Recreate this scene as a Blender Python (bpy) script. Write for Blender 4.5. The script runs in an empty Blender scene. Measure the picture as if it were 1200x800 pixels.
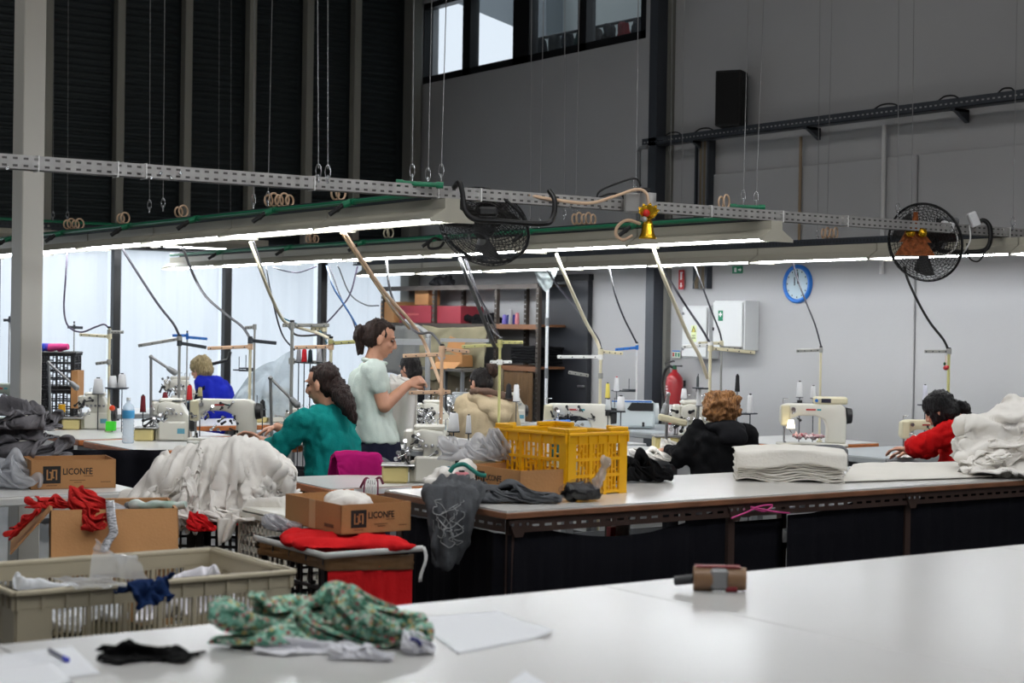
import bpy, bmesh, math, random
from mathutils import Vector, Matrix, Euler, noise
random.seed(7)
scene = bpy.context.scene
COL = scene.collection

# ------------------------------------------------------------------ camera
F, YAW, PIT, ROLL, CZ = 1940.0, math.radians(35.2), math.radians(-.49), math.radians(.9), 1.6
CAM = Vector((0, 0, CZ))
FWD = Vector((math.sin(YAW)*math.cos(PIT), math.cos(YAW)*math.cos(PIT), math.sin(PIT)))
RGT0 = Vector((math.cos(YAW), -math.sin(YAW), 0))
UP0 = RGT0.cross(FWD)
RGT = RGT0*math.cos(ROLL) + UP0*math.sin(ROLL)
UPV = UP0*math.cos(ROLL) - RGT0*math.sin(ROLL)
camd = bpy.data.cameras.new('camera')
cam = bpy.data.objects.new('camera', camd); COL.objects.link(cam)
camd.sensor_width = 36; camd.lens = F*36/1200
m = Matrix((RGT, UPV, -FWD)).transposed().to_4x4(); m.translation = CAM
cam.matrix_world = m
camd.clip_start = .05
camd.dof.use_dof = True; camd.dof.focus_distance = 9.6; camd.dof.aperture_fstop = 4.0
scene.camera = cam

# ------------------------------------------------------------------ world, exposure
world = bpy.data.worlds.new('overcast_sky'); scene.world = world; world.use_nodes = True
bg = world.node_tree.nodes['Background']
bg.inputs[0].default_value = (.80, .90, 1.0, 1); bg.inputs[1].default_value = 1.12
scene.view_settings.view_transform = 'Standard'; scene.view_settings.look = 'None'
scene.view_settings.gamma = 1; scene.view_settings.use_curve_mapping = False
scene.view_settings.exposure = 0.0
TUBE_POWER = 37.0
# daylight through the rooflight strips, above the picture
for nm, (x, y, sx, sy, pw) in {'rooflight_a': (5.9, 5.5, 1.2, 13.0, 125), 'rooflight_b': (1.2, 5.5, 1.2, 13.0, 125)}.items():
    ld = bpy.data.lights.new(nm, 'AREA'); ld.shape = 'RECTANGLE'; ld.size = sx; ld.size_y = sy; ld.energy = pw; ld.color = (1.0, .985, .96)
    lo = bpy.data.objects.new(nm, ld); COL.objects.link(lo); lo.location = (x, y, 6.5)
cy_ = scene.cycles
cy_.use_denoising = True
cy_.max_bounces = 7; cy_.diffuse_bounces = 4; cy_.glossy_bounces = 3; cy_.transmission_bounces = 4
cy_.transparent_max_bounces = 12
cy_.caustics_reflective = False; cy_.caustics_refractive = False
cy_.sample_clamp_indirect = 4.0

def ray(x, y): return FWD + RGT*((x-600)/F) - UPV*((y-400)/F)
def W(x, y, d): return CAM + ray(x, y)*d
def gz(x, y, z):
    r = ray(x, y); return CAM + r*((z-CZ)/r.z)
def gx(x, y, X):
    r = ray(x, y); return CAM + r*(X/r.x)
def gy(x, y, Y):
    r = ray(x, y); return CAM + r*(Y/r.y)
VR = RGT0.copy(); VF = Vector((math.sin(YAW), math.cos(YAW), 0)); VU = Vector((0, 0, 1))

# ------------------------------------------------------------------ materials
MATS = {}
def srgb(c):
    return tuple((x/255/12.92 if x/255 <= .04045 else ((x/255+.055)/1.055)**2.4) for x in c)
def mat(name, col, rough=.6, metal=0, var=0, vscale=6, bump=0, bscale=40, stretch=(1, 1, 1), emit=0, alpha=1, trans=0, sheen=0, coat=0, spec=None, col2=None):
    if name in MATS: return MATS[name]
    m = bpy.data.materials.new(name); m.use_nodes = True; MATS[name] = m
    nt = m.node_tree; b = nt.nodes['Principled BSDF']
    c = (*srgb(col), 1)
    b.inputs['Base Color'].default_value = c
    b.inputs['Roughness'].default_value = rough; b.inputs['Metallic'].default_value = metal
    if sheen: b.inputs['Sheen Weight'].default_value = sheen
    if coat: b.inputs['Coat Weight'].default_value = coat; b.inputs['Coat Roughness'].default_value = .15
    if spec is not None: b.inputs['Specular IOR Level'].default_value = spec
    if alpha < 1: b.inputs['Alpha'].default_value = alpha
    if trans: b.inputs['Transmission Weight'].default_value = trans
    if emit:
        b.inputs['Emission Color'].default_value = c; b.inputs['Emission Strength'].default_value = emit
    tc = mp = None
    if var or bump:
        tc = nt.nodes.new('ShaderNodeTexCoord'); mp = nt.nodes.new('ShaderNodeMapping')
        mp.inputs['Scale'].default_value = stretch
        nt.links.new(tc.outputs['Object'], mp.inputs[0])
    if var:
        n = nt.nodes.new('ShaderNodeTexNoise'); n.inputs['Scale'].default_value = vscale; n.inputs['Detail'].default_value = 5
        nt.links.new(mp.outputs[0], n.inputs['Vector'])
        r = nt.nodes.new('ShaderNodeValToRGB')
        k = col2 and srgb(col2)
        r.color_ramp.elements[0].color = (*(k or [x*(1-var) for x in c[:3]]), 1)
        r.color_ramp.elements[1].color = (*[min(1, x*(1+var*.6)) for x in c[:3]], 1)
        r.color_ramp.elements[0].position = .3; r.color_ramp.elements[1].position = .7
        nt.links.new(n.outputs['Fac'], r.inputs[0]); nt.links.new(r.outputs[0], b.inputs['Base Color'])
    if bump:
        n2 = nt.nodes.new('ShaderNodeTexNoise'); n2.inputs['Scale'].default_value = bscale; n2.inputs['Detail'].default_value = 4
        nt.links.new(mp.outputs[0], n2.inputs['Vector'])
        bp = nt.nodes.new('ShaderNodeBump'); bp.inputs['Strength'].default_value = bump; bp.inputs['Distance'].default_value = .02
        nt.links.new(n2.outputs['Fac'], bp.inputs['Height']); nt.links.new(bp.outputs[0], b.inputs['Normal'])
    return m
def film(name, col, alpha, rough=.2):
    """thin clear plastic film"""
    if name in MATS: return MATS[name]
    m = bpy.data.materials.new(name); m.use_nodes = True; MATS[name] = m
    nt = m.node_tree; nt.nodes.clear()
    o = nt.nodes.new('ShaderNodeOutputMaterial'); mx = nt.nodes.new('ShaderNodeMixShader')
    t = nt.nodes.new('ShaderNodeBsdfTransparent'); p = nt.nodes.new('ShaderNodeBsdfPrincipled')
    p.inputs['Base Color'].default_value = (*srgb(col), 1); p.inputs['Roughness'].default_value = rough
    tc = nt.nodes.new('ShaderNodeTexCoord'); n = nt.nodes.new('ShaderNodeTexNoise'); n.inputs['Scale'].default_value = 9; n.inputs['Detail'].default_value = 6
    n.inputs['Distortion'].default_value = 1.2
    nt.links.new(tc.outputs['Object'], n.inputs['Vector'])
    bp = nt.nodes.new('ShaderNodeBump'); bp.inputs['Strength'].default_value = .8; bp.inputs['Distance'].default_value = .04
    nt.links.new(n.outputs['Fac'], bp.inputs['Height']); nt.links.new(bp.outputs[0], p.inputs['Normal'])
    mx.inputs[0].default_value = alpha
    nt.links.new(t.outputs[0], mx.inputs[1]); nt.links.new(p.outputs[0], mx.inputs[2]); nt.links.new(mx.outputs[0], o.inputs[0])
    return m
def bagfilm(name, col, a_, rough=.15):
    """whitish soft plastic: part clear, part milky, with sharp glints"""
    if name in MATS: return MATS[name]
    m = bpy.data.materials.new(name); m.use_nodes = True; MATS[name] = m
    nt = m.node_tree; nt.nodes.clear(); N = nt.nodes.new; L = nt.links.new
    o = N('ShaderNodeOutputMaterial'); t = N('ShaderNodeBsdfTransparent'); tl = N('ShaderNodeBsdfTranslucent'); df = N('ShaderNodeBsdfDiffuse'); gl = N('ShaderNodeBsdfGlossy')
    for x in (tl, df): x.inputs[0].default_value = (*srgb(col), 1)
    gl.inputs['Roughness'].default_value = rough
    a = N('ShaderNodeMixShader'); b = N('ShaderNodeMixShader'); c = N('ShaderNodeMixShader'); a.inputs[0].default_value = .5; b.inputs[0].default_value = .16; c.inputs[0].default_value = a_
    L(tl.outputs[0], a.inputs[1]); L(df.outputs[0], a.inputs[2]); L(a.outputs[0], b.inputs[1]); L(gl.outputs[0], b.inputs[2]); L(t.outputs[0], c.inputs[1]); L(b.outputs[0], c.inputs[2]); L(c.outputs[0], o.inputs[0])
    return m
def emis(name, col, strength):
    if name in MATS: return MATS[name]
    m = bpy.data.materials.new(name); m.use_nodes = True; MATS[name] = m
    b = m.node_tree.nodes['Principled BSDF']
    b.inputs['Base Color'].default_value = (.9, .9, .9, 1)
    b.inputs['Emission Color'].default_value = (*srgb(col), 1); b.inputs['Emission Strength'].default_value = strength
    return m
def cloth(name, col, var=.12, bump=.1, bscale=90, vscale=5, col2=None):
    return mat(name, col, rough=.92, var=var, vscale=vscale, bump=min(bump, .2), bscale=bscale, spec=.12, col2=col2)

WHITE = mat('white_paint', (222, 222, 220), .45)
BLACK = mat('black_plastic', (16, 16, 18), .5)
CHROME = mat('chrome', (205, 205, 208), .2, 1)
STEEL = mat('brushed_steel', (150, 150, 150), .35, .9)
GALV = mat('galvanised_steel', (164, 162, 160), .5, .1, var=.18, vscale=14)
DARKSTEEL = mat('dark_steel', (62, 66, 72), .5, .4, var=.15, vscale=10)
GREEN = mat('green_pipe', (22, 118, 82), .35)
CREAM = mat('cream_enamel', (206, 198, 168), .4)
CREAMY = mat('yellowed_enamel', (206, 190, 130), .4)
MACHW = mat('machine_white', (214, 211, 200), .35, coat=.3)
MACHG = mat('machine_grey_green', (150, 158, 148), .4)
GREYP = mat('grey_plastic', (110, 112, 115), .5)
BLUEP = mat('blue_plastic', (25, 105, 190), .4)
REDP = mat('red_plastic', (190, 25, 30), .4)
WOODEDGE = mat('wood_edge', (190, 112, 58), .5, var=.3, vscale=12, stretch=(1, 1, 8))
LAMIN = mat('white_laminate', (214, 214, 212), .28, var=.05, vscale=3)
CARD = mat('cardboard', (176, 128, 82), .85, var=.08, vscale=5, bump=.1, bscale=80)
CARDIN = mat('cardboard_inside', (150, 106, 64), .9, var=.08, vscale=5)
INK = mat('black_ink', (22, 20, 20), .7)
CORD = mat('beige_cord', (214, 182, 152), .6)
HOSE = mat('cream_hose', (214, 206, 180), .5)
BLKRUB = mat('black_rubber', (18, 18, 20), .6)
GOLD = mat('gold_foil', (212, 165, 40), .25, .9)
FILM = bagfilm('clear_film', (235, 238, 242), .42)
FILMD = film('thin_film', (225, 230, 235), .28)

# ------------------------------------------------------------------ mesh builder
class MB:
    def __init__(s): s.v = []; s.f = []; s.s = []
    def add(s, vs, fs, smooth=False, M=None):
        o = len(s.v)
        s.v += [tuple(M @ Vector(v)) if M else tuple(v) for v in vs]
        s.f += [tuple(i+o for i in f) for f in fs]; s.s += [smooth]*len(fs); return s
    def box(s, c, d, M=None, bev=0, rz=0):
        x, y, z = d[0]/2, d[1]/2, d[2]/2
        T = Matrix.Translation(c) @ Matrix.Rotation(rz, 4, 'Z')
        if M: T = M @ T
        if not bev:
            vs = [(i*x, j*y, k*z) for k in (-1, 1) for j in (-1, 1) for i in (-1, 1)]
            fs = [(0, 2, 3, 1), (4, 5, 7, 6), (0, 1, 5, 4), (2, 6, 7, 3), (0, 4, 6, 2), (1, 3, 7, 5)]
            return s.add(vs, fs, False, T)
        b = min(bev, x*.95, y*.95, z*.95); vs = []; ix = {}
        for i in (-1, 1):
            for j in (-1, 1):
                for k in (-1, 1):
                    for a in range(3):
                        p = [i*(x-b), j*(y-b), k*(z-b)]; p[a] = (i*x, j*y, k*z)[a]
                        ix[i, j, k, a] = len(vs); vs.append(tuple(p))
        fs = []
        def q(*l): fs.append(tuple(ix[t] for t in l))
        for k in (-1, 1):
            r = ((-1, -1), (1, -1), (1, 1), (-1, 1)); r = r if k == 1 else r[::-1]
            q(*[(i, j, k, 2) for i, j in r]); q(*[(k, i, j, 0) for i, j in r]); q(*[(j, k, i, 1) for i, j in r])
        for i in (-1, 1):
            for j in (-1, 1):
                q((i, j, -1, 0), (i, j, 1, 0), (i, j, 1, 1), (i, j, -1, 1))
                q((i, -1, j, 0), (i, 1, j, 0), (i, 1, j, 2), (i, -1, j, 2))
                q((-1, i, j, 1), (1, i, j, 1), (1, i, j, 2), (-1, i, j, 2))
                for k in (-1, 1): q((i, j, k, 0), (i, j, k, 1), (i, j, k, 2))
        return s.add(vs, fs, False, T)
    def cyl(s, a, b, r, r2=None, n=10, cap=True, smooth=True, M=None):
        a, b = Vector(a), Vector(b); r2 = r if r2 is None else r2
        d = (b-a).normalized(); u = d.orthogonal().normalized(); w = d.cross(u)
        vs = [a + (u*math.cos(t)+w*math.sin(t))*r for t in [2*math.pi*i/n for i in range(n)]]
        vs += [b + (u*math.cos(t)+w*math.sin(t))*r2 for t in [2*math.pi*i/n for i in range(n)]]
        s.add(vs, [(i, (i+1) % n, n+(i+1) % n, n+i) for i in range(n)], smooth, M)
        if cap:
            s.add(vs[:n], [tuple(range(n))[::-1]], False, M); s.add(vs[n:], [tuple(range(n))], False, M)
        return s
    def tube(s, pts, r, n=6, closed=False, M=None, cap=True):
        P = [Vector(p) for p in pts]; L = len(P); rr = r if isinstance(r, (list, tuple)) else [r]*L
        u = None; vs = []
        for i in range(L):
            t = (P[(i+1) % L]-P[i-1]) if closed else (P[min(i+1, L-1)]-P[max(i-1, 0)])
            if t.length < 1e-9: t = Vector((0, 0, 1))
            t.normalize()
            u = t.orthogonal().normalized() if u is None else (u-t*u.dot(t))
            if u.length < 1e-6: u = t.orthogonal()
            u.normalize(); w = t.cross(u)
            vs += [P[i]+(u*math.cos(2*math.pi*k/n)+w*math.sin(2*math.pi*k/n))*rr[i] for k in range(n)]
        fs = []
        for i in range(L if closed else L-1):
            a, b = i*n, ((i+1) % L)*n
            fs += [(a+k, a+(k+1) % n, b+(k+1) % n, b+k) for k in range(n)]
        s.add(vs, fs, True, M)
        if cap and not closed:
            s.add(vs[:n], [tuple(range(n))[::-1]], False, M); s.add(vs[-n:], [tuple(range(n))], False, M)
        return s
    def lathe(s, prof, n=16, M=None, smooth=True, cap=True):
        vs = []; fs = []
        for r, z in prof: vs += [(r*math.cos(2*math.pi*k/n), r*math.sin(2*math.pi*k/n), z) for k in range(n)]
        for i in range(len(prof)-1):
            a, b = i*n, (i+1)*n; fs += [(a+k, a+(k+1) % n, b+(k+1) % n, b+k) for k in range(n)]
        s.add(vs, fs, smooth, M)
        if not cap: return s
        if prof[0][0] > 1e-4: s.add(vs[:n], [tuple(range(n))[::-1]], False, M)
        if prof[-1][0] > 1e-4: s.add(vs[-n:], [tuple(range(n))], False, M)
        return s
    def prism(s, poly, h0, h1, M=None):
        """poly in (x,z), extruded along y"""
        n = len(poly)
        vs = [(x, h0, z) for x, z in poly]+[(x, h1, z) for x, z in poly]
        fs = [tuple(range(n)), tuple(range(2*n-1, n-1, -1))]+[(i, n+i, n+(i+1) % n, (i+1) % n) for i in range(n)]
        return s.add(vs, fs, False, M)
    def sheet(s, fn, nu, nv, thick=0, smooth=True, closeu=False):
        vs = [Vector(fn(i/nu, j/nv)) for j in range(nv+1) for i in range(nu+1)]
        w = nu+1
        fs = [(j*w+i, j*w+i+1, (j+1)*w+i+1, (j+1)*w+i) for j in range(nv) for i in range(nu)]
        if thick:
            nr = [Vector((0, 0, 0)) for _ in vs]
            for f in fs:
                n_ = (vs[f[1]]-vs[f[0]]).cross(vs[f[3]]-vs[f[0]])
                for i in f: nr[i] += n_
            N = len(vs); vs2 = [v-nr[i].normalized()*thick if nr[i].length > 0 else v for i, v in enumerate(vs)]
            rim = [(i, i+1) for i in range(nu)]+[(j*w+nu, (j+1)*w+nu) for j in range(nv)]+[(nv*w+i+1, nv*w+i) for i in range(nu)]+[((j+1)*w, j*w) for j in range(nv)]
            s.add(vs+vs2, fs+[tuple(N+i for i in f[::-1]) for f in fs]+[(b, a, N+a, N+b) for a, b in rim], smooth)
        else: s.add(vs, fs, smooth)
        return s
    def ell(s, c, r, R=None, n=14, m_=9):
        vs = [(0, 0, -1)]; fs = []
        for j in range(1, m_):
            t = math.pi*j/m_
            vs += [(math.sin(t)*math.cos(2*math.pi*k/n), math.sin(t)*math.sin(2*math.pi*k/n), -math.cos(t)) for k in range(n)]
        vs.append((0, 0, 1)); L = len(vs)-1
        fs += [(0, 1+(k+1) % n, 1+k) for k in range(n)]
        for j in range(m_-2):
            a, b = 1+j*n, 1+(j+1)*n; fs += [(a+k, a+(k+1) % n, b+(k+1) % n, b+k) for k in range(n)]
        a = 1+(m_-2)*n; fs += [(a+k, a+(k+1) % n, L) for k in range(n)]
        r = (r, r, r) if not isinstance(r, (list, tuple)) else r
        T = Matrix.Translation(c) @ (R.to_4x4() if R else Matrix()) @ Matrix.Diagonal((*r, 1))
        return s.add(vs, fs, True, T)
    def cap(s, a, b, r, r2=None, n=12):
        r2 = r if r2 is None else r2
        s.cyl(a, b, r, r2, n=n); s.ell(a, r, n=n, m_=7); s.ell(b, r2, n=n, m_=7); return s
    def loft(s, secs, n=20):
        """secs: (centre, side vec, front vec) half axes as vectors"""
        vs = []; fs = []
        for c, a, b in secs:
            vs += [Vector(c)+Vector(a)*math.cos(2*math.pi*k/n)+Vector(b)*math.sin(2*math.pi*k/n) for k in range(n)]
        for i in range(len(secs)-1):
            p, q = i*n, (i+1)*n; fs += [(p+k, p+(k+1) % n, q+(k+1) % n, q+k) for k in range(n)]
        fs += [tuple(range(n))[::-1], tuple(range(len(vs)-n, len(vs)))]
        return s.add(vs, fs, True)
    def mesh(s, name):
        me = bpy.data.meshes.new(name); me.from_pydata([tuple(v) for v in s.v], [], s.f)
        me.polygons.foreach_set('use_smooth', s.s); me.update(); return me
    def build(s, name, m_, parent=None):
        return link(name, s.mesh(name), m_, parent)
def soft(mb, name, m_, parent, w_=.008, seg=2):
    """builds the mesh with rounded edges, as cast housings have"""
    me = mb.mesh(name); bm = bmesh.new(); bm.from_mesh(me); bmesh.ops.remove_doubles(bm, verts=bm.verts, dist=1e-5); bmesh.ops.recalc_face_normals(bm, faces=bm.faces)
    ed = [e for e in bm.edges if len(e.link_faces) == 2 and e.calc_face_angle(0) > .3]
    bmesh.ops.bevel(bm, geom=ed, offset=w_, segments=seg, affect='EDGES', clamp_overlap=True, profile=.5)
    bm.to_mesh(me); bm.free(); me.polygons.foreach_set('use_smooth', [True]*len(me.polygons)); me.set_sharp_from_angle(angle=.7)
    return link(name, me, m_, parent)
def link(name, me, m_, parent=None):
    me.materials.clear() if hasattr(me.materials, 'clear') else None
    me.materials.append(m_)
    o = bpy.data.objects.new(name, me); COL.objects.link(o)
    if parent: o.parent = parent
    return o
def tag(o, label, cat, group=None):
    o['label'] = label; o['category'] = cat
    if group: o['group'] = group
    return o
def struct(o): o['kind'] = 'structure'; return o
def thing(name, label, cat, loc=(0, 0, 0), rz=0, group=None):
    o = bpy.data.objects.new(name, None); COL.objects.link(o); o.empty_display_size = .05
    o.location = loc; o.rotation_euler = (0, 0, rz); return tag(o, label, cat, group)
def copy_tree(o, loc, rz=None, label=None, parent=None):
    c = o.copy(); COL.objects.link(c); c.parent = parent
    if loc is not None: c.location = loc
    if rz is not None: c.rotation_euler = (0, 0, rz)
    if label: c['label'] = label
    for ch in o.children: copy_tree(ch, None, None, None, c)
    return c
def spline(pts, k=6):
    P = [Vector(p) for p in pts]; P = [P[0]*2-P[1]]+P+[P[-1]*2-P[-2]]; out = []
    for i in range(1, len(P)-2):
        for j in range(k):
            t = j/k; a, b, c, d = P[i-1:i+3]
            out.append(.5*((2*b)+(c-a)*t+(2*a-5*b+4*c-d)*t*t+(3*b-a-3*c+d)*t**3))
    out.append(P[-2]); return out
def remesh(mb, voxel, smooth=4, lam=.5, disp=None):
    """merge overlapping closed shapes into one continuous skin"""
    me = mb.mesh('tmp'); o = bpy.data.objects.new('tmp', me); COL.objects.link(o)
    r = o.modifiers.new('r', 'REMESH'); r.mode = 'VOXEL'; r.voxel_size = voxel; r.use_smooth_shade = True
    if smooth:
        sm = o.modifiers.new('s', 'SMOOTH'); sm.iterations = smooth; sm.factor = lam
    dg = bpy.context.evaluated_depsgraph_get(); dg.update()
    out = bpy.data.meshes.new_from_object(o.evaluated_get(dg))
    bpy.data.objects.remove(o); bpy.data.meshes.remove(me)
    if disp:
        n_ = [v.normal.copy() for v in out.vertices]
        for v, q in zip(out.vertices, n_): v.co += disp(v.co, q)
        out.update()
    out.polygons.foreach_set('use_smooth', [True]*len(out.polygons))
    return out
def ridge(p, sc=(1, 1, 1), seed=0):
    p = Vector(p); q = Vector((p.dot(VR)*sc[0]+seed*7.3, p.dot(VF)*sc[1]+seed*3.1, p.z*sc[2]))
    q = q + .55*noise.noise_vector(q*.55)
    return 2.4*abs(noise.noise(q))-.1
def fold(amp, sc, seed=0, up=0, fine=.3):
    def f(co, n):
        a = ridge(co, sc, seed); b = ridge(co, tuple(x*2.3 for x in sc), seed+3)
        return n*(amp*(a-.5)+amp*fine*(b-.5)) + Vector((0, 0, up*a))
    return f
def text(s, size, m_, name, parent, M, extrude=.0004, align='LEFT'):
    cu = bpy.data.curves.new('t', 'FONT'); cu.body = s; cu.size = size; cu.extrude = extrude; cu.align_x = align; cu.offset = size*.018; cu.resolution_u = 2
    o = bpy.data.objects.new('t', cu); COL.objects.link(o)
    dg = bpy.context.evaluated_depsgraph_get(); dg.update()
    me = bpy.data.meshes.new_from_object(o.evaluated_get(dg)); bpy.data.objects.remove(o)
    me.transform(M); return link(name, me, m_, parent)
def Tm(loc, rx=0, ry=0, rz=0): return Matrix.Translation(loc) @ Euler((rx, ry, rz)).to_matrix().to_4x4()

# ================================================================== CLOTH SHAPES (draped and crumpled before the scene is built)
def simcloth(colliders, fn, nu, nv, frames=26, selfc=True, thick=.005, stiff=5, bend=.15, q=4, grow=0, sub=1):
    """lets a sheet fall on the colliders and returns its settled mesh"""
    objs = []
    for me in colliders:
        o = bpy.data.objects.new('col', me); COL.objects.link(o); o.modifiers.new('c', 'COLLISION')
        o.collision.thickness_outer = .006; o.collision.cloth_friction = 25; objs.append(o)
    c = bpy.data.objects.new('c', MB().sheet(fn, nu, nv).mesh('c')); COL.objects.link(c)
    md = c.modifiers.new('cl', 'CLOTH'); s = md.settings; s.quality = q; s.mass = .25
    s.tension_stiffness = s.compression_stiffness = stiff; s.shear_stiffness = stiff*.5; s.bending_stiffness = bend; s.air_damping = 1.5
    s.shrink_min = -grow
    cs = md.collision_settings; cs.distance_min = thick; cs.use_self_collision = selfc; cs.self_distance_min = thick; cs.collision_quality = 2
    md.point_cache.frame_start = 1; md.point_cache.frame_end = frames+1
    for f in range(1, frames+1): scene.frame_set(f)
    if sub:
        ss = c.modifiers.new('s', 'SUBSURF'); ss.levels = sub
    so = c.modifiers.new('t', 'SOLIDIFY'); so.thickness = .003
    dg = bpy.context.evaluated_depsgraph_get(); dg.update(); out = bpy.data.meshes.new_from_object(c.evaluated_get(dg))
    bpy.data.objects.remove(c)
    for o in objs: bpy.data.objects.remove(o)
    out.polygons.foreach_set('use_smooth', [True]*len(out.polygons))
    return out
def wav(L, Wd, h, seed, fz=9, ky=.55):
    def f(u, v):
        p = Vector((u*4*L/.6, v*4*Wd/.6, seed*5.1))
        return ((u-.5)*L+.05*noise.noise(p), (v-.5)*Wd*ky+.05*noise.noise(p+Vector((9, 0, 0))), h*.75+h*.25*math.sin(v*fz+1.5*noise.noise(p*.5))+h*.9*noise.noise(p*.8+Vector((0, 7, 0))))
    return f
def pen(a, b, h=.5):
    """floor with four low walls that keep a falling cloth bunched"""
    return [MB().box((0, 0, -.05), (4, 4, .1)).mesh('f')]+[MB().box((s*(a/2+.05), 0, h/2), (.1, b+.2, h)).mesh('w') for s in (-1, 1)]+[MB().box((0, s*(b/2+.05), h/2), (a+.2, .1, h)).mesh('w') for s in (-1, 1)]
FLAT = [MB().box((0, 0, -.05), (4, 4, .1)).mesh('f')]
CL = {}
CL['flat'] = simcloth(FLAT, wav(.7, .5, .22, 2, 14), 46, 36)
CL['mound'] = simcloth(pen(.50, .25), wav(.60, .60, .30, 3, 16, .38), 46, 46, 30)
CL['bundle'] = simcloth(pen(.26, .22), wav(.34, .5, .36, 5, 20, .36), 32, 42, 30, grow=.25)
def lumps_mesh(prims, c, k=.93, voxel=.03, extra=()):
    q = MB()
    for p, r in prims: q.ell(Vector(p)-c, tuple(x*k for x in r), Matrix.Rotation(-YAW, 3, 'Z'))
    me = remesh(q, voxel, 2); return [me]+[MB().box(Vector(p)-c, s_, rz=rz).mesh('b') for p, s_, rz in extra]
# big heap the woman in teal works on
d1 = 7.9
HEAP1 = [(W(243, 590, d1), (.34, .24, .12)), (W(255, 556, d1), (.24, .2, .16)), (W(290, 545, d1), (.15, .17, .14)), (W(210, 566, d1), (.19, .2, .12)), (W(183, 588, d1), (.12, .16, .09)), (W(307, 560, d1), (.09, .15, .14))]
C1 = Vector(HEAP1[0][0])
def hsheet(L, Wd, z0, seed, cx=0, cyy=0, ax=0, nf=15, amp=.05):
    def f(u, v):
        p = Vector((u*5, v*5, seed*3.3)); w_ = VR*((u-.5)*L+cx+.05*noise.noise(p))+VF*((v-.5)*Wd+cyy+.05*noise.noise(p+Vector((5, 0, 0))))
        ph = (u if ax == 0 else v)*nf*6.283+3*noise.noise(p*.6)
        return w_+VU*(z0+.05*noise.noise(p*1.2)+amp*math.sin(ph)*(.5+.5*noise.noise(p*.9+Vector((3, 1, 4)))*1.4))
    return f
CL['heap1'] = simcloth(lumps_mesh(HEAP1, C1, extra=[((W(243, 600, 7.95).x, W(243, 600, 7.95).y, .60), (.84, .46, .16), -YAW+.1)]), hsheet(1.10, .95, .50, 1, .02, 0, 0, 14, .055), 96, 46, 26, selfc=True, bend=.04, thick=.004, sub=1)
def press(me, fn):
    n_ = [v.normal.copy() for v in me.vertices]
    for v, q in zip(me.vertices, n_): v.co += fn(v.co, q if q.z > -.2 else -q)
    me.update()
def fan_folds(co, n):
    s_, z = co.dot(VR)-.10, .80-co.z; a = math.atan2(s_, z); r_ = math.hypot(s_, z); k = min(1, max(.25, (r_-.38)*3))
    p = Vector((a*15+.8*noise.noise(Vector((a*4, r_*3, 1))), r_*2.2, co.dot(VF)*1.5)); p2 = Vector((a*34, r_*4, 7.7))
    return n*k*(.060*(abs(noise.noise(p))*2.2-.4)+.020*(abs(noise.noise(p2))*2.2-.4))
press(CL['heap1'], fan_folds)
# heap at the far end of the middle table
d3 = 8.45
HEAP2 = [(W(1195, 540, d3), (.34, .2, .09)), (W(1205, 515, d3), (.31, .2, .11)), (W(1210, 490, d3), (.27, .2, .10)), (W(1165, 510, d3), (.15, .18, .07)), (W(1147, 535, d3-.05), (.11, .15, .08)), (W(1245, 505, d3), (.28, .2, .2)), (W(1152, 494, d3), (.08, .12, .05))]
C2 = Vector(HEAP2[0][0])
CL['heap2'] = simcloth(lumps_mesh(HEAP2, C2, extra=[((7.0, 5.6, .85), (2.2, .92, .10), 0)]), hsheet(1.0, .80, .50, 4, .06, 0, 1, 9, .06), 50, 70, 26, selfc=True, bend=.04, thick=.004)
def level_folds(co, n):
    p = Vector((co.dot(VR)*2.6, co.dot(VF)*2.6, co.z*13+1.6*noise.noise(co*3.1)))
    return n*(.050*(abs(noise.noise(p))*2.2-.4)+.006*(abs(noise.noise(p*2.3+Vector((3, 3, 3))))*2.2-.4))
press(CL['heap2'], level_folds)
# magenta cloth over the chair back
CMG = W(418, 531, 9.42)
MCOL = MB().box((0, 0, -.16), (.27, .05, .32), bev=.02, rz=-YAW).mesh('cb')
CL['magenta'] = simcloth([MCOL], lambda u, v: VR*((u-.5)*.31)+VF*(.22-.50*v)+VU*(.03+.006*math.sin(u*23)), 26, 40, 24, selfc=False, grow=.06)
# navy cloth over a crate rim
CL['navy'] = simcloth([MB().box((0, 0, -.05), (1.2, .03, .1), bev=.008).mesh('r'), MB().box((0, .30, -.12), (1.2, .6, .1)).mesh('g')], lambda u, v: ((u-.5)*.17+.03*noise.noise(Vector((u*4, v*4, 1))), -.12+.30*v, .05+.05*noise.noise(Vector((u*6, v*6, 4)))), 26, 38, 24, selfc=True, grow=.25)
def bounds(me):
    xs = [v.co for v in me.vertices]; lo = [min(c[k] for c in xs) for k in range(3)]; hi = [max(c[k] for c in xs) for k in range(3)]; return lo, hi
CLN = {}
def clo(name, key, lab, cat, loc, m_, dim=None, rz=0, group=None, rot=None):
    """a settled cloth resized to dim (x, y, z in metres), standing on loc"""
    me = CL[key].copy()
    if dim:
        if key not in CLN: CLN[key] = bounds(CL[key])
        lo, hi = CLN[key]; sc = [dim[k]/(hi[k]-lo[k]) for k in range(3)]
        me.transform(Matrix.Diagonal((*sc, 1)) @ Matrix.Translation((-(lo[0]+hi[0])/2, -(lo[1]+hi[1])/2, -lo[2])))
    o = link(name, me, m_); o.location = loc; o.rotation_euler = rot or (0, 0, rz); return tag(o, lab, cat, group)

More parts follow.
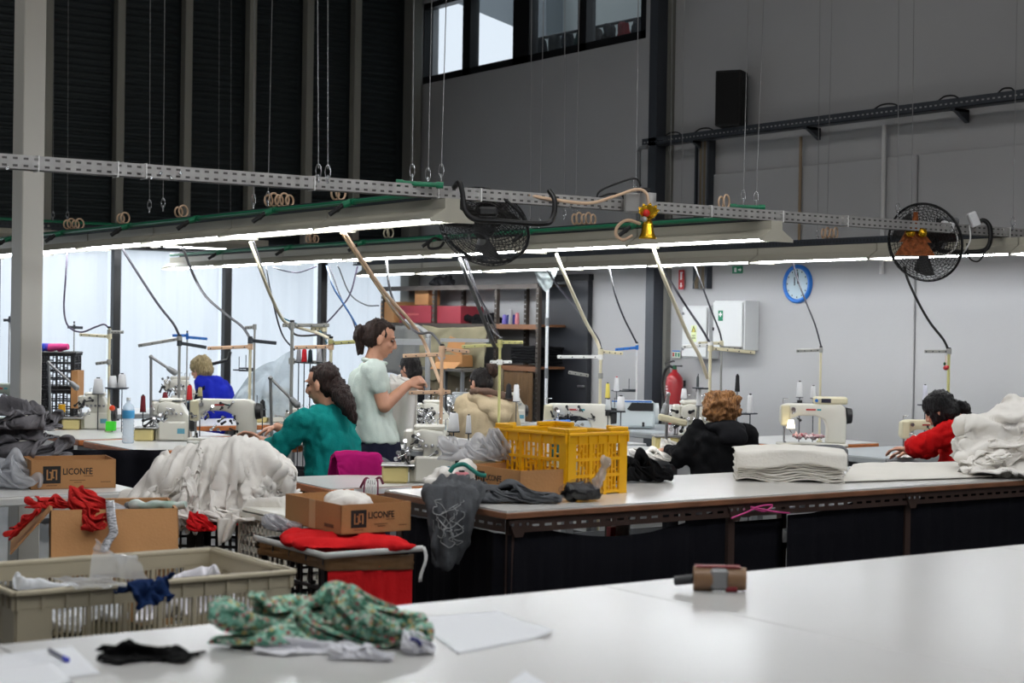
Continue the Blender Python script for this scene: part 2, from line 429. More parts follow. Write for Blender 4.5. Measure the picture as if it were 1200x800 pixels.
# ================================================================== SETTING
XW, YW, ZC = 10.2, 16.5, 6.6
XB, YB = -3.5, -3.0
WALLM = mat('grey_wall_paint', (168, 168, 169), .7, var=.05, vscale=.8, bump=.05, bscale=30)
FLOORM = mat('concrete_floor', (92, 92, 92), .55, var=.2, vscale=1.5)
CEILM = mat('roof_sheet', (120, 120, 120), .7)
SHUT = mat('dark_green_shutter', (34, 42, 44), .55)
POSTM = mat('post_paint', (150, 148, 138), .55)
DARKFR = mat('black_frame', (20, 21, 24), .45)
struct(MB().box(((XB+XW)/2, (YB+YW)/2, -.05), (XW-XB, YW-YB, .1)).build('floor', FLOORM))
struct(MB().box(((XB+XW)/2, (YB+YW)/2, ZC+.05), (XW-XB+.4, YW-YB+.4, .1)).build('ceiling', CEILM))
struct(MB().box((XB-.1, (YB+YW)/2, ZC/2), (.2, YW-YB, ZC)).build('wall_back_left', WALLM))
struct(MB().box(((XB+XW)/2, YB-.1, ZC/2), (XW-XB, .2, ZC)).build('wall_behind', WALLM))
# right wall with the high window opening
wy0, wy1, wz0, wz1 = gx(757, 43, XW).y, gx(492, 100, XW).y, 4.40, 5.34
w = MB()
def slab(y0, y1, z0, z1, x0=XW, t=.25): w.box((x0+t/2, (y0+y1)/2, (z0+z1)/2), (t, y1-y0, z1-z0))
slab(YB, YW+.2, 0, wz0); slab(YB, YW+.2, wz1, ZC); slab(YB, wy0, wz0, wz1); slab(wy1, YW+.2, wz0, wz1)
wall_right = struct(w.build('wall_right', WALLM))
# lower wall panels stand slightly proud of the upper wall: the joint is a real step
jy = gx(836, 218, XW).y
for a, b in ((8.9, jy), (7.0, 8.88), (3.0, 6.98)):
    struct(MB().box((XW-.012, (a+b)/2, 1.51), (.024, b-a, 3.02), bev=.006).build('wall_panel', WALLM, wall_right))
w = MB().box((XW-.09, gx(762, 300, XW-.18).y, ZC/2), (.18, .115, ZC))
struct(w.build('wall_column', mat('charcoal_column', (52, 56, 63), .5)))
w = MB().box((XW-.03, gx(781, 300, XW).y, ZC/2), (.06, .16, ZC))
struct(w.build('trim_1', mat('dull_trim', (112, 112, 106), .6)))
# high window: frame, panes
win = struct(thing('window_1', 'row of high black framed panes', 'window')); del win['category']; del win['label']
fx = XW+.10
def ypx(x): return gx(x, 60, fx).y
bars = [(494, 502), (547, 556), (606, 625), (682, 692), (756, 763)]
fr = MB()
fr.box((fx, (wy0+wy1)/2, wz0+.045), (.12, wy1-wy0, .09)); fr.box((fx, (wy0+wy1)/2, wz1-.03), (.12, wy1-wy0, .06))
for a, b in bars: fr.box((fx, (ypx(a)+ypx(b))/2, (wz0+wz1)/2), (.12, abs(ypx(a)-ypx(b)), wz1-wz0))
fr.build('window_frame', DARKFR, win)
PANE = film('window_glass', (200, 215, 225), .08, .03)
for i in range(4):
    a, b = ypx(bars[i][1]), ypx(bars[i+1][0])
    MB().box((fx+.02, (a+b)/2, (wz0+wz1)/2), (.006, abs(a-b), wz1-wz0-.1)).build('pane', PANE, win)
# what stands beyond the high window: a gallery wall with a rail of garments, and a roof edge
GALW = mat('gallery_wall', (186, 192, 190), .8)
struct(MB().box((11.95, 14.0, 4.9), (.2, 5.0, 2.9)).build('wall_gallery', GALW))
struct(MB().box((11.15, 14.0, 4.28), (1.3, 5.0, .12)).build('floor_gallery', GALW))
ov = [gx(x, y, 11.6) for x, y in ((512, -6), (606, 33), (640, 46), (640, -60), (512, -60))]
q = MB(); n = len(ov)
q.add([tuple(p) for p in ov]+[tuple(p+Vector((.25, .0, 0))) for p in ov], [tuple(range(n)), tuple(range(2*n-1, n-1, -1))]+[(i, (i+1) % n, n+(i+1) % n, n+i) for i in range(n)])
struct(q.build('roof_overhang', mat('roof_edge', (120, 128, 132), .6)))
rail = thing('garment_rail', 'dark rail hung with garments behind the high window', 'rail', (10.75, 12.6, 4.34))
a = gx(628, 46, 10.75)-Vector((10.75, 12.6, 4.34)); b = gx(757, 20, 10.75)-Vector((10.75, 12.6, 4.34))
r_ = MB().cyl(a, b, .018)
for t in (0, .5, 1):
    p = a.lerp(b, t); r_.cyl(p, (p.x, p.y, 0), .014)
r_.build('rail_bar', DARKFR, rail)
gcol = [(38, 40, 44), (60, 62, 62), (30, 32, 36), (40, 66, 66), (72, 68, 66), (52, 50, 50), (120, 40, 42), (45, 46, 50)]
for i in range(8):
    t = (i+.5)/8; p = a.lerp(b, t)
    g = MB(); g.cap((p.x, p.y, p.z-.05), (p.x, p.y, .14), .07, .1)
    o = link('garment', remesh(g, .025, 3, disp=fold(.03, (9, 9, 4), i)), cloth('garment_%d' % i, gcol[i], bump=.2))
    o.location = rail.location; tag(o, ['charcoal', 'grey', 'black', 'dark teal', 'taupe', 'brown', 'dull red', 'slate'][i]+' garment hanging on the gallery rail behind the window', 'garment', 'garments on the gallery rail')

# left wall: window band below, dark shutter sheets above
ZS = 2.40
mull = [gy(x, 330, YW).x for x in (135, 265, 377)]
sp = mull[1]-mull[0]
MX = [mull[0]-sp*k for k in range(6, 0, -1)]+mull+[XW-.06]
struct(MB().box(((XB+XW)/2, YW+.1, .2), (XW-XB, .2, .4)).build('wall_left', WALLM))
struct(MB().box(((XB+XW)/2, YW+.16, (ZS+ZC)/2), (XW-XB, .08, ZC-ZS)).build('wall_left_upper', SHUT))
struct(MB().box(((XB+XW)/2, YW+.02, ZS), (XW-XB, .12, .10)).build('trim_2', DARKFR))
for i, x in enumerate(MX):
    struct(MB().box((x, YW-.02, (ZS+.4)/2), (.08, .09, ZS-.4), bev=.004).build('window_mullion', DARKFR))
px_ = [gy(x, 130, YW-.08).x for x in (139, 218, 293, 360, 416)]
PX = [px_[0]-.76*k for k in range(4, 0, -1)]+px_
for x in PX: struct(MB().box((x, YW-.08, (ZS+ZC)/2-.05), (.085, .12, ZC-ZS-.1), bev=.006).build('wall_post', POSTM))
struct(MB().box((XW-.10, YW-.1, ZC/2), (.14, .2, ZC), bev=.01).build('wall_post_corner', mat('corner_post', (124, 124, 118), .6)))
# corrugated shutter sheets between the posts
for i in range(len(PX)):
    x0 = PX[i]; x1 = PX[i+1] if i+1 < len(PX) else XW-.17
    prof = []; z = ZS+.06
    while z < 5.6:
        prof += [(z, .0), (z+.022, .018), (z+.045, .018), (z+.06, .0)]; z += .072
    q = MB(); vs = [(x0+.03, YW+.1-d, zz) for zz, d in prof]+[(x1-.03, YW+.1-d, zz) for zz, d in prof]; n = len(prof)
    q.add(vs, [(j, n+j, n+j+1, j+1) for j in range(n-1)])
    struct(q.build('shutter_sheet', SHUT))
# sheer curtains hanging in the window band
cm = bpy.data.materials.new('sheer_curtain'); cm.use_nodes = True
nt = cm.node_tree; nt.nodes.clear()
o_ = nt.nodes.new('ShaderNodeOutputMaterial'); ad = nt.nodes.new('ShaderNodeMixShader'); tl = nt.nodes.new('ShaderNodeBsdfTranslucent'); df = nt.nodes.new('ShaderNodeBsdfDiffuse')
tl.inputs[0].default_value = (.93, .95, .97, 1); df.inputs[0].default_value = (.85, .87, .9, 1); ad.inputs[0].default_value = .25
nt.links.new(tl.outputs[0], ad.inputs[1]); nt.links.new(df.outputs[0], ad.inputs[2]); nt.links.new(ad.outputs[0], o_.inputs[0])
for i in range(len(MX)-1):
    x0, x1 = MX[i]+.04, MX[i+1]-.04
    sd = i*3.7
    def cf(u, v, x0=x0, x1=x1, sd=sd):
        x = x0+(x1-x0)*u
        return (x, YW+.10+.035*noise.noise(Vector((x*9+sd, v*.6, sd)))+.012*noise.noise(Vector((x*28, v*.8, sd))), .4+(ZS-.42)*v)
    o = MB().sheet(cf, 72, 5).build('curtain', cm)
    tag(o, 'sheer white curtain glowing between two black window mullions', 'curtain', 'sheer white curtains of the window band')
# free-standing steel post
struct(MB().box(W(32, 300, 9.3)*1.0*Vector((1, 1, 0))+Vector((0, 0, ZC/2)) if False else (W(32, 300, 9.3).x, W(32, 300, 9.3).y, ZC/2), (.125, .175, ZC), bev=.006).build('steel_post', mat('steel_post_paint', (206, 203, 194), .4)))

# ================================================================== OVERHEAD
def perf(mb, L, H, pitch, sw, sh, rows, place):
    """perforated strip: place(x, z) -> point"""
    n = int(L/pitch)
    hs = [H*(k+.5)/rows for k in range(rows)]
    for i in range(n):
        x0, x1, x2 = i*pitch, i*pitch+pitch-sw, (i+1)*pitch
        mb.add([place(x0, 0), place(x1, 0), place(x1, H), place(x0, H)], [(0, 1, 2, 3)])
        z = 0
        for h in hs:
            mb.add([place(x1, z), place(x2, z), place(x2, h-sh/2), place(x1, h-sh/2)], [(0, 1, 2, 3)]); z = h+sh/2
        mb.add([place(x1, z), place(x2, z), place(x2, H), place(x1, H)], [(0, 1, 2, 3)])
BY, BZ0, BZ1 = 7.25, 2.262, 2.326
BX0 = 1.6
beam = thing('perforated_beam', 'long galvanised perforated channel beam carrying two black fans', 'beam', (BX0, BY, BZ0))
q = MB(); perf(q, XW-.02-BX0, BZ1-BZ0, .048, .022, .010, 2, lambda x, z: (x, -.03, z))
q.build('slotted_face', GALV, beam)
q = MB().box(((XW-BX0)/2, 0, .001), (XW-.02-BX0, .06, .002)).box(((XW-BX0)/2, .03, .031), (XW-.02-BX0, .002, .062))
q.build('channel_back', mat('galv_inside_shaded', (84, 82, 80), .6, .3), beam)  # darker than the face: shade inside the channel is put into the colour
for x, y in ((177, 208), (188, 203), (200, 208), (211, 203), (8, 197), (655, 236), (668, 242), (697, 237), (703, 244)):
    p = gy(x, y, BY-.032)-Vector((BX0, BY, BZ0)); MB().cyl(p, p+Vector((0, -.008, 0)), .007, n=8).build('bolt', CHROME, beam)
for x in (42, 168, 135, 365, 510, 560, 830, 914, 990, 1180):
    p = gy(x, 240, BY)-Vector((BX0, BY, BZ0)); MB().box((p.x, 0, .031), (.006, .068, .072)).build('cable_tie', WHITE, beam)

LUMW = mat('luminaire_white', (176, 172, 158), .5)
TUBE = emis('fluorescent_tube', (246, 250, 255), TUBE_POWER)
LL = 1.24
def luminaire(label, loc, rz, group):
    t = thing('luminaire', label, 'ceiling lamp', loc, rz, group)
    MB().box((0, LL/2, .085), (.085, LL-.012, .055)).build('housing', LUMW, t)
    q = MB()
    for s in (-1, 1):
        q.prism([(s*.04, .062), (s*.135, .006), (s*.135, 0), (s*.13, 0), (s*.036, .056)], .006, LL-.006)
    q.box((0, LL/2, .055), (.08, LL-.02, .006)); q.build('reflector', LUMW, t)
    for y in (.004, LL-.004):
        q = MB(); q.prism([(-.045, .112), (.045, .112), (.045, .06), (.135, .004), (.135, -.012), (-.135, -.012), (-.135, .004), (-.045, .06)], y-.004, y+.004); q.build('end_cap', LUMW, t)
    for s in (-.045, .045):
        MB().cyl((s, .02, .012), (s, LL-.02, .012), .013, n=8).build('tube', TUBE, t)
    return t
LROW = [4.65, 6.95, 9.20]
def pipe_row(x, y0, y1, z, side, label, tees):
    t = thing('air_pipe', label, 'pipe', (x, y0, z))
    MB().cyl((0, 0, 0), (0, y1-y0, 0), .0145, n=10).build('pipe_run', GREEN, t)
    MB().cyl((0, -.012, 0), (0, .01, 0), .021, n=10).build('end_fitting', GREEN, t)
    for y in tees:
        y = y-y0
        q = MB().cyl((0, y-.03, 0), (0, y+.03, 0), .021, n=10).cyl((0, y, 0), (-.055, y+.01, -.022), .019, n=10); te = q.build('tee', GREEN, t)
        MB().cyl((-.05, y+.01, -.02), (-.125, y+.03, -.075), .014, n=8).cyl((-.075, y+.015, -.035), (-.09, y+.02, -.05), .018, n=8).build('coupler', BLKRUB, te)
    return t
proto = None
for k, x in enumerate(LROW):
    y = 7.14; e = [14.6, 15.7, 16.1][k]; i = 0
    if k == 2: y = 7.14-LL-.03
    while y+LL < e+.3:
        lab = 'white twin-tube fluorescent luminaire in the row ' + ['ending beside the near fan', 'under the gold bell ornament', 'running past the wall clock'][k]
        g = 'luminaires of the lamp rows'
        proto = luminaire(lab, (x, y, 2.145), 0, g) if proto is None else proto
        if not (k == 0 and i == 0): copy_tree(proto, (x, y, 2.145), 0, lab)
        y += LL+.012; i += 1
    L = e-7.29
    tr = thing('lamp_trunking', 'dark perforated trunking above the lamp row ' + ['ending beside the near fan', 'under the gold bell ornament', 'running past the wall clock'][k], 'trunking', (x, 7.29, 2.26))
    q = MB(); perf(q, L, .05, .034, .013, .022, 1, lambda a, z: (-.03, a, z)); q.build('slotted_side', DARKSTEEL, tr)
    MB().box((0, L/2, .001), (.06, L, .002)).box((.03, L/2, .025), (.002, L, .05)).build('trunking_back', mat('trunk_inside_shaded', (40, 42, 46), .6), tr)  # back plate painted darker to give the trunking a shaded interior
pipe_row(LROW[0]-.075, 7.3, 14.5, 2.283, -1, 'green air pipe along the lamp row ending beside the near fan', [8.05, 9.0, 10.1, 11.25, 12.6, 13.8])
pipe_row(LROW[1]-.075, 7.3, 15.8, 2.283, -1, 'green air pipe along the lamp row under the gold bell', [8.35, 9.55, 10.75, 11.9, 13.2, 14.6])
# cross beam with its own lamps near the window wall
cb = thing('cross_trunking', 'dark trunking with green pipe across the window end of the lamp rows', 'trunking', (3.0, 16.05, 2.50))
q = MB(); perf(q, 5.0, .06, .048, .022, .02, 1, lambda a, z: (a, -.03, z)); q.build('slotted_face', DARKSTEEL, cb)
MB().box((2.5, 0, -.01), (5.0, .06, .01)).build('trunking_base', DARKSTEEL, cb)
MB().cyl((0, -.05, .075), (5.0, -.05, .075), .0145, n=8).build('green_pipe', GREEN, cb)
for i in range(4):
    copy_tree(proto, (4.3+i*(LL+.02), 16.05, 2.375), math.pi/2, 'white fluorescent luminaire crosswise above the curtains at the window end')
# assumed lamps, unseen above the picture, added to light the cutting tables
for j, (yy, n) in enumerate(((5.0, 5), (2.6, 5), (0.2, 4))):
    for i in range(n):
        c = copy_tree(proto, (7.6-i*1.6, yy, 3.35), math.pi/2, 'unseen white fluorescent luminaire added high up to light the cutting tables')
        c['group'] = 'added luminaires lighting the cutting tables'
        for yy_ in (.2, LL-.2): MB().cyl((0, yy_, .11), (0, yy_, ZC-3.35), .004, n=5).build('suspension_rod', STEEL, c)

# hanging wires
WIRE = mat('wire', (150, 150, 150), .4, .6)
def wire(x0, x1, y1, d, loop=True):
    b = W(x1, y1, d); t = W(x0, 0, d); dirn = (t-b); k = (ZC-b.z)/dirn.z; top = b+dirn*k
    t_ = thing('hanging_wire', 'thin steel wire hanging from the roof above the lamp rows', 'wire', b, 0, 'suspension wires of the lamp rows')
    MB().cyl((0, 0, .05), top-b, .0026, n=5).build('strand', WIRE, t_)
    q = MB()
    if loop:
        q.tube([Vector((math.sin(a)*.013*math.cos(YAW), -math.sin(a)*.013*math.sin(YAW), .035-.035*math.cos(a))) for a in [2*math.pi*i/12 for i in range(12)]], .0025, 5, closed=True)
    q.cyl((0, 0, -.02), (0, 0, .02), .006, n=6); q.build('clamp', CHROME, t_)
for a in ((63, 62, 256, 15.6), (80, 79, 256, 15.6), (176, 175, 246, 11.2), (193, 191, 244, 11.1), (257, 256, 262, 16.5), (271, 270, 264, 16.5), (298, 297, 241, 10.05), (319, 314, 238, 9.95), (372, 373, 209, 7.98), (384, 384, 210, 8.02),
          (485, 483, 208, 8.45), (506, 501.5, 212, 8.48), (523, 517, 208, 8.55), (623, 621, 268, 12.4), (637, 632, 267, 12.4), (662, 661, 255, 11.6), (679, 674, 254, 11.5), (748, 745, 222, 9.3),
          (877, 871, 236, 9.9), (895, 886, 238, 9.95), (961, 958, 280, 13.4), (975, 969, 279, 13.3), (1053, 1052, 250, 11.0), (1071, 1068, 252, 11.05), (1192, 1187, 266, 11.2), (788, 785, 272, 13.0), (802, 798, 272, 13.0)):
    wire(*a)
for x0, x1, y0, y1, d, lab in ((467, 517, 214, 217, 8.47, 'short green capped pipe bar held by wires above the near fan side of the beam'), (858, 894, 242, 243, 9.93, 'short green capped pipe bar held by wires above the beam near the speaker')):
    a, b = W(x0, y0, d), W(x1, y1, d); c = (a+b)/2
    t = thing('spreader_bar', lab, 'pipe', c); MB().cyl(a-c, b-c, .013, n=10).build('bar', GREEN, t)
    for p, s in ((a-c, 1), (b-c, -1)):
        dd = (b-a).normalized()*s; MB().cyl(p-dd*.012, p+dd*.025, .018, n=10).build('end_cap', GREEN, t)
# coils of spare hose lying on the trunkings
for x, y, d, n, m_, lab in ((86, 266, 12.8, 4, CORD, 'nearest the steel post'), (144, 258, 11.7, 2, CORD, 'beside the second shutter post'), (212, 252, 11.1, 2, CORD, 'halfway along the lamp row'), (327, 238, 9.9, 5, CORD, 'thick bundle near the beam'),
                         (396, 232, 9.1, 2, CORD, 'small bundle behind the beam'), (366, 281, 13.9, 3, CORD, 'on the middle lamp row, pale'), (455, 279, 12.9, 2, HOSE, 'cream, on the middle lamp row'), (684, 262, 11.2, 5, CORD, 'thick bundle behind the gold bell'), (848, 243, 9.9, 2, CORD, 'small, beside the green bar'), (972, 279, 12.9, 4, CORD, 'bundle above the wall clock')):
    p = W(x, y, d)
    for X_ in LROW:
        if abs(p.x-X_) < .9 and 'green bar' not in lab: p = gx(x, y, X_)
    t = thing('hose_coil', 'coil of beige hose on the trunking, '+lab, 'hose', (p.x, p.y, 2.309 if 'green bar' not in lab else BZ1))
    for i in range(n):
        o = VR*((i-(n-1)/2)*.032); rr = .034+.006*(i % 2)
        MB().tube([o+VF*(math.cos(a)*rr)+VR*(math.cos(a)*rr*.55)+VU*(math.sin(a)*rr+rr+.006) for a in [2*math.pi*j/14 for j in range(14)]], .0065, 6, closed=True).build('loop', m_, t)

# fans
FANB = mat('fan_black', (20, 20, 22), .4, .3)
FANG = mat('fan_blade', (48, 46, 46), .5, .2)
def fan(label, c, axis, R, updir=Vector((0, 0, 1))):
    t = thing('wall_fan', label, 'fan', c)
    ax = axis.normalized(); u = updir.cross(ax).normalized(); v = ax.cross(u)
    M = Matrix((u, v, ax)).transposed().to_4x4()
    for nm, sgn in (('front_grille', 1), ('rear_grille', -1)):
        q = MB()
        for i in range(46):                       # radial wires bulging out
            a = 2*math.pi*i/46
            pts = [(math.cos(a+s*.35)*R*s, math.sin(a+s*.35)*R*s, sgn*(.09*math.sqrt(max(0, 1-s**3))+.012)) for s in (.18, .4, .6, .8, .93, 1)]
            q.tube(pts, .0019, 4, M=M, cap=False)
        for s in (.18, .25, .32, .39, .46, .53, .6, .67, .74, .81, .88, .95):
            z = sgn*(.09*math.sqrt(1-s**3)+.012); q.tube([(math.cos(2*math.pi*i/36)*R*s, math.sin(2*math.pi*i/36)*R*s, z) for i in range(36)], .0019, 4, closed=True, M=M)
        q.build(nm, FANB, t)
    MB().tube([(math.cos(2*math.pi*i/48)*R, math.sin(2*math.pi*i/48)*R, 0) for i in range(48)], .009, 6, closed=True, M=M).build('rim', FANB, t)
    for k in range(3):
        a0 = 2*math.pi*k/3+.4
        def bf(x, y, a0=a0):
            r = .06+(R*.86-.06)*y; a = a0+(x-.5)*(1.0-.15*y); return M @ Vector((math.cos(a)*r, math.sin(a)*r, (x-.5)*.07))
        MB().sheet(bf, 6, 6, .003).build('blade', FANG, t)
    MB().lathe([(.0, .06), (.04, .055), (.062, .03), (.065, -.02)], 20, M).build('hub', BLACK, t)
    MB().lathe([(.085, -.10), (.09, -.13), (.085, -.2), (.05, -.225), (.0, -.23)], 20, M).build('motor', mat('motor_grey', (58, 54, 54), .45, .3), t)
    return t, M
cf1 = W(567, 266, 8.98)
f1, M1 = fan('big black caged fan under the beam between the two lamp rows, blades tipped down', cf1, (-VF*.62-VU*.62-VR*.25), .252)
q = MB().tube(spline([W(532, 219, 8.55)-cf1+VF*.03, W(538, 214, 8.5)-cf1, W(542, 226, 8.45)-cf1, W(545, 246, 8.42)-cf1, W(557, 257, 8.4)-cf1, W(585, 259, 8.38)-cf1, W(637, 262, 8.38)-cf1, W(648, 254, 8.42)-cf1, W(650, 235, 8.5)-cf1, W(644, 224, 8.62)-cf1], 6), .014, 8)
q.build('bracket', FANB, f1)
MB().box(W(572, 248, 8.42)-cf1, (.10, .06, .05), bev=.012, rz=-YAW).build('control_box', BLACK, f1)
cf2 = W(1084, 284, 11.05)
f2, M2 = fan('black caged fan on the beam beside the copper tree ornament', cf2, (-VF*.75-VR*.62-VU*.25), .262)
MB().tube(spline([W(1100, 256, 11.0)-cf2, W(1098, 280, 11.0)-cf2, W(1101, 293, 11.0)-cf2, W(1122, 295, 11.0)-cf2, W(1151, 294, 11.0)-cf2, W(1160, 284, 11.0)-cf2, W(1160, 266, 11.05)-cf2, W(1152, 258, 11.1)-cf2, W(1143, 265, 11.2)-cf2], 6), .016, 8).build('bracket', FANB, f2)
MB().box(W(1112, 265, 10.98)-cf2, (.12, .08, .11), bev=.012, rz=-YAW).build('control_box', GREYP, f2)
for i, (x, y, sx, sz, rot) in enumerate(((1110, 265, .085, .06, .25), (1141, 257, .06, .10, -.4))):
    o = MB().box((0, 0, 0), (sx, .05, sz), bev=.008).build('power_adapter', mat('white_plastic', (226, 226, 228), .35)); o.location = W(x, y, 10.88); o.rotation_euler = (0, rot, -YAW)
    tag(o, ['white plug adapter beside the fan with the copper ornament', 'white tilted plug adapter with a black lead on the beam'][i], 'adapter')
# junction box with conduit on the beam
p = W(748, 238, 9.25); jb = thing('junction_box', 'grey round-fronted junction box on the beam above the gold bell', 'box', p)
MB().box((0, 0, 0), (.16, .07, .11), bev=.008, rz=-YAW).build('box_body', mat('light_grey_box', (150, 148, 146), .5), jb)
MB().cyl(VR*.05-VF*.02-VU*.055, VR*.05-VF*.02+VU*.055, .048, n=18).build('round_cover', mat('worn_alu', (176, 174, 172), .4, .3), jb)
MB().cyl(VR*.04+VU*.055, VR*.04+VU*.085, .026, n=12).build('cable_gland', BLACK, jb)
def cable(name, label, pts, r, m_, cat='cable', group=None, n=6):
    P = spline(pts, 7); o = P[0].copy()
    return tag(MB_at(MB().tube([p-o for p in P], r, n).build(name, m_), o), label, cat, group)
def MB_at(o, loc): o.location = loc; return o
cable('flex_cord', 'beige cord arching along the beam into the junction box', [W(620, 229, 8.9), W(650, 234, 8.95), W(690, 238, 9.0), W(720, 230, 9.1), W(745, 222, 9.15), W(757, 226, 9.15), W(760, 240, 9.15)], .009, CORD)
cable('flex_cord', 'black lead looping from the beam to the junction box gland', [W(699, 236, 9.2), W(703, 224, 9.2), W(725, 214, 9.22), W(745, 209, 9.24), W(751, 218, 9.24)], .006, BLKRUB)
cable('flex_cord', 'short black loop of lead behind the junction box', [W(700, 232, 9.28), W(715, 227, 9.28), W(728, 228, 9.28), W(733, 234, 9.28), W(744, 232, 9.28)], .006, BLKRUB)
cable('air_hose', 'beige hose loop hanging beside the gold bell', [W(750, 262, 10.72), W(735, 258, 10.65), W(724, 265, 10.6), W(722, 275, 10.6), W(730, 281, 10.6), W(741, 276, 10.62)], .011, CORD, 'hose')
cable('air_hose', 'black hose loop beside the near fan', [W(516, 281, 12.6), W(508, 279, 12.5), W(502, 286, 12.5), W(504, 291, 12.5), W(515, 290, 12.5), W(520, 284, 12.6)], .011, BLKRUB, 'hose')
cable('fan_lead', 'black lead looping under the fan with the copper ornament', [W(1133, 285, 10.95), W(1136, 302, 10.95), W(1146, 306, 10.95), W(1154, 296, 10.95), W(1160, 280, 10.98)], .006, BLKRUB)
cable('fan_lead', 'white lead hanging from the plug adapter on the fan', [W(1118, 268, 10.9), W(1122, 280, 10.9), W(1118, 292, 10.9), W(1110, 298, 10.95)], .006, WHITE)
cable('fan_lead', 'white lead hanging from the tilted plug adapter', [W(1136, 264, 10.9), W(1137, 280, 10.9), W(1132, 292, 10.9), W(1127, 297, 10.95)], .006, WHITE)
# gold bell ornament
p = W(759, 262, 9.15); b_ = thing('bell_ornament', 'shiny gold bell with leaves and a red ball hanging from the beam', 'ornament', p)
MB().lathe([(.048, -.085), (.05, -.08), (.036, -.05), (.030, -.005), (.022, .02), (.0, .03)], 20).build('bell', GOLD, b_)
q = MB()
for i in range(9):
    a = i*.7; d1 = VR*math.cos(a)*.06+VU*(.045+.04*math.sin(a))-VF*.02
    q.sheet(lambda u, v, d1=d1, a=a: VU*.03+d1*v+(VR*math.sin(a)-VU*math.cos(a))*((u-.5)*.05*math.sin(math.pi*min(1, v+.02)))-VF*.02, 4, 5, .001)
q.build('leaf', GOLD, b_)
MB().ell((-VR*.012+VU*.055-VF*.04), .021).build('red_ball', mat('shiny_red', (200, 20, 20), .2), b_)
MB().ell((-VR*.022+VU*.022-VF*.04), .016).build('silver_ball', mat('silver_ball', (170, 170, 172), .3, .6), b_)
MB().cyl((0, 0, .05), (0, 0, .12), .002, n=5).build('hanging_string', CORD, b_)
# copper tree ornament with two gold bells
COPPER = mat('copper_tinsel', (152, 84, 42), .45, .5, var=.5, vscale=40, bump=.9, bscale=60)
p = W(1072, 292, 10.72); t_ = thing('tree_ornament', 'copper tinsel tree ornament with two gold balls hung over the far fan', 'ornament', p)
poly = [(-.13, -.04), (.13, -.04), (.075, .045), (.105, .045), (.06, .10), (.05, .14), (.02, .17), (.012, .24), (-.012, .24), (-.02, .17), (-.05, .14), (-.07, .10), (-.10, .045), (-.075, .045)]
MB().prism(poly, -.012, .012, Tm((0, 0, 0), rz=-YAW)).build('tinsel_tree', COPPER, t_)
for s in (-1, 1): MB().ell(VR*s*.038+VU*.105-VF*.035, .032).build('gold_ball', GOLD, t_)
# bag caught on the lamp row
bg_ = MB().sheet(lambda u, v: W(626+27*u, 317, 15.35)+VU*(-.20*v*(1-.55*abs(u-.55)))+VF*(.03*noise.noise(Vector((u*4, v*4, 2))))-VR*((u-.5)*.10*v), 14, 12).build('plastic_bag', film('grey_bag', (200, 212, 215), .8))
tag(bg_, 'crumpled pale plastic bag hanging from the lamp row beside the dark door', 'bag')

# ================================================================== ON THE RIGHT WALL
WX = XW-.03
def wl(x, y, X=WX): return gx(x, y, X)
RW = -math.pi/2   # local x -> world -y (image right), local -y -> world -x (into the room)
# cable tray with brackets
a = wl(758, 171, XW-.12); tray = thing('wall_cable_tray', 'dark perforated cable tray on brackets high along the right wall', 'cable tray', (XW-.12, a.y, 3.325), RW)
TL = a.y-5.5
q = MB(); perf(q, TL, .075, .05, .022, .012, 1, lambda x, z: (x, -.06, z)); q.build('slotted_face', DARKSTEEL, tray)
MB().box((TL/2, 0, .003), (TL, .12, .006)).build('tray_floor', DARKSTEEL, tray)
for x in (822, 955, 1128):
    dy = a.y-wl(x, 150, XW-.06).y; MB().prism([(dy-.02, 0), (dy+.02, 0), (dy+.02, -.02), (dy-.02, -.02)], -.06, .11).add([(dy-.02, -.06, 0), (dy-.02, .11, 0), (dy-.02, .11, -.1), (dy+.02, -.06, 0), (dy+.02, .11, 0), (dy+.02, .11, -.1)], [(0, 1, 2), (5, 4, 3), (0, 2, 5, 3)]).build('bracket', DARKSTEEL, tray)
for i, (x0, x1) in enumerate(((780, 800), (815, 838), (1025, 1055), (1100, 1125), (1170, 1190))):
    p0, p1 = wl(x0, 165, XW-.12), wl(x1, 165, XW-.12)
    cable('loose_cable', 'loose dark cable looping on the high wall tray', [Vector((XW-.14, p0.y, 3.40)), Vector((XW-.14, (p0.y*2+p1.y)/3, 3.43)), Vector((XW-.12, (p0.y+p1.y*2)/3, 3.43)), Vector((XW-.14, p1.y, 3.40))], .007, BLKRUB, group='loose cables on the wall tray')
# loudspeaker on the tray
p = wl(852, 154, XW-.16); s_ = thing('loudspeaker', 'tall black loudspeaker standing on the high wall tray', 'loudspeaker', (XW-.17, p.y-.06, 3.405), RW+.5)
MB().box((0, 0, .245), (.235, .20, .49), bev=.008).build('cabinet', mat('speaker_black', (8, 8, 9), .7), s_)
MB().box((0, -.102, .245), (.205, .006, .45)).build('grille', mat('speaker_cloth', (12, 12, 13), .95), s_)
# vertical cable riser beneath the tray
p = wl(827, 250); r_ = thing('cable_riser', 'vertical open tray stuffed with brown cables running down to the meter cupboard', 'cable tray', (XW-.05, p.y, 1.98), RW)
for s in (-1, 1): MB().box((s*.085, 0, .68), (.022, .08, 1.36)).build('rail', DARKSTEEL, r_)
CAB = mat('brown_cable', (112, 100, 80), .7); q = 0
for i in range(7):
    x = -.06+.018*i; MB().tube(spline([(x*1.6, -.03, 0), (x*1.5, -.035, .06), (x, -.02, .18), (x*.9+.004*(i % 3), -.02, .7), (x, -.02, 1.36)], 5), .008, 6).build('cable', CAB if i % 3 else GREYP, r_)
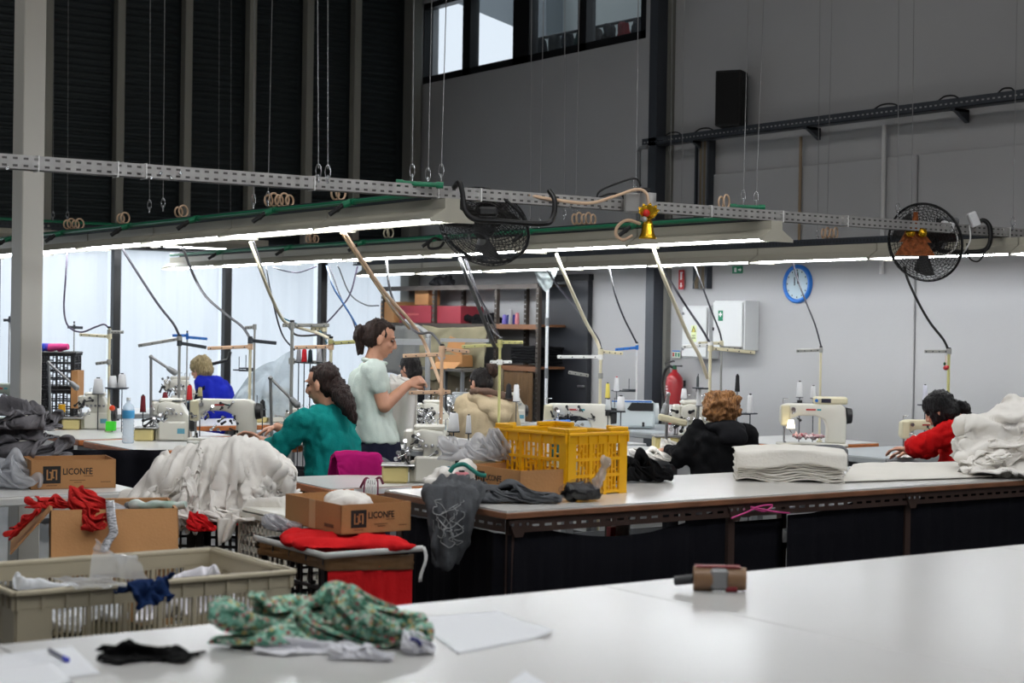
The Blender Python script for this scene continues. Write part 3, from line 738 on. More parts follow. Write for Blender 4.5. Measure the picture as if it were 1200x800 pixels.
# cupboards, signs
CUPW = mat('cupboard_grey', (206, 208, 208), .45)
def cupboard(name, lab, x0, x1, y0, y1, dep, cat):
    a, b = wl(x0, y1, XW-dep), wl(x1, y1, XW-dep); tp = wl((x0+x1)/2, y0, XW-dep); wd = a.y-b.y; h = tp.z-(a.z+b.z)/2
    t = thing(name, lab, cat, (XW-.024, (a.y+b.y)/2, (a.z+b.z)/2), RW)
    MB().box((0, -dep/2+.012, h/2), (wd, dep-.024, h), bev=.006).build('body', CUPW, t)
    d = MB().box((0, -dep+.008, h/2), (wd-.02, .012, h-.03), bev=.004).build('cupboard_door', CUPW, t)
    return t, wd, h, dep, d
t, wd, h, dep, dr = cupboard('meter_cupboard', 'pale grey meter cupboard with a yellow warning sticker', 800, 830, 358, 420, .16, 'cupboard')
for z in (h*.85, h*.18): MB().cyl((-wd*.42, -dep, z), (-wd*.42, -dep-.008, z), .014, n=10).build('lock', GREYP, dr)
st = MB().box((.0, -dep-.0005, h*.47), (.07, .002, .15)).build('warning_sticker', mat('pale_yellow', (214, 224, 170), .6), dr)
tri = MB().prism([(-.03, .50*h), (.03, .50*h), (0, .50*h+.06)], -dep-.003, -dep-.0016).build('warning_triangle', mat('sticker_black', (50, 60, 40), .6), dr)
MB().prism([(-.018, .505*h), (.018, .505*h), (0, .505*h+.04)], -dep-.004, -dep-.003).build('triangle_field', mat('sticker_yellow', (226, 214, 90), .6), dr)
MB().prism([(-.004, .52*h), (.004, .53*h), (-.003, .545*h), (-.006, .53*h)], -dep-.005, -dep-.004).build('bolt_mark', INK, dr)
for z in (.38, .40, .435): MB().box((0, -dep-.002, h*z), (.05, .002, .006)).build('caption_bar', mat('sticker_black', (50, 60, 40), .6), dr)
t, wd, h, dep, dr = cupboard('first_aid_cupboard', 'pale grey first aid cupboard with a green cross sticker', 836, 872, 352, 410, .20, 'cupboard')
MB().box((-.085, -dep-.0005, h*.70), (.06, .002, .085)).build('green_sticker', mat('sign_green', (10, 120, 84), .5), dr)
q = MB().box((-.085, -dep-.002, h*.70+.008), (.014, .002, .042)).box((-.085, -dep-.002, h*.70+.008), (.042, .002, .014)); q.build('white_cross', WHITE, dr)
MB().box((-.085, -dep-.0005, h*.60), (.06, .002, .012)).build('caption_bar', mat('sign_green', (10, 120, 84), .5), dr)
MB().box((-wd*.44, -dep-.004, h*.42), (.012, .01, .03)).build('lock', BLACK, dr)
def sign(lab, x0, x1, y0, y1, m_):
    a, b = wl(x0, y1, XW-.03), wl(x1, y0, XW-.03); t = thing('wall_sign', lab, 'sign', (XW-.024, (a.y+b.y)/2, a.z), RW)
    wd, h = a.y-b.y, b.z-a.z; MB().box((0, -.003, h/2), (wd, .006, h)).build('plate', m_, t); return t, wd, h
SW = mat('sign_white', (232, 232, 232), .5)
t, wd, h = sign('tall red fire extinguisher sign with a white arrow', 795, 801.5, 316, 339, mat('sign_red', (170, 22, 28), .5))
MB().prism([(-wd*.12, h*.34), (wd*.12, h*.34), (wd*.12, h*.2), (wd*.28, h*.2), (0, h*.08), (-wd*.28, h*.2), (-wd*.12, h*.2)], -.008, -.006).build('arrow', SW, t)
MB().box((.0, -.007, h*.66), (wd*.34, .002, h*.34), bev=.002).box((wd*.05, -.007, h*.86), (wd*.5, .002, h*.06)).build('extinguisher_mark', SW, t)
t, wd, h = sign('small green exit sign above the first aid cupboard', 858, 870, 311.5, 320.5, mat('sign_green', (10, 120, 84), .5))
MB().box((-wd*.18, -.007, h*.5), (wd*.22, .002, h*.6)).prism([(wd*.1, h*.4), (wd*.1, h*.6), (wd*.28, h*.6), (wd*.28, h*.75), (wd*.42, h*.5), (wd*.28, h*.25), (wd*.28, h*.4)], -.008, -.006).build('door_and_arrow', SW, t)
t, wd, h = sign('small three-field safety sign above the fire extinguisher', 787.5, 797, 410.5, 419, mat('sign_cream', (205, 215, 200), .5))
MB().box((0, -.007, h*.9), (wd, .002, h*.16)).build('blue_header', BLUEP, t)
for i, m_ in enumerate((mat('sign_red', (170, 22, 28), .5), mat('sign_green', (10, 120, 84), .5), mat('sign_green', (10, 120, 84), .5))):
    MB().box((wd*(-.32+.32*i), -.007, h*.42), (wd*.18, .002, h*.5)).build('field', m_, t)
# fire extinguisher
p = wl(789, 500, XW-.13); fe = thing('fire_extinguisher', 'red fire extinguisher with a black hose hanging below the safety sign', 'extinguisher', (XW-.125, p.y, p.z), RW)
RED = mat('extinguisher_red', (150, 22, 30), .3, coat=.3)
MB().lathe([(.074, 0), (.08, .012), (.082, .05), (.082, .42), (.074, .46), (.045, .495), (.026, .51), (.024, .53), (0, .532)], 22).build('cylinder_body', RED, fe)
MB().lathe([(.083, -.008), (.083, .03)], 20).build('base_ring', BLACK, fe)
MB().cyl((0, 0, .53), (0, 0, .57), .02, n=10).build('valve', mat('valve_green', (30, 90, 60), .4), fe)
MB().box((.05, 0, .60), (.12, .022, .014), M=Tm((0, 0, 0), ry=-.2)).box((.045, 0, .565), (.10, .02, .012)).build('lever', BLACK, fe)
MB().tube(spline([(0, -.02, .55), (-.05, -.03, .56), (-.11, -.03, .5), (-.135, -.03, .38), (-.12, -.03, .26), (-.09, -.04, .2)], 6), .013, 8).build('hose', BLKRUB, fe)
q = MB()
for z in (.12, .18, .24): q.box((0, -.0815, z), (.06, .004, .03))
MB().sheet(lambda u, v: (.083*math.sin(.1+u*.75), -.083*math.cos(.1+u*.75), .09+.12*v), 6, 1).build('white_label', SW, fe)
for i, z in enumerate((.25, .285, .32, .345, .37)): MB().sheet(lambda u, v, z=z: (.083*math.sin(-.55+u*(.5+.1*(i % 2))), -.083*math.cos(-.55+u*(.5+.1*(i % 2))), z+.012*v), 5, 1).build('printed_line', mat('print_grey', (205, 190, 190), .6), fe)
MB().box((0, .09, .4), (.05, .05, .06)).build('wall_hook', BLACK, fe)
# wall clock
p = wl(935.5, 332.5); ck = thing('wall_clock', 'round wall clock with a blue rim on the grey wall', 'clock', (XW-.024, p.y, p.z), RW)
M = Tm((0, 0, 0), rx=math.pi/2)
MB().lathe([(.165, 0), (.165, .03), (.15, .04), (.135, .03), (.13, .022)], 32, M, cap=False).build('rim', BLUEP, ck)
MB().lathe([(.132, .02), (0, .0201)], 32, M, cap=False).build('dial', mat('clock_face', (170, 190, 200), .4), ck)
for a, l in ((.2, .10), (-.9, .07)): MB().box((math.sin(a)*l/2, -.024, math.cos(a)*l/2), (.010, .003, l), M=None).build('hand', BLACK, ck)
for i in range(12):
    a = i*math.pi/6; MB().box((math.sin(a)*.115, -.022, math.cos(a)*.115), (.008, .003, .014)).build('hour_mark', BLACK, ck)
# pipes on the wall
for x, y0, y1, r, m_, lab in ((1037, 146, 321, .02, mat('pipe_white', (196, 196, 196), .4), 'white vertical conduit on the right wall below the tray'), (940, 160, 285, .014, mat('pipe_brown', (142, 122, 98), .6), 'thin brownish vertical pipe on the wall below the tray')):
    a, b = wl(x, y0, XW-.05), wl(x-4, y1, XW-.05); o = MB().cyl((0, 0, 0), (0, 0, a.z-b.z), r, n=10).build('wall_conduit', m_); o.location = (XW-.046, b.y, b.z); tag(o, lab, 'pipe')
a = wl(755, 173, XW-.28); o = MB().tube(spline([(0, 0, -.9), (0, 0, -.12), (0, 0, -.03), (0, -.03, 0), (0, -.12, 0)], 5), .02, 8).build('wall_conduit', GREYP); o.location = (XW-.30, a.y+.05, a.z); tag(o, 'grey elbow conduit beside the charcoal column', 'pipe')
# dark door
a, b = wl(643, 400), wl(693, 328)
d_ = struct(thing('door_1', 'x', 'x', (XW, (a.y+b.y)/2, 0), RW)); del d_['label']; del d_['category']
wd, h = a.y-b.y, b.z
MB().box((0, -.04, h/2), (wd, .06, h), bev=.004).build('door_leaf', mat('door_dark', (30, 32, 38), .5), d_)
MB().box((-wd/2-.05, -.03, h/2+.02), (.10, .06, h+.04)).box((0, -.03, h+.03), (wd, .06, .06)).build('door_jamb', mat('jamb_black', (14, 14, 16), .6), d_)
MB().box((wd*.40, -.085, 1.02), (.10, .03, .025), bev=.006).build('door_handle', STEEL, d_)
o = thing('white_pole', 'thin white pole standing upright in front of the dark door', 'pole', (gx(641, 400, XW-.45).x, gx(641, 400, XW-.45).y, 0))
MB().cyl((0, 0, .0), (0, 0, 2.0), .016, n=8).build('shaft', mat('pole_white', (235, 238, 240), .35), o)
MB().cyl((0, 0, 1.62), (0, 0, 1.70), .022, n=8).build('joint', GREYP, o); MB().cyl((0, 0, 1.1), (0, 0, 1.2), .02, n=8).build('joint', GREYP, o); MB().cyl((0, 0, 0), (0, 0, .02), .07, n=14).build('foot', GREYP, o)

# ================================================================== SHELF RACK in the corner
SHM = mat('rack_brown_steel', (74, 66, 60), .55, .3, var=.2, vscale=8)
sx1 = XW-.05; sx0 = sx1-.38
def shy(x, y=400): return gx(x, y, sx0).y
ys = [shy(447), shy(507), shy(580), shy(629)]
rk = thing('shelf_rack', 'tall brown steel slotted-angle rack in the corner beside the dark door', 'rack', (0, 0, 0))
z4, z3, z2, z1 = gx(540, 334, sx0).z, gx(540, 379, sx0).z, gx(612, 429, sx0).z, .25
for y in ys:
    for x in (sx0, sx1):
        q = MB(); perf(q, z4, .04, .05, .012, .028, 1, lambda a_, b_, x=x, y=y: (x-.001, y-.02+b_, a_)); q.box((x+.02, y-.02, z4/2), (.04, .003, z4)); q.build('upright', SHM, rk)
for z in (z4, z3, z2, z1):
    for i in range(3):
        MB().box(((sx0+sx1)/2, (ys[i]+ys[i+1])/2, z-.012), (sx1-sx0, abs(ys[i]-ys[i+1])-.01, .024)).box((sx0+.005, (ys[i]+ys[i+1])/2, z-.025), (.008, abs(ys[i]-ys[i+1]), .05)).build('shelf', SHM if i < 2 or z == z4 else mat('shelf_wood', (118, 78, 50), .6), rk)
def plainbox(name, lab, x0, x1, yt, zb, m_, dx=0, dep=.3, cat='box', flaps=False, group=None):
    a, b = gx(x0, yt, sx0+.02+dx), gx(x1, yt, sx0+.02+dx); h = a.z-zb; wd = a.y-b.y
    t = thing(name, lab, cat, (sx0+.02+dx+dep/2, (a.y+b.y)/2, zb), RW, group)
    MB().box((0, 0, h/2), (wd, dep, h), bev=.004).build('body', m_, t); MB().box((0, 0, h+.001), (wd*.98, .05, .003)).build('tape_strip', mat('tape_beige', (190, 165, 120), .4), t)
    return t, wd, h, dep
RBOX = mat('red_box', (138, 38, 52), .7, var=.08)
plainbox('carton', 'plain brown carton at the window end of the rack', 446, 462, 353.5, z3, CARD, cat='box')
t, wd, h, dp = plainbox('red_carton', 'long crimson carton lying on the rack shelf', 468, 505, 358, z3, RBOX)
MB().box((-wd*.05, -dp/2-.002, h*.5), (wd*.35, .003, .02)).build('faded_print', mat('faded_red', (176, 88, 84), .7), t)
plainbox('red_carton', 'shorter crimson carton beside the rack upright', 509, 540, 358.5, z3, RBOX, .02)
plainbox('carton', 'small pale carton standing on the rear of the red carton', 486, 502, 338, gx(494, 357, sx0).z, CARD, .1, .16)
g = MB().cap((0, -.15, 0), (0, .15, 0), .06); o = link('cloth_bundle', remesh(g, .02, 2, disp=fold(.03, (12, 8, 8), 3)), cloth('dark_grey_cloth', (60, 60, 64))); o.location = (sx0+.2, shy(500), z4+.05); tag(o, 'dark grey cloth bundle lying on top of the rack', 'cloth')
g = MB().cap((0, -.3, 0), (0, .3, 0), .05); o = link('cloth_bundle', remesh(g, .02, 2, disp=fold(.04, (12, 8, 8), 5)), cloth('black_cloth', (18, 18, 20))); o.location = (sx0+.15, shy(552), z3+.045); tag(o, 'flat black cloth bundle beside the crimson cartons', 'cloth')
# black fabric layers on the lower shelf
for i in range(6):
    q = MB(); q.sheet(lambda u, v, i=i: (sx0+.02+.4*v, shy(626)+(shy(597)-shy(626))*u+.03*noise.noise(Vector((i*3., v*3, u))), z2+.035+.028*i+.012*noise.noise(Vector((u*5, v*4, i*9.)))), 16, 8, .026)
    tag(q.build('folded_fabric', cloth('black_cloth', (18, 18, 20))), 'folded black fabric in the pile on the low rack shelf', 'fabric', 'black fabrics on the rack')
# brown roll curtain and boards at the bottom of the rack
BRN = cloth('brown_curtain', (92, 72, 52), var=.15)
o = MB().sheet(lambda u, v: (sx0-.03+.012*math.sin(u*38), shy(628)+(shy(594)-shy(628))*u, .1+(z2-.16)*v), 40, 4, .004).build('rack_curtain', BRN); tag(o, 'brown hanging cloth closing the bottom of the rack', 'curtain')
o = MB().sheet(lambda u, v: (sx0-.03+.010*math.sin(u*60), shy(593)+(shy(500)-shy(593))*u, .1+(gx(540, 429, sx0).z-.1)*v), 60, 4, .004).build('rack_curtain', cloth('taupe_curtain', (112, 102, 84))); tag(o, 'taupe hanging cloth along the rack below the olive sheet', 'curtain')
# olive sheet draped over the shelf front
OL = cloth('olive_sheet', (132, 126, 104), var=.15, vscale=3)
def osf(u, v):
    y = shy(500)+(shy(577)-shy(500))*u
    sag = .08*math.sin(u*math.pi)*(1-v)+.05*ridge((u*3+v*1.5, v*1.2, 0), (1, 1, 1), 2)*(1-abs(v-.5))
    return (sx0-.05-.06*math.sin(v*3)*(.5+.5*noise.noise(Vector((u*4, v*3, 1))))-sag*.5, y, z3-.02-(.55+.12*noise.noise(Vector((u*3, 5, 0))))*v-sag*.3)
tag(MB().sheet(osf, 44, 30, .004).build('draped_sheet', OL), 'olive grey sheet draped from the rack shelf', 'sheet')
GRYSH = cloth('grey_sheet', (120, 120, 118), var=.1)
tag(MB().sheet(lambda u, v: (sx0-.06+.02*math.sin(u*16+v), shy(448)+(shy(499)-shy(448))*u, z3-.03-.55*v+.02*noise.noise(Vector((u*5, v*4, 1)))), 36, 10, .004).build('draped_sheet', GRYSH), 'plain grey sheet hung on the window end of the rack', 'sheet')
# open carton with a printed triangle in front of the sheet
p = gx(532, 428, sx0-.25); t = thing('open_carton', 'open torn carton with a blue triangle print in front of the rack', 'box', (p.x, p.y, p.z-.02), RW+.4)
MB().box((0, 0, .07), (.34, .2, .12)).build('body', CARD, t)
MB().box((.02, -.16, .11), (.30, .14, .006), M=Tm((0, 0, 0), rx=.5)).build('flap', CARD, t); MB().box((-.1, .08, .2), (.2, .006, .16), M=Tm((0, 0, 0), ry=.3)).build('flap', CARD, t)
MB().prism([(-.14, .11), (-.04, .11), (-.09, .04)], -.104, -.102).build('blue_triangle', mat('pale_blue', (150, 180, 210), .6), t)
tb = thing('packing_bench', 'low bench under the torn carton by the rack', 'bench', (p.x, p.y, 0), RW); MB().box((0, 0, p.z-.04), (.9, .4, .03)).build('bench_top', mat('bench_grey', (90, 86, 80), .6), tb)
for s in (-1, 1):
    for k in (-1, 1): MB().box((s*.42, k*.17, (p.z-.055)/2), (.03, .03, p.z-.055)).build('leg', GREYP, tb)
# thread cones on the rack
for i, (x, h, c) in enumerate(((591, .10, (120, 110, 190)), (596, .10, (40, 48, 120)), (598.5, .155, (150, 150, 155)), (602.5, .10, (40, 48, 120)), (606, .12, (190, 120, 130)))):
    p = gx(x, 379, sx0+.1+.03*(i % 2)); o = MB().lathe([(.02, 0), (.024, .01), (.02, h*.9), (.012, h), (0, h)], 12).build('thread_spool', mat('thread_%d' % i, c, .8)); o.location = (p.x, p.y, z3+.0)
    tag(o, ['lilac thread spool at the end of the rack row', 'navy thread spool beside the lilac one on the rack', 'tallest grey thread cone on the rack', 'navy thread spool beside the pink one on the rack', 'pink thread spool on the rack'][i], 'thread spool')

# ================================================================== SEWING TABLES
TZ = .75
TABS = []
def on_table(p): return any(a <= p.x <= b and c <= p.y <= d for a, b, c, d in TABS)
def sew_table(lab, x0, x1, y0, y1, rz=0, edge=WOODEDGE, z=TZ, top=LAMIN, drawer=False):
    c = ((x0+x1)/2, (y0+y1)/2, 0); sx, sy = x1-x0, y1-y0; TABS.append((x0, x1, y0, y1))
    t = thing('sewing_table', lab, 'table', c, rz)
    MB().box((0, 0, z-.012), (sx-.01, sy-.01, .024)).build('tabletop', top, t)
    MB().box((0, 0, z-.026), (sx, sy, .042), bev=.006).build('edge_band', edge, t)
    for i in (-1, 1):
        MB().box((i*(sx/2-.12), 0, (z-.05)/2), (.06, .06, z-.05)).build('leg', GREYP, t)
        MB().box((i*(sx/2-.12), 0, .02), (.07, min(.6, sy*.8), .04)).build('foot', GREYP, t)
    MB().box((0, 0, .2), (sx-.24, .03, .05)).build('cross_bar', GREYP, t)
    if drawer:
        d = MB().box((-sx/2+.25, -sy/2+.17, z-.13), (.28, .30, .13), bev=.006).build('drawer', mat('drawer_grey', (150, 150, 146), .5), t)
        MB().box((-sx/2+.25, -sy/2+.01, z-.09), (.30, .02, .02)).build('drawer_lip', mat('drawer_grey', (150, 150, 146), .5), d)
    return t
GREYTOP = mat('grey_tabletop', (172, 178, 182), .35)
GEDGE = mat('grey_edge', (150, 154, 156), .5)
t1_ = sew_table('white sewing table with taped wooden edge beside the red covered crate', 4.2, 5.35, 7.5, 8.2, -.06, drawer=True)
MB().box((-.27, -.352, TZ-.022), (.34, .003, .03)).build('paper_strip', mat('sign_white', (232, 232, 232), .5), t1_)
sew_table('white sewing table with wooden edge, the nearer of two beyond the white cloth heap', 4.28, 5.5, 10.32, 11.32)
sew_table('white sewing table with wooden edge carrying the water bottle', 4.3, 5.5, 11.46, 12.5, drawer=True)
sew_table('long white sewing table under the dark crates by the window', 4.4, 6.95, 12.6, 13.5)
sew_table('far sewing table in front of the blond worker', 5.6, 6.9, 14.45, 15.4, edge=GEDGE)
sew_table('white sewing table strewn with white cloth beside the standing worker', 6.0, 6.98, 9.3, 11.4, edge=GEDGE)
sew_table('far white sewing table in front of the beige hooded worker', 7.3, 8.75, 11.75, 13.0, edge=GEDGE)
sew_table('sewing table behind the yellow crate carrying a pale machine', 7.0, 7.95, 9.5, 10.5, edge=GEDGE)
sew_table('sewing table at the left of the black hooded worker', 6.6, 7.75, 8.35, 9.35, edge=GEDGE)
sew_table('grey topped sewing table below the charcoal column', 8.75, 9.7, 10.35, 12.1, edge=GEDGE, top=GREYTOP)
sew_table('sewing table with brown edge under the cream machine by the wall', 8.8, 9.75, 8.85, 9.8)
sew_table('grey sewing table in front of the worker in red', 8.55, 9.75, 7.7, 8.55, edge=GEDGE, top=GREYTOP)

# ================================================================== MACHINES
def knobs(t, pts, m_=CHROME, r=.011):
    for p in pts: MB().cyl(p, (p[0], p[1]-.022, p[2]+.004), r, r*.75, n=10).build('tension_knob', m_, t)
def links(t, box, n, seed, name='linkage'):
    """polished rods, cranks and screws of the mechanism"""
    rd = random.Random(seed); (x0, y0, z0), (x1, y1, z1) = box
    for k in range(n):
        p = Vector((rd.uniform(x0, x1), rd.uniform(y0, y1), rd.uniform(z0, z1)))
        d = Vector((rd.uniform(-1, 1), rd.uniform(-.5, .5), rd.uniform(-1, 1))).normalized()*rd.uniform(.02, .06)
        q = MB().cyl(p, p+d, rd.uniform(.004, .008), n=6); q.cyl(p+d, p+d*1.12+Vector((0, -.008, 0)), .011, n=8)
        q.build(name, CHROME if rd.random() < .6 else BLACK, t)
def overlock(lab, loc, rz, col=MACHW, boxm=CREAMY, seed=1, s=1.0, nl=12):
    t = thing('overlock_machine', lab, 'sewing machine', loc, rz)
    t.scale = (s, s, s)
    MB().box((-.14, -.04, .042), (.13, .17, .084), bev=.01).build('bed_box', boxm, t)
    MB().box((-.125, -.04, .089), (.17, .19, .008), bev=.003).build('throat_plate', STEEL, t)
    q_ = MB().prism([(-.07, 0), (.16, 0), (.16, .17), (.13, .20), (.10, .255), (-.01, .27), (-.05, .255), (-.055, .19), (.0, .17), (-.005, .105), (-.07, .1)], -.07, .09); soft(q_, 'body', col, t, .012)
    MB().box((.05, -.085, .07), (.19, .035, .13), bev=.01).build('front_cover', col, t)
    MB().box((.03, -.0, .275), (.16, .09, .03), bev=.01).build('top_cover', col, t)
    MB().box((-.075, -.01, .215), (.05, .06, .10), bev=.012).build('needle_head', col, t)
    MB().cyl((-.085, -.03, .16), (-.085, -.03, .10), .006, n=8).box((-.085, -.04, .096), (.02, .05, .008)).build('presser_foot', CHROME, t)
    MB().cyl((-.07, -.035, .17), (-.07, -.035, .092), .004, n=6).build('needle_bar', CHROME, t)
    MB().cyl((.16, .0, .12), (.195, .0, .12), .06, .055, n=18).build('handwheel', BLACK, t)
    knobs(t, [(-.02+.032*i, -.075, .185) for i in range(5)])
    for i in range(4): MB().tube([(-.01+.04*i, -.01, .285), (-.01+.04*i, -.01, .315), (.005+.04*i, -.02, .32)], .003, 5).build('thread_guide', CHROME, t)
    links(t, ((-.12, -.11, .1), (.02, -.06, .24)), nl, seed)
    MB().box((.11, -.104, .07), (.05, .004, .035)).build('rating_plate', mat('plate_blue', (90, 150, 170), .4), t)
    return t
def lockstitch(lab, loc, rz, col=MACHW, seed=2, mech=0, s=1.0, panel=True, name='lockstitch_machine'):
    t = thing(name, lab, 'sewing machine', loc, rz); t.scale = (s, s, s)
    MB().box((0, 0, .012), (.50, .18, .024), bev=.006).build('bed', col, t)
    arm = [(.10, .024), (.24, .024), (.245, .20), (.235, .285), (.20, .31), (-.19, .31), (-.235, .29), (-.24, .17), (-.215, .14), (-.18, .145), (-.165, .20), (-.10, .225), (.02, .222), (.085, .195), (.105, .14)]
    soft(MB().prism(arm, -.05, .05), 'arm', col, t, .014, 3)
    MB().box((-.02, -.0515, .268), (.07, .002, .012)).build('maker_plate', mat('plate_red', (178, 60, 60), .4), t); MB().box((.04, -.0515, .268), (.03, .002, .012)).build('model_plate', mat('plate_teal', (60, 150, 160), .4), t)
    MB().box((-.205, -.055, .225), (.065, .02, .15), bev=.008).build('face_plate', CREAM, t)
    MB().cyl((-.205, -.02, .15), (-.205, -.02, .03), .005, n=8).box((-.205, -.03, .03), (.018, .045, .008)).build('presser_foot', CHROME, t)
    MB().cyl((-.205, .005, .16), (-.205, .005, .035), .006, n=8).build('needle_bar', CHROME, t)
    MB().cyl((.245, 0, .225), (.285, 0, .225), .062, .055, n=20).build('handwheel', BLACK, t)
    if panel:
        MB().box((.13, -.0, .335), (.24, .10, .055), bev=.012).build('control_panel', CREAM, t)
        MB().box((.09, -.052, .335), (.07, .004, .03)).build('display', mat('panel_dark', (40, 44, 60), .3), t)
        MB().cyl((.02, -.051, .335), (.02, -.058, .335), .012, n=10).build('dial', BLUEP, t)
    MB().cyl((-.15, -.05, .27), (-.15, -.075, .27), .016, n=12).build('tension_knob', CHROME, t)
    MB().tube([(-.22, -.03, .31), (-.22, -.03, .345), (-.18, -.03, .345)], .004, 5).build('thread_guide', CHROME, t)
    if mech: links(t, ((-.20, -.085, .05), (.10, -.055, .28)), mech, seed)
    return t
def worklight(lab, foot, elbow, head, m_=STEEL):
    t = thing('work_lamp', lab, 'lamp', foot)
    e, h = elbow-foot, head-foot
    MB().cyl((0, 0, 0), (0, 0, .04), .03, .022, n=12).build('lamp_base', m_, t)
    MB().cyl((0, 0, .03), e, .011, n=8).build('lower_arm', m_, t); MB().ell(e, .017, n=10, m_=7).build('joint', m_, t)
    MB().cyl(e, h, .010, n=8).build('upper_arm', m_, t); MB().cap(h, h+(h-e).normalized()*.05, .02, .024, n=10).build('lamp_head', mat('lamp_grey', (140, 142, 144), .4, .4), t)
R0 = -YAW
def at(x, y, z=TZ): return gz(x, y, z)
def atd(x, d, z=TZ):
    p = W(x, 480, d); return Vector((p.x, p.y, z))
overlock('pale overlock machine with cream base box beside the green tape', atd(107, 13.0), R0+.1, seed=3)
overlock('pale overlock machine with blue sticker next to the water bottle', atd(196, 11.9), R0+.05, seed=4, s=1.05)
lockstitch('large cream cylinder-arm machine in front of the blond worker', atd(262, 11.35)+Vector((0, 0, .04)), R0-.05, seed=5, mech=22, s=.93, panel=False, name='coverstitch_machine')
MB_ = MB().box((0, 0, .03), (.12, .16, .07), bev=.01).build('bed_box', mat('grey_white', (186, 186, 180), .4), bpy.data.objects['coverstitch_machine']); MB_.location = (-.18, -.05, -.06)
overlock('far overlock machine with yellowed top beside the blond worker', atd(206, 15.8), R0+.2, seed=6, s=1.15)
lockstitch('grey green machine half hidden behind the steel post', atd(3, 14.0), R0, col=MACHG, seed=7, panel=False)
overlock('pale overlock machine with tan base box on the table beside the pink covered chair', atd(497, 9.05), R0+.05, seed=8, s=1.08)
overlock('chrome-heavy overlock machine right of the held white fabric', atd(503, 12.9), R0+.1, seed=9, s=.95, nl=40)
overlock('small silver machine at the left shoulder of the beige hooded worker', atd(536, 14.5), R0+.1, col=mat('silver_machine', (176, 182, 186), .35, .3), seed=10, s=.95)
lockstitch('pale cylinder-bed machine with exposed mechanism behind the yellow crate', atd(676, 11.9), R0, seed=11, mech=30, s=1.0, panel=False, name='coverstitch_machine')
overlock('overlock machine with cream arm left of the black hooded worker', atd(808, 11.6), R0+.05, seed=12, s=1.25)
lockstitch('cream lockstitch machine with lit head by the grey wall', atd(952, 12.35), R0, seed=13, mech=3, s=1.02)
lockstitch('machine half hidden by the worker in red', atd(1086, 11.6), R0+.1, col=CREAM, seed=14, mech=6, s=.8)
overlock('small white overlock machine beyond the teal worker', atd(325, 14.3), R0, seed=15, s=1.0)
overlock('white machine head right of the beige hooded worker', atd(594, 14.6), R0+.3, seed=16, s=.95)
overlock('overlock machine between the grey plastic cover and the teal worker', atd(350, 11.6), R0-.1, seed=17, s=.9)
# white control unit with a dark sloped panel
p = atd(742, 14.2); cu = thing('control_unit', 'white boxy machine head with a blue-edged black panel below the column', 'sewing machine', p, R0)
MB().box((0, 0, .125), (.36, .20, .23), bev=.02).build('body', mat('unit_white', (206, 214, 216), .35), cu)
MB().prism([(-.06, .17), (-.02, .225), (.165, .225), (.165, .155), (-.03, .155)], -.106, -.10).build('dark_panel', BLACK, cu)
MB().box((-.02, -.101, .235), (.34, .006, .012)).build('blue_stripe', BLUEP, cu); MB().cyl((.18, 0, .13), (.215, 0, .13), .09, n=18).build('handwheel', mat('pale_wheel', (190, 196, 198), .3), cu)
MB().box((.08, -.104, .04), (.02, .004, .04)).build('switch', BLACK, cu)
bp = atd(648, 11.6, TZ); o = MB().box((0, 0, 0), (.20, .12, .03), bev=.005).build('blue_tray', BLUEP); o.location = W(652, 495, 11.7); o.rotation_euler = (0, -.05, R0); tag(o, 'blue plastic chute sticking out behind the yellow crate', 'tray')
# task lamps
for lab, a, b, c, d in (('grey jointed work lamp in front of the black crates', (60, 490), (57, 425), (84, 449), 12.7), ('grey jointed work lamp beside the water bottle', (177, 492), (177, 418), (198, 432), 12.3), ('grey jointed work lamp left of the teal worker', (319, 500), (317, 443), (342, 468), 11.0), ('chrome work lamp post left of the black hooded worker', (780, 520), (783, 462), (780, 475), 11.2)):
    f = W(*a, d); f.z = TZ; worklight(lab, f, W(*b, d), W(*c, d))
# cream boxes (oil trays) lifted by lamps near machines
o = MB().box((0, 0, 0), (.19, .10, .045), bev=.01).build('lamp_bar', CREAM); o.location = W(788, 492, 11.05); o.rotation_euler = (0, .22, R0); tag(o, 'cream lamp bar over the cloth left of the black hooded worker', 'lamp')
o = MB().cyl((0, 0, 0), (0, 0, -.06), .02, .03, n=12).build('needle_lamp', emis('lamp_glow', (255, 236, 190), 6)); o.location = W(927, 492, 12.2); tag(o, 'small lit lamp on the head of the cream lockstitch machine', 'lamp')
o = MB().box((0, 0, 0), (.07, .03, .02)).build('needle_lamp', emis('lamp_glow2', (255, 240, 210), 4)); o.location = W(1079, 511, 11.35); o.rotation_euler = (0, -.3, R0); tag(o, 'small lit lamp under the machine of the worker in red', 'lamp')

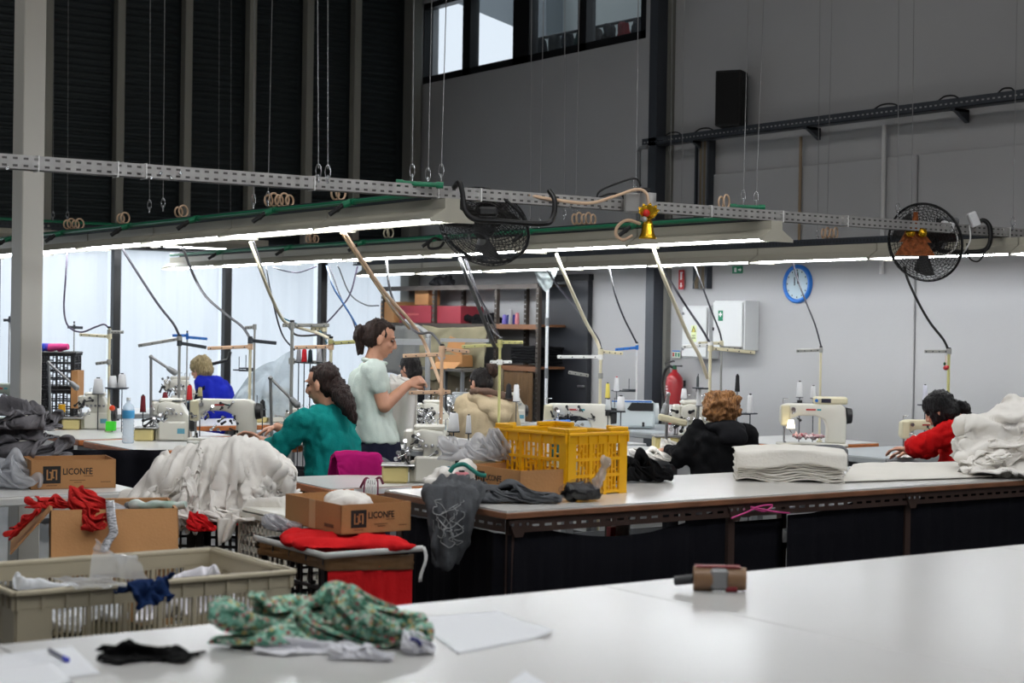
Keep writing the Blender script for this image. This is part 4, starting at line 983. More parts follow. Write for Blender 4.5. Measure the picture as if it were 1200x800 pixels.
# ================================================================== THREAD STANDS
STC = {'cream': CREAM, 'grey': mat('stand_grey', (150, 150, 146), .4, .4), 'dark': DARKSTEEL, 'blue': BLUEP, 'olive': mat('stand_olive', (176, 172, 112), .5), 'pink': mat('stand_pinkish', (206, 170, 140), .5), 'white': WHITE}
def stand(lab, x, y, d, pc, arms, base_z=TZ, r=.011, trays=()):
    top = W(x, y, d); base_z = base_z if on_table(top) else 0
    t = thing('thread_stand', lab, 'thread stand', (top.x, top.y, base_z))
    h = top.z-base_z; o0 = Vector((top.x, top.y, base_z))
    MB().cyl((0, 0, 0), (0, 0, h), r, n=8).build('pole', STC[pc], t); MB().cyl((0, 0, 0), (0, 0, .02), r*2.6, n=10).build('base_flange', STC[pc], t)
    MB().cyl((0, 0, h-.002), (0, 0, h+.012), r*1.25, n=8).build('pole_cap', BLACK, t)
    for x0, y0, x1, y1, c in arms:
        a, b = W(x0, y0, d)-o0, W(x1, y1, d)-o0; dd = (b-a); L = dd.length; ang = math.atan2(dd.z, Vector((dd.x, dd.y)).length)
        M = Matrix.Translation((a+b)/2) @ Matrix.Rotation(math.atan2(dd.y, dd.x), 4, 'Z') @ Matrix.Rotation(-ang, 4, 'Y')
        ar = MB().box((0, 0, 0), (L, .012, .024), M=M, bev=.003).build('arm', STC[c], t)
        q = MB()
        for k in range(4): q.cyl(M @ Vector((L*(-.42+.27*k), -.006, -.002)), M @ Vector((L*(-.42+.27*k), -.010, -.002)), .005, n=6)
        q.build('eyelet_row', DARKSTEEL, ar)['kind'] = 'stuff'
        q = MB().cyl(Vector((0, 0, a.z if abs(x0-x) < abs(x1-x) else b.z))-VU*.02, Vector((0, 0, a.z if abs(x0-x) < abs(x1-x) else b.z))+VU*.02, r*1.8, n=8); q.build('clamp', STC[c], t)
    for xx, yy, wpx in trays:
        p = W(xx, yy, d)-o0; MB().lathe([(0, 0), (wpx*d/F/2, 0), (wpx*d/F/2, .008), (0, .008)], 14, Matrix.Translation(p)).cyl(p, p+VU*.10, .003, n=5).cyl(p, Vector((0, 0, p.z)), .006, n=6).build('spool_tray', DARKSTEEL, t)
    return t
def cone(lab, x, yb, d, h_px, c, w_px=None, group='thread cones on the machine stands', cap=None):
    h = h_px*d/F; r = (w_px or h_px*.4)*d/F/2; p = W(x, yb, d)
    o = thing('thread_cone', lab, 'thread cone', p, 0, group)
    key = 'thread_'+'_'.join(map(str, c)); mm = mat(key, c, .85, bump=.3, bscale=200, stretch=(1, 1, 6))
    MB().lathe([(r*.92, 0), (r, h*.04), (r*.72, h*.88), (r*.55, h*.93), (0, h*.93)], 14).build('thread', mm, o)
    MB().cyl((0, 0, h*.92), (0, 0, h), r*.35, n=8).build('core', cap or BLACK, o)
    MB().cyl((0, 0, -.006), (0, 0, 0), r*1.1, n=10).cyl((0, 0, (TZ if on_table(p) else 0)-p.z), (0, 0, 0), .004, n=5).build('spool_pin', DARKSTEEL, o)
stand('cream thread stand with crossing arms in front of a black window mullion', 128.5, 384, 12.7, 'cream', [(93, 392, 127, 394, 'cream'), (130, 389, 145, 389, 'grey'), (112, 426, 128, 424, 'grey')], trays=((134, 455, 22), (143, 455, 16)))
stand('thin grey thread stand with a T bar behind the black crates', 87, 378, 14.3, 'grey', [(79, 383, 97, 384, 'dark')], r=.006)
stand('thin T stand left of the steel post', 11, 372, 14.5, 'grey', [(4, 375, 18, 375, 'dark')], r=.006)
stand('grey thread stand with long sloping arms in front of the blond worker', 210.5, 394, 11.9, 'grey', [(162, 405, 209, 397, 'grey'), (212, 402, 242, 407, 'dark')], trays=((208, 470, 18),))
stand('thread stand with two bright blue arms beside the blond worker', 219.5, 389, 14.6, 'grey', [(202, 393, 219, 393, 'blue'), (220, 395, 243, 397, 'blue')], r=.007)
stand('thread stand with tan and dark arms right of the blond worker', 293.5, 396, 11.4, 'cream', [(243, 408, 292, 406, 'pink'), (295, 399, 324, 402, 'dark')], trays=((301, 480, 22),))
stand('thin stand with one short arm behind the grey plastic cover', 298.5, 382, 11.9, 'grey', [(287, 384, 299, 383, 'grey')], r=.008, trays=((288, 432, 16), (280, 434, 14)))
stand('left post of the thread rack with a perforated top bar', 342.5, 377, 11.0, 'grey', [(331, 381, 386, 381, 'grey'), (343, 423, 382, 425, 'grey')], r=.012)
stand('right post of the thread rack with a perforated top bar', 380.5, 378, 11.02, 'grey', [(364, 385, 381, 385, 'cream')], r=.010)
stand('thread stand with a long tan arm just behind the teal worker', 388, 396, 10.7, 'cream', [(345, 407, 386, 406, 'pink'), (389, 402, 421, 400, 'olive')])
stand('tan thread stand right of the standing worker', 518, 405, 10.2, 'pink', [(472, 417, 517, 415, 'pink'), (520, 409, 550, 412, 'pink'), (479, 460, 528, 459, 'pink')])
MB().box((0, 0, .02), (.045, .045, .03)).build('green_tape', mat('bright_green', (60, 200, 40), .5), bpy.data.objects['thread_stand.010'])
stand('olive thread stand above the beige hooded worker', 586, 398, 12.6, 'olive', [(541, 406, 585, 404, 'olive'), (588, 401, 613, 401, 'olive'), (574, 424, 600, 424, 'white')])
stand('cream thread stand behind the yellow crate', 704, 410, 11.9, 'cream', [(653, 418, 703, 418, 'white'), (706, 412, 730, 414, 'cream'), (666, 436, 690, 440, 'grey')], trays=((720, 482, 26),))
stand('thin white thread stand with a blue arm beside the charcoal column', 746.5, 402, 14.3, 'white', [(721, 409.5, 748, 407, 'blue')], r=.008, trays=((737, 457, 16), (722, 458, 12)))
stand('pale thread stand above the black hooded worker', 832.5, 403, 11.3, 'cream', [(800, 406, 832, 404, 'white'), (835, 408, 885, 413, 'cream')], trays=((818, 455, 14), (879, 485, 18)))
stand('second thin stand behind the black hooded worker', 845.5, 402, 12.6, 'grey', [(818, 402, 845, 402, 'cream'), (846, 407, 870, 408, 'grey')], r=.009)
stand('thread stand above the cream lockstitch machine', 962, 407, 12.7, 'cream', [(933, 411, 961, 410, 'grey')], r=.009, trays=((937, 473, 16),))
stand('thread stand with a rose charm above the worker in red', 1112, 409, 11.9, 'olive', [(1083, 411.5, 1111, 411.5, 'grey')], r=.011, trays=((1084, 475, 18),))
p = W(1108.5, 431, 11.85); t = thing('rose_charm', 'small red rose charm tied to the stand above the worker in red', 'ornament', p)
MB().ell((0, 0, 0), (.02, .02, .017)).ell((.006, -.01, .008), .012).build('bloom', mat('rose_red', (150, 20, 30), .6), t); MB().ell((-.015, 0, .03), (.012, .006, .012)).build('leaf', mat('rose_leaf', (24, 70, 36), .6), t); MB().cyl((0, 0, .01), (0, 0, .09), .003, n=5).build('cord_loop', CORD, t)
WH = (224, 224, 226)
for lab, x, yb, d, h, c, w_ in (
    ('white thread cone on the machine beside the black crates', 115, 461, 12.9, 19, WH, 13), ('white thread cone left of the pair by the black mullion', 132, 455, 12.7, 16, WH, 11), ('white thread cone right of the pair by the black mullion', 143, 455, 12.7, 18, WH, 11),
    ('dark red thread cone beside the water bottle', 167.5, 482, 11.9, 20, (110, 24, 36), 7), ('small dark red thread cone on top of the overlock machine', 193.5, 467, 11.9, 8, (110, 24, 36), 7), ('tall red spool beside the blond worker', 222, 468, 11.7, 18, (196, 40, 44), 7), ('tan and green spool in front of the blue vest', 234.5, 464, 11.5, 11, (170, 160, 110), 6),
    ('black thread cone beside the cream cylinder-arm machine', 307.5, 487, 11.4, 19, (24, 24, 28), 8), ('grey thread cone on the thread rack', 350, 424, 11.0, 16, (150, 150, 156), 6), ('bright red thread cone on the thread rack', 356.5, 424, 11.0, 16, (200, 28, 40), 7), ('black-teal thread cone on the thread rack', 363.5, 424, 11.0, 15, (24, 44, 52), 6), ('silver thread cone on the thread rack', 374, 424, 11.0, 17, (170, 170, 174), 7),
    ('large white thread cone in front of the beige hooded worker', 531.5, 505, 9.2, 23, WH, 14), ('slim white thread tube with black cap by the clear bag', 549, 507, 9.1, 22, WH, 7),
    ('white thread tube right of the beige hooded worker', 605, 470, 13.1, 21, WH, 8), ('black thread tube right of the beige hooded worker', 596, 466, 13.15, 17, (28, 28, 32), 8),
    ('yellow thread cone behind the yellow crate', 712, 466, 12.6, 18, (226, 208, 100), 6), ('white thread cone in front of the white control unit', 727.5, 482, 11.9, 19, WH, 11), ('white thread cone with red tip by the thin white stand', 722.5, 458, 14.2, 17, WH, 7), ('short white spool on black base behind the yellow crate', 712.5, 480, 11.85, 13, (200, 204, 206), 7),
    ('white thread cone nearest the fire extinguisher', 801.5, 467, 11.7, 13, WH, 8), ('taller white thread cone left of the curly hair', 819, 475, 11.35, 21, WH, 7), ('slim dark thread tube above the taller white cone', 817.5, 458, 11.5, 18, (70, 76, 78), 4), ('white thread cone right of the black hooded worker', 879, 484, 11.3, 23, WH, 8),
    ('tall black thread tube leaning beside the curly hair', 864, 458, 11.9, 20, (22, 22, 25), 6), ('white thread cone on black base left of the lockstitch panel', 937, 465, 12.6, 19, WH, 8), ('small white thread cone behind the lockstitch panel', 953, 466, 12.8, 15, WH, 7), ('pale thread tube on black base above the worker in red', 1084, 469, 11.8, 19, (206, 208, 222), 6)):
    cone(lab, x, yb, d, h, c, w_, cap=REDP if 'red tip' in lab else None)
# black bases under some cones
for x, y, d in ((712.5, 487, 11.85), (937, 474, 12.6), (1084, 474, 11.8)):
    o = MB().cyl((0, 0, 0), (0, 0, .035), .02, n=12).build('spool_base', BLACK); o.location = W(x, y, d); tag(o, 'black spool base under a pale thread cone', 'spool base', 'black spool bases')

# ================================================================== CABLES from the lamp rows to the stands
def rowd(x, X=None): return gx(x, 300, X).xy.length
def cb_(lab, pts, r, m_, nm='power_cable'): cable(nm, lab, [gx(p[0], p[1], LROW[p[2]]) if isinstance(p[2], int) else W(*p) for p in pts], r, m_, 'cable')
DK = mat('dark_cable', (44, 42, 52), .6); GRC = mat('grey_cable', (92, 92, 96), .6); BLC = mat('blue_cable', (38, 92, 150), .5); PUR = mat('purple_grey_cable', (70, 62, 84), .6)
cb_('dark cable curling down to the cream stand at the mullion', [(79, 294, 0), (77, 325, 12.9), (75, 362, 12.9), (80, 382, 12.85), (95, 389, 12.8), (112, 383, 12.75), (122, 380, 12.7), (128, 385, 12.7)], .007, PUR)
cb_('dark cable hanging behind the steel post', [(21, 298, 0), (17, 345, 14.2), (13, 372, 14.2), (14, 395, 14.2), (17, 408, 14.2)], .007, PUR)
cb_('black cable slanting to the stand in front of the blond worker', [(143, 291, 0), (160, 318, 12.1), (185, 356, 12.0), (203, 379, 11.9), (210.5, 394, 11.9)], .009, DK)
cb_('grey cable slanting to the stand right of the blond worker', [(214, 290, 0), (228, 325, 12.0), (242, 348, 11.8), (266, 369, 11.6), (284, 383, 11.5), (293, 396, 11.4)], .010, GRC)
cb_('cream hose dropping from the lamp row to the thread rack', [(293, 283, 0), (306, 318, 10.4), (318, 348, 10.7), (332, 375, 11.0), (348, 383, 11.05), (372, 390, 11.0), (387, 397, 10.8)], .011, HOSE)
cb_('grey cable beside the cream hose at the thread rack', [(297, 283, 0), (312, 330, 10.6), (322, 358, 10.9), (340, 385, 11.1), (350, 393, 11.1), (376, 392, 11.1), (387, 393, 11.0)], .007, GRC)
cb_('blue grey cable crossing the thread rack', [(330, 372, 11.2), (350, 380, 11.15), (372, 385, 11.1), (383, 402, 11.0)], .006, mat('steel_blue', (70, 120, 140), .5))
cb_('thin dark cable hanging down the left side of the thread rack', [(312, 313, 1), (318, 345, 11.5), (330, 390, 11.4), (345, 410, 11.3)], .006, DK)
cb_('thick beige hose slanting past the standing worker to the tan stand', [(404, 273, 0), (425, 305, 9.7), (452, 344, 10.0), (478, 373, 10.3), (494, 395, 10.5), (505, 420, 10.5), (516, 449, 10.4)], .012, CORD, 'air_hose')
cb_('second beige hose close to the slanting one above the standing worker', [(400, 273, 0), (420, 303, 9.75), (444, 338, 10.05), (460, 362, 10.2), (480, 385, 10.4)], .008, mat('tan_hose', (180, 160, 130), .6), 'air_hose')
cb_('dark cable sagging to the tan stand', [(452, 350, 10.6), (470, 372, 10.5), (490, 390, 10.4), (505, 390, 10.3), (517, 404, 10.2)], .008, GRC)
cb_('black thick hose dropping to the olive stand', [(539, 303, 1), (548, 327, 11.7), (560, 357, 12.0), (571, 385, 12.3), (580, 407, 12.6)], .015, BLKRUB, 'air_hose')
cb_('thin dark cable beside the thick black hose', [(546, 303, 1), (560, 343, 12.2), (573, 368, 12.5), (584, 392, 12.6)], .006, DK)
cb_('second thin dark cable beside the thick black hose', [(544, 303, 1), (556, 336, 12.5), (566, 360, 12.6), (576, 385, 12.9), (588, 396, 12.6)], .005, GRC)
cb_('cream hose dropping to the cream stand behind the yellow crate', [(652, 298, 1), (663, 325, 11.4), (675, 352, 11.6), (688, 380, 11.8), (698, 397, 11.9), (703, 409, 11.9)], .013, HOSE, 'air_hose')
cb_('dark cable slanting from the grey bag to the cream stand', [(641, 316, 2), (653, 334, 13.0), (672, 357, 12.5), (690, 381, 12.1), (701, 397, 11.95), (704, 408, 11.9)], .008, DK)
cb_('dark cable slanting to the thin white stand', [(714, 313, 2), (721, 345, 14.1), (731, 372, 14.2), (740, 390, 14.25), (746, 402, 14.3)], .008, DK)
cb_('cream hose slanting over the meter cupboard to the black hooded worker', [(766, 291, 1), (775, 318, 10.6), (789, 352, 10.8), (806, 392, 11.0), (820, 418, 11.1), (829, 443, 11.2)], .013, HOSE, 'air_hose')
cb_('dark cable slanting across the meter cupboard', [(776, 312, 2), (788, 333, 11.5), (805, 360, 11.4), (822, 385, 11.3), (832, 402, 11.3)], .008, DK)
cb_('dark cable slanting across the first aid cupboard', [(814, 311, 2), (824, 338, 12.8), (834, 365, 12.7), (843, 388, 12.6), (846, 401, 12.6)], .007, DK)
cb_('dark cable crossing the wall clock to the lockstitch stand', [(929, 307, 2), (934, 325, 12.9), (943, 350, 12.8), (955, 380, 12.7), (962, 405, 12.7)], .007, DK)
cb_('black cable dropping from the far fan to the stand with the rose charm', [(1060, 313, 11.2), (1064, 328, 11.3), (1076, 354, 11.5), (1090, 378, 11.7), (1105, 397, 11.85), (1111, 409, 11.9)], .010, BLKRUB)
cb_('blue cable curving down in front of the last curtain', [(383, 312, 1), (390, 335, 13.6), (402, 355, 13.5), (416, 378, 13.4), (422, 392, 13.3)], .008, BLC)
cb_('purple grey cable crossing the blue one', [(419, 312, 1), (410, 345, 13.9), (395, 365, 13.9), (381, 380, 13.9)], .007, PUR)
cb_('dark cable beside the blue one', [(386, 312, 1), (400, 350, 14.1), (412, 372, 14.0), (418, 390, 13.9)], .006, DK)
cb_('thin cable sagging between lamp rows in front of the curtain', [(320, 313, 1), (332, 317, 14.6), (350, 319, 14.6), (371, 312, 1)], .006, PUR)
cb_('grey cable sagging towards the rack upright', [(396, 311, 1), (410, 344, 15.5), (428, 357, 15.5), (444, 358, 15.6)], .006, GRC)
cb_('grey and cream hose dropping above the standing worker', [(453, 305, 1), (455, 328, 12.9), (458, 343, 12.9), (463, 356, 12.9)], .010, GRC, 'air_hose')
# grey tubular frame behind the standing worker
p = W(501, 450, 13.6); t = thing('tube_frame', 'grey bent tube frame standing behind the held white fabric', 'frame', (p.x, p.y, 0))
h = W(501, 398, 13.6).z
MB().tube(spline([(0, 0, 0), (0, 0, h-.1), Vector((0, 0, h+.02)), Vector((0, 0, h+.08))-VR*.05, Vector((0, 0, h+.15))-VR*.2], 6), .022, 10).build('post', mat('frame_grey', (150, 152, 154), .4, .3), t)
MB().box(-VR*.26+VU*(h-.02), (.56, .03, .05), rz=-YAW).build('cross_bar', mat('frame_grey', (150, 152, 154), .4, .3), t)
MB().box(VR*.3+VU*h, (.4, .03, .03), rz=-YAW).build('cross_bar', mat('frame_grey', (150, 152, 154), .4, .3), t)

# ================================================================== small things on the sewing tables
# water bottle
p = atd(150.5, 11.55); wb = thing('water_bottle', 'clear plastic water bottle with a blue label on the sewing table', 'bottle', p)
MB().lathe([(.036, 0), (.042, .01)]+[(.042-.004*(i % 2), .02+.013*i) for i in range(12)]+[(.042, .18), (.042, .23), (.036, .26), (.014, .285), (.014, .30)], 18).build('bottle_body', film('bottle_plastic', (205, 222, 235), .45, .08), wb)
MB().lathe([(.043, .175), (.0435, .18), (.0435, .225), (.043, .23)], 18).build('bottle_label', mat('label_blue', (70, 150, 200), .4), wb); MB().cyl((0, 0, .3), (0, 0, .318), .015, n=12).build('bottle_cap', WHITE, wb)
# black crates with bobbins behind the post
def crate(name, lab, cat, loc, rz, sx, sy, h, m_, slot, wall=.012, rows=3, bays=4, rim=.05, solid_corner=.06, base=True, lip=.015, slats=6, diag=False):
    """plastic crate: rim, corner posts, ribs and slatted bays are real bars"""
    t = thing(name, lab, cat, loc, rz)
    MB().box((0, 0, .012), (sx-.01, sy-.01, .018)).build('base', m_, t)
    for ax in range(2):
        L, off = (sx, sy/2) if ax == 0 else (sy, sx/2)
        for s in (-1, 1):
            q = MB()
            M = Matrix.Translation((0, s*off, 0)) if ax == 0 else Matrix.Translation((s*off, 0, 0)) @ Matrix.Rotation(math.pi/2, 4, 'Z')
            for c in (-1, 1): q.box((c*(L/2-solid_corner/2), 0, h/2), (solid_corner, wall, h), M=M)
            ih = h-rim; inner = L-2*solid_corner
            for k in range(rows+1): q.box((0, 0, .012+(ih-.012)*k/rows), (inner+.01, wall*1.1, slot*.9), M=M)
            for b in range(bays):
                x0 = -inner/2+inner*b/bays
                if b: q.box((x0, 0, ih/2), (slot*1.3, wall*1.3, ih), M=M)
                nb = slats
                for j in range(1, nb):
                    x = x0+inner/bays*j/nb
                    if diag:
                        for k in range(rows):
                            z0 = .012+(ih-.012)*k/rows; z1 = .012+(ih-.012)*(k+1)/rows
                            q.box((x, 0, (z0+z1)/2), (slot*.55, wall*.7, z1-z0), M=M)
                            q.box((x-inner/bays/nb/2, 0, z0+(z1-z0)*(.33 if j % 2 else .66)), (inner/bays/nb, wall*.7, slot*.5), M=M)
                    else: q.box((x, 0, ih/2), (slot*.5, wall*.7, ih), M=M)
            q.build('side_wall', m_, t)
            r = MB().box((0, 0, h-rim/2), (L, wall*1.2, rim), M=M, bev=.003).box((0, s*lip*.3 if ax == 0 else -s*lip*.3, h-.008), (L+lip, wall+lip, .016), M=M, bev=.004)
            for b in range(bays*2+1): r.box((-L/2+L*b/(bays*2), (s if ax == 0 else -s)*wall*.7, h-rim/2), (.008, wall*.9, rim), M=M)
            r.build('rim', m_, t)
    return t
BCR = mat('black_crate', (24, 24, 28), .5)
pc = atd(70, 13.5, TZ); lo = None
for i, zz in enumerate((TZ, TZ+.30)):
    crate('black_crate', ['lower black crate of the stack by the steel post', 'upper black crate of the stack by the steel post with coloured bobbins on top'][i], 'crate', (pc.x, pc.y, zz), R0+.1, .27, .34, .295, BCR, .012, rows=4, bays=2, rim=.03, solid_corner=.02, slats=4, diag=True)
o = MB().box((0, 0, 0), (.05, .2, .3)).build('carton_board', CARD); q = atd(90.5, 13.3, TZ+.3); o.location = q; o.rotation_euler = (0, 0, R0); tag(o, 'strip of brown cardboard beside the black crate stack', 'cardboard')
for x, y, c, rz, l, lab in ((54, 396, (40, 70, 190), .6, .08, 'blue'), (58, 401, (90, 60, 180), .4, .07, 'violet'), (65, 400, (214, 70, 140), .1, .12, 'large pink'), (74, 402, (206, 60, 130), -.2, .09, 'small pink')):
    q = W(x, y, 13.4); q.z = TZ+.60+.032; o = MB().lathe([(.03, -l/2), (.034, -l/2+.01), (.024, l/2)], 12, Tm((0, 0, 0), ry=1.45, rz=rz-YAW)).build('bobbin', mat('bob_'+lab, c, .8)); o.location = q; tag(o, lab+' thread bobbin lying on the black crate stack', 'bobbin', 'bobbins on the black crates')
q = atd(65, 13.0, TZ); o = MB().cyl((0, 0, 0), (0, 0, .11), .03, n=14).cyl((0, 0, .11), (0, 0, .15), .026, n=14).build('oil_bottle', mat('amber_dark', (60, 48, 20), .3)); o.location = q+VR*.05; tag(o, 'small dark bottle with yellow cap under the jointed lamp', 'bottle'); MB().cyl((0, 0, .13), (0, 0, .19), .029, n=14).build('cap', mat('cap_yellow', (226, 170, 30), .4), o)
o = MB().box((0, 0, 0), (.07, .05, .07)).build('tape_piece', mat('bright_green', (60, 200, 40), .5)); o.location = W(130, 499, 12.62); o.rotation_euler = (0, 0, R0); tag(o, 'bright green tape on the table edge below the cream stand', 'tape')
o = MB().ell((0, 0, 0), .022).build('orange_ball', mat('orange_red', (230, 70, 30), .4)); o.location = W(131.5, 478, 12.7); tag(o, 'orange red round knob on the table behind the bottle', 'knob')
# grey dust cover over a machine
def gcov(u, v):
    x = 272+72*u; top = 440-18*math.sin(u*2.2)-(16 if u > .7 else 0)*(u-.7)/.3+30*(1-u)**3
    return W(x, top+(488-top)*v, 12.2)-VF*(.10*math.sin(u*math.pi)*v+.05*ridge((u*4, v*2, 0), (1, 1, 1), 4))
o = MB().sheet(gcov, 40, 24).build('machine_cover', film('grey_cover', (190, 205, 215), .75, .3)); tag(o, 'translucent grey plastic cover tented over a machine by the teal worker', 'plastic cover')
# black arm behind blond worker
cable('metal_hook', 'black bent bar behind the blond worker', [W(246, 427, 15.8), W(262, 423, 15.8), W(267, 421, 15.8), W(270, 412, 15.8)], .016, BLACK, 'bar')
# cloths on tables
def lump(name, lab, cat, prims, voxel, amp, sc, seed, m_, smooth=4, group=None, flat=None, fine=.3):
    c = Vector(prims[0][0]); q = MB()
    for p, r in prims: q.ell(Vector(p)-c, r, Matrix.Rotation(-YAW, 3, 'Z'))
    f0 = fold(amp, sc, seed, fine=fine)
    me = remesh(q, voxel, smooth, disp=f0)
    if flat is not None:
        for v in me.vertices:
            if v.co.z < flat-c.z: v.co.z = flat-c.z+.002*random.random()
    o = link(name, me, m_); o.location = c; return tag(o, lab, cat, group)
WC = cloth('white_cotton', (238, 234, 228), var=.04)
p = atd(512, 11.3); clo('white_cloth', 'mound', 'crumpled white cloth on the table under the tan stand', 'cloth', p, WC, (.34, .26, .10), R0)
p = atd(764, 10.75); clo('white_cloth', 'mound', 'crumpled white cloth on the table in front of the black hooded worker', 'cloth', (p.x, p.y, TZ), WC, (.34, .26, .09), R0+.1)
p = atd(792, 11.15); clo('white_cloth', 'bundle', 'white lace-like scraps at the base of the overlock beside the black hooded worker', 'cloth', p, WC, (.20, .16, .12), R0)
p = atd(1060, 11.35); clo('white_cloth', 'flat', 'white scrap on the grey table in front of the worker in red', 'cloth', p, WC, (.20, .16, .05), R0)
lump('thread_scraps', 'crimson thread scraps on the table below the lockstitch machine', 'scraps', [(W(947, 511, 12.2), (.12, .06, .012))], .008, .02, (40, 40, 40), 7, cloth('crimson_scrap', (130, 30, 50), col2=(230, 220, 220), vscale=40, var=.3))
# office chairs
def chair(lab, p, rz, m_, bz=.62, bh=.42, bw=.42):
    t = thing('work_chair', lab, 'chair', (p.x, p.y, 0), rz)
    MB().box((0, 0, .45), (.44, .42, .06), bev=.02).build('seat', m_, t)
    MB().sheet(lambda u, v: (-bw/2+bw*u, .22+.05*v-.05*(1-(2*u-1)**2), bz+bh*v-(.04*(2*u-1)**4 if v > .5 else 0)), 10, 6, .025).build('backrest', m_, t)
    MB().box((0, .23, .56), (.06, .02, .28)).build('back_bracket', BLACK, t); MB().cyl((0, 0, .08), (0, 0, .43), .025, n=10).build('column', BLACK, t)
    for i in range(5):
        a = i*2*math.pi/5; l = MB().tube([(0, 0, .10), (math.cos(a)*.26, math.sin(a)*.26, .06)], .018, 6).build('leg', BLACK, t); MB().ell((math.cos(a)*.27, math.sin(a)*.27, .03), .03, n=10, m_=7).build('castor', BLACK, l)
    return t
GCH = mat('chair_grey', (92, 94, 97), .6)
chair('grey chair with an empty curved back in front of the lockstitch machine', W(985, 540, 11.0), R0+.15, GCH, bz=.52, bh=.32, bw=.30)

# ================================================================== PEOPLE
SKIN = mat('skin', (196, 144, 118), .5, var=.06, vscale=12)
def hairmat(name, c1, c2):
    m = mat(name, c1, .5, var=.3, vscale=30, bump=.8, bscale=60, stretch=(4, 4, .6), col2=c2, spec=.3); return m
def basis(f, roll=0):
    f = f.normalized(); r = f.cross(VU).normalized(); u = r.cross(f)
    return r, f, u
def head_prims(q, c, r, f, u, k=1.0):
    """c: centre of the head; builds skull, jaw, nose, ears, lips, neck stub"""
    M = Matrix((r, f, u)).transposed()
    P = lambda a, b, d: c+r*(a*k)+f*(b*k)+u*(d*k)
    q.ell(P(0, -.012, .03), (.074*k, .093*k, .085*k), M); q.ell(P(0, .018, -.04), (.058*k, .066*k, .074*k), M)
    q.ell(P(0, .05, -.092), (.026*k, .024*k, .02*k), M)                       # chin
    q.cap(P(0, .088, .012), P(0, .104, -.026), .009*k, .013*k, n=8)            # nose
    for s in (-1, 1):
        q.ell(P(s*.013, .096, -.033), .009*k, M)
        q.ell(P(s*.075, -.005, -.012), (.010*k, .020*k, .033*k), M)           # ear
        q.ell(P(s*.033, .06, -.022), (.024*k, .022*k, .02*k), M)              # cheek
        q.ell(P(s*.03, .076, .032), (.026*k, .012*k, .008*k), M)              # brow
    q.ell(P(0, .083, -.053), (.022*k, .010*k, .006*k), M); q.ell(P(0, .081, -.065), (.02*k, .010*k, .007*k), M)
def face_parts(root, c, r, f, u, k=1.0):
    P = lambda a, b, d: c+r*(a*k)+f*(b*k)+u*(d*k)
    M = Matrix((r, f, u)).transposed()
    for s in (-1, 1):
        MB().ell(P(s*.031, .073, .006), (.013*k, .010*k, .007*k), M, 10, 7).build('eye', mat('eye_dark', (38, 28, 24), .2), root)
        MB().ell(P(s*.032, .083, .033), (.020*k, .006*k, .004*k), M, 10, 7).build('eyebrow', mat('brow_dark', (44, 30, 24), .8), root)
    MB().ell(P(0, .0875, -.058), (.021*k, .007*k, .007*k), M, 10, 7).build('lips', mat('lips', (160, 92, 84), .5), root)
def hand(q, w, d, n, side=1, curl=.9, k=1.0):
    """palm and five fingers; w wrist, d direction, n palm normal (towards the inside of the grip)"""
    d = d.normalized(); n = (n-d*n.dot(d)).normalized(); s = d.cross(n)*side
    M = Matrix((s, d, n)).transposed()
    q.ell(w+d*.045*k, (.040*k, .05*k, .016*k), M); q.ell(w+d*.06*k, (.038*k, .035*k, .014*k), M)
    for i, L in enumerate((.070, .078, .073, .058)):
        b = w+d*(.085*k)+s*((i-1.5)*.0195*k); dd = d.copy(); p = b-d*.02*k; a = 0
        for j, fr in enumerate((.45, .32, .23)):
            a += curl*(.55, .75, .6)[j]; v = d*math.cos(a)+n*math.sin(a); p2 = p+v*(L*fr*k+(.02*k if j == 0 else 0)); q.cap(p, p2, (.0095-.001*j)*k, (.0088-.001*j)*k, n=8); p = p2
    t0 = w+d*.03*k-s*.032*k; t1 = t0+(d*.6-s*.6+n*.4).normalized()*.035*k; t2 = t1+(d*.8+n*.6+s*.1).normalized()*.03*k
    q.cap(t0, t1, .012*k, .0105*k, n=8); q.cap(t1, t2, .0105*k, .009*k, n=8)
def wrinkle(amp, sc, seed):
    return fold(amp, sc, seed, fine=.4)
def person(label, base, head, hf, parts, cloth_parts, hair, tilt=0):
    """base: empty location; head centre & facing; parts(q) adds skin; cloth_parts list (name, fn, mat, voxel, wrinkle)"""
    root = thing('person', label, 'person', base)
    r, f, u = basis(hf)
    if tilt:
        Rm = Matrix.Rotation(tilt, 3, f); r = Rm @ r; u = Rm @ u
    c = head-base
    q = MB(); head_prims(q, c, r, f, u); parts(q, base)
    link('body', remesh(q, .0065, 3), SKIN, root)
    face_parts(root, c, r, f, u)
    for nm, fn, m_, vx, wr in cloth_parts:
        q = MB(); fn(q, base); link(nm, remesh(q, vx, 5, disp=wr), m_, root)
    for nm, fn, m_, vx, wr in hair:
        q = MB(); fn(q, c, r, f, u); link(nm, remesh(q, vx, 2, disp=wr), m_, root)
    return root
HW = lambda s: fold(.010, (40, 40, 9), s, fine=.5)
def seg(q, b, pts, rs):
    for i in range(len(pts)-1): q.cap(pts[i]-b, pts[i+1]-b, rs[i], rs[i+1])
def torso(q, b, secs, side, front):
    q.loft([((p-b), side*w, front*d) for p, w, d in secs], 22)
    p, w, d = secs[-1]; 
JEANS = cloth('navy_trousers', (32, 34, 52), var=.1)
DARKT = cloth('dark_trousers', (26, 26, 30), var=.1)
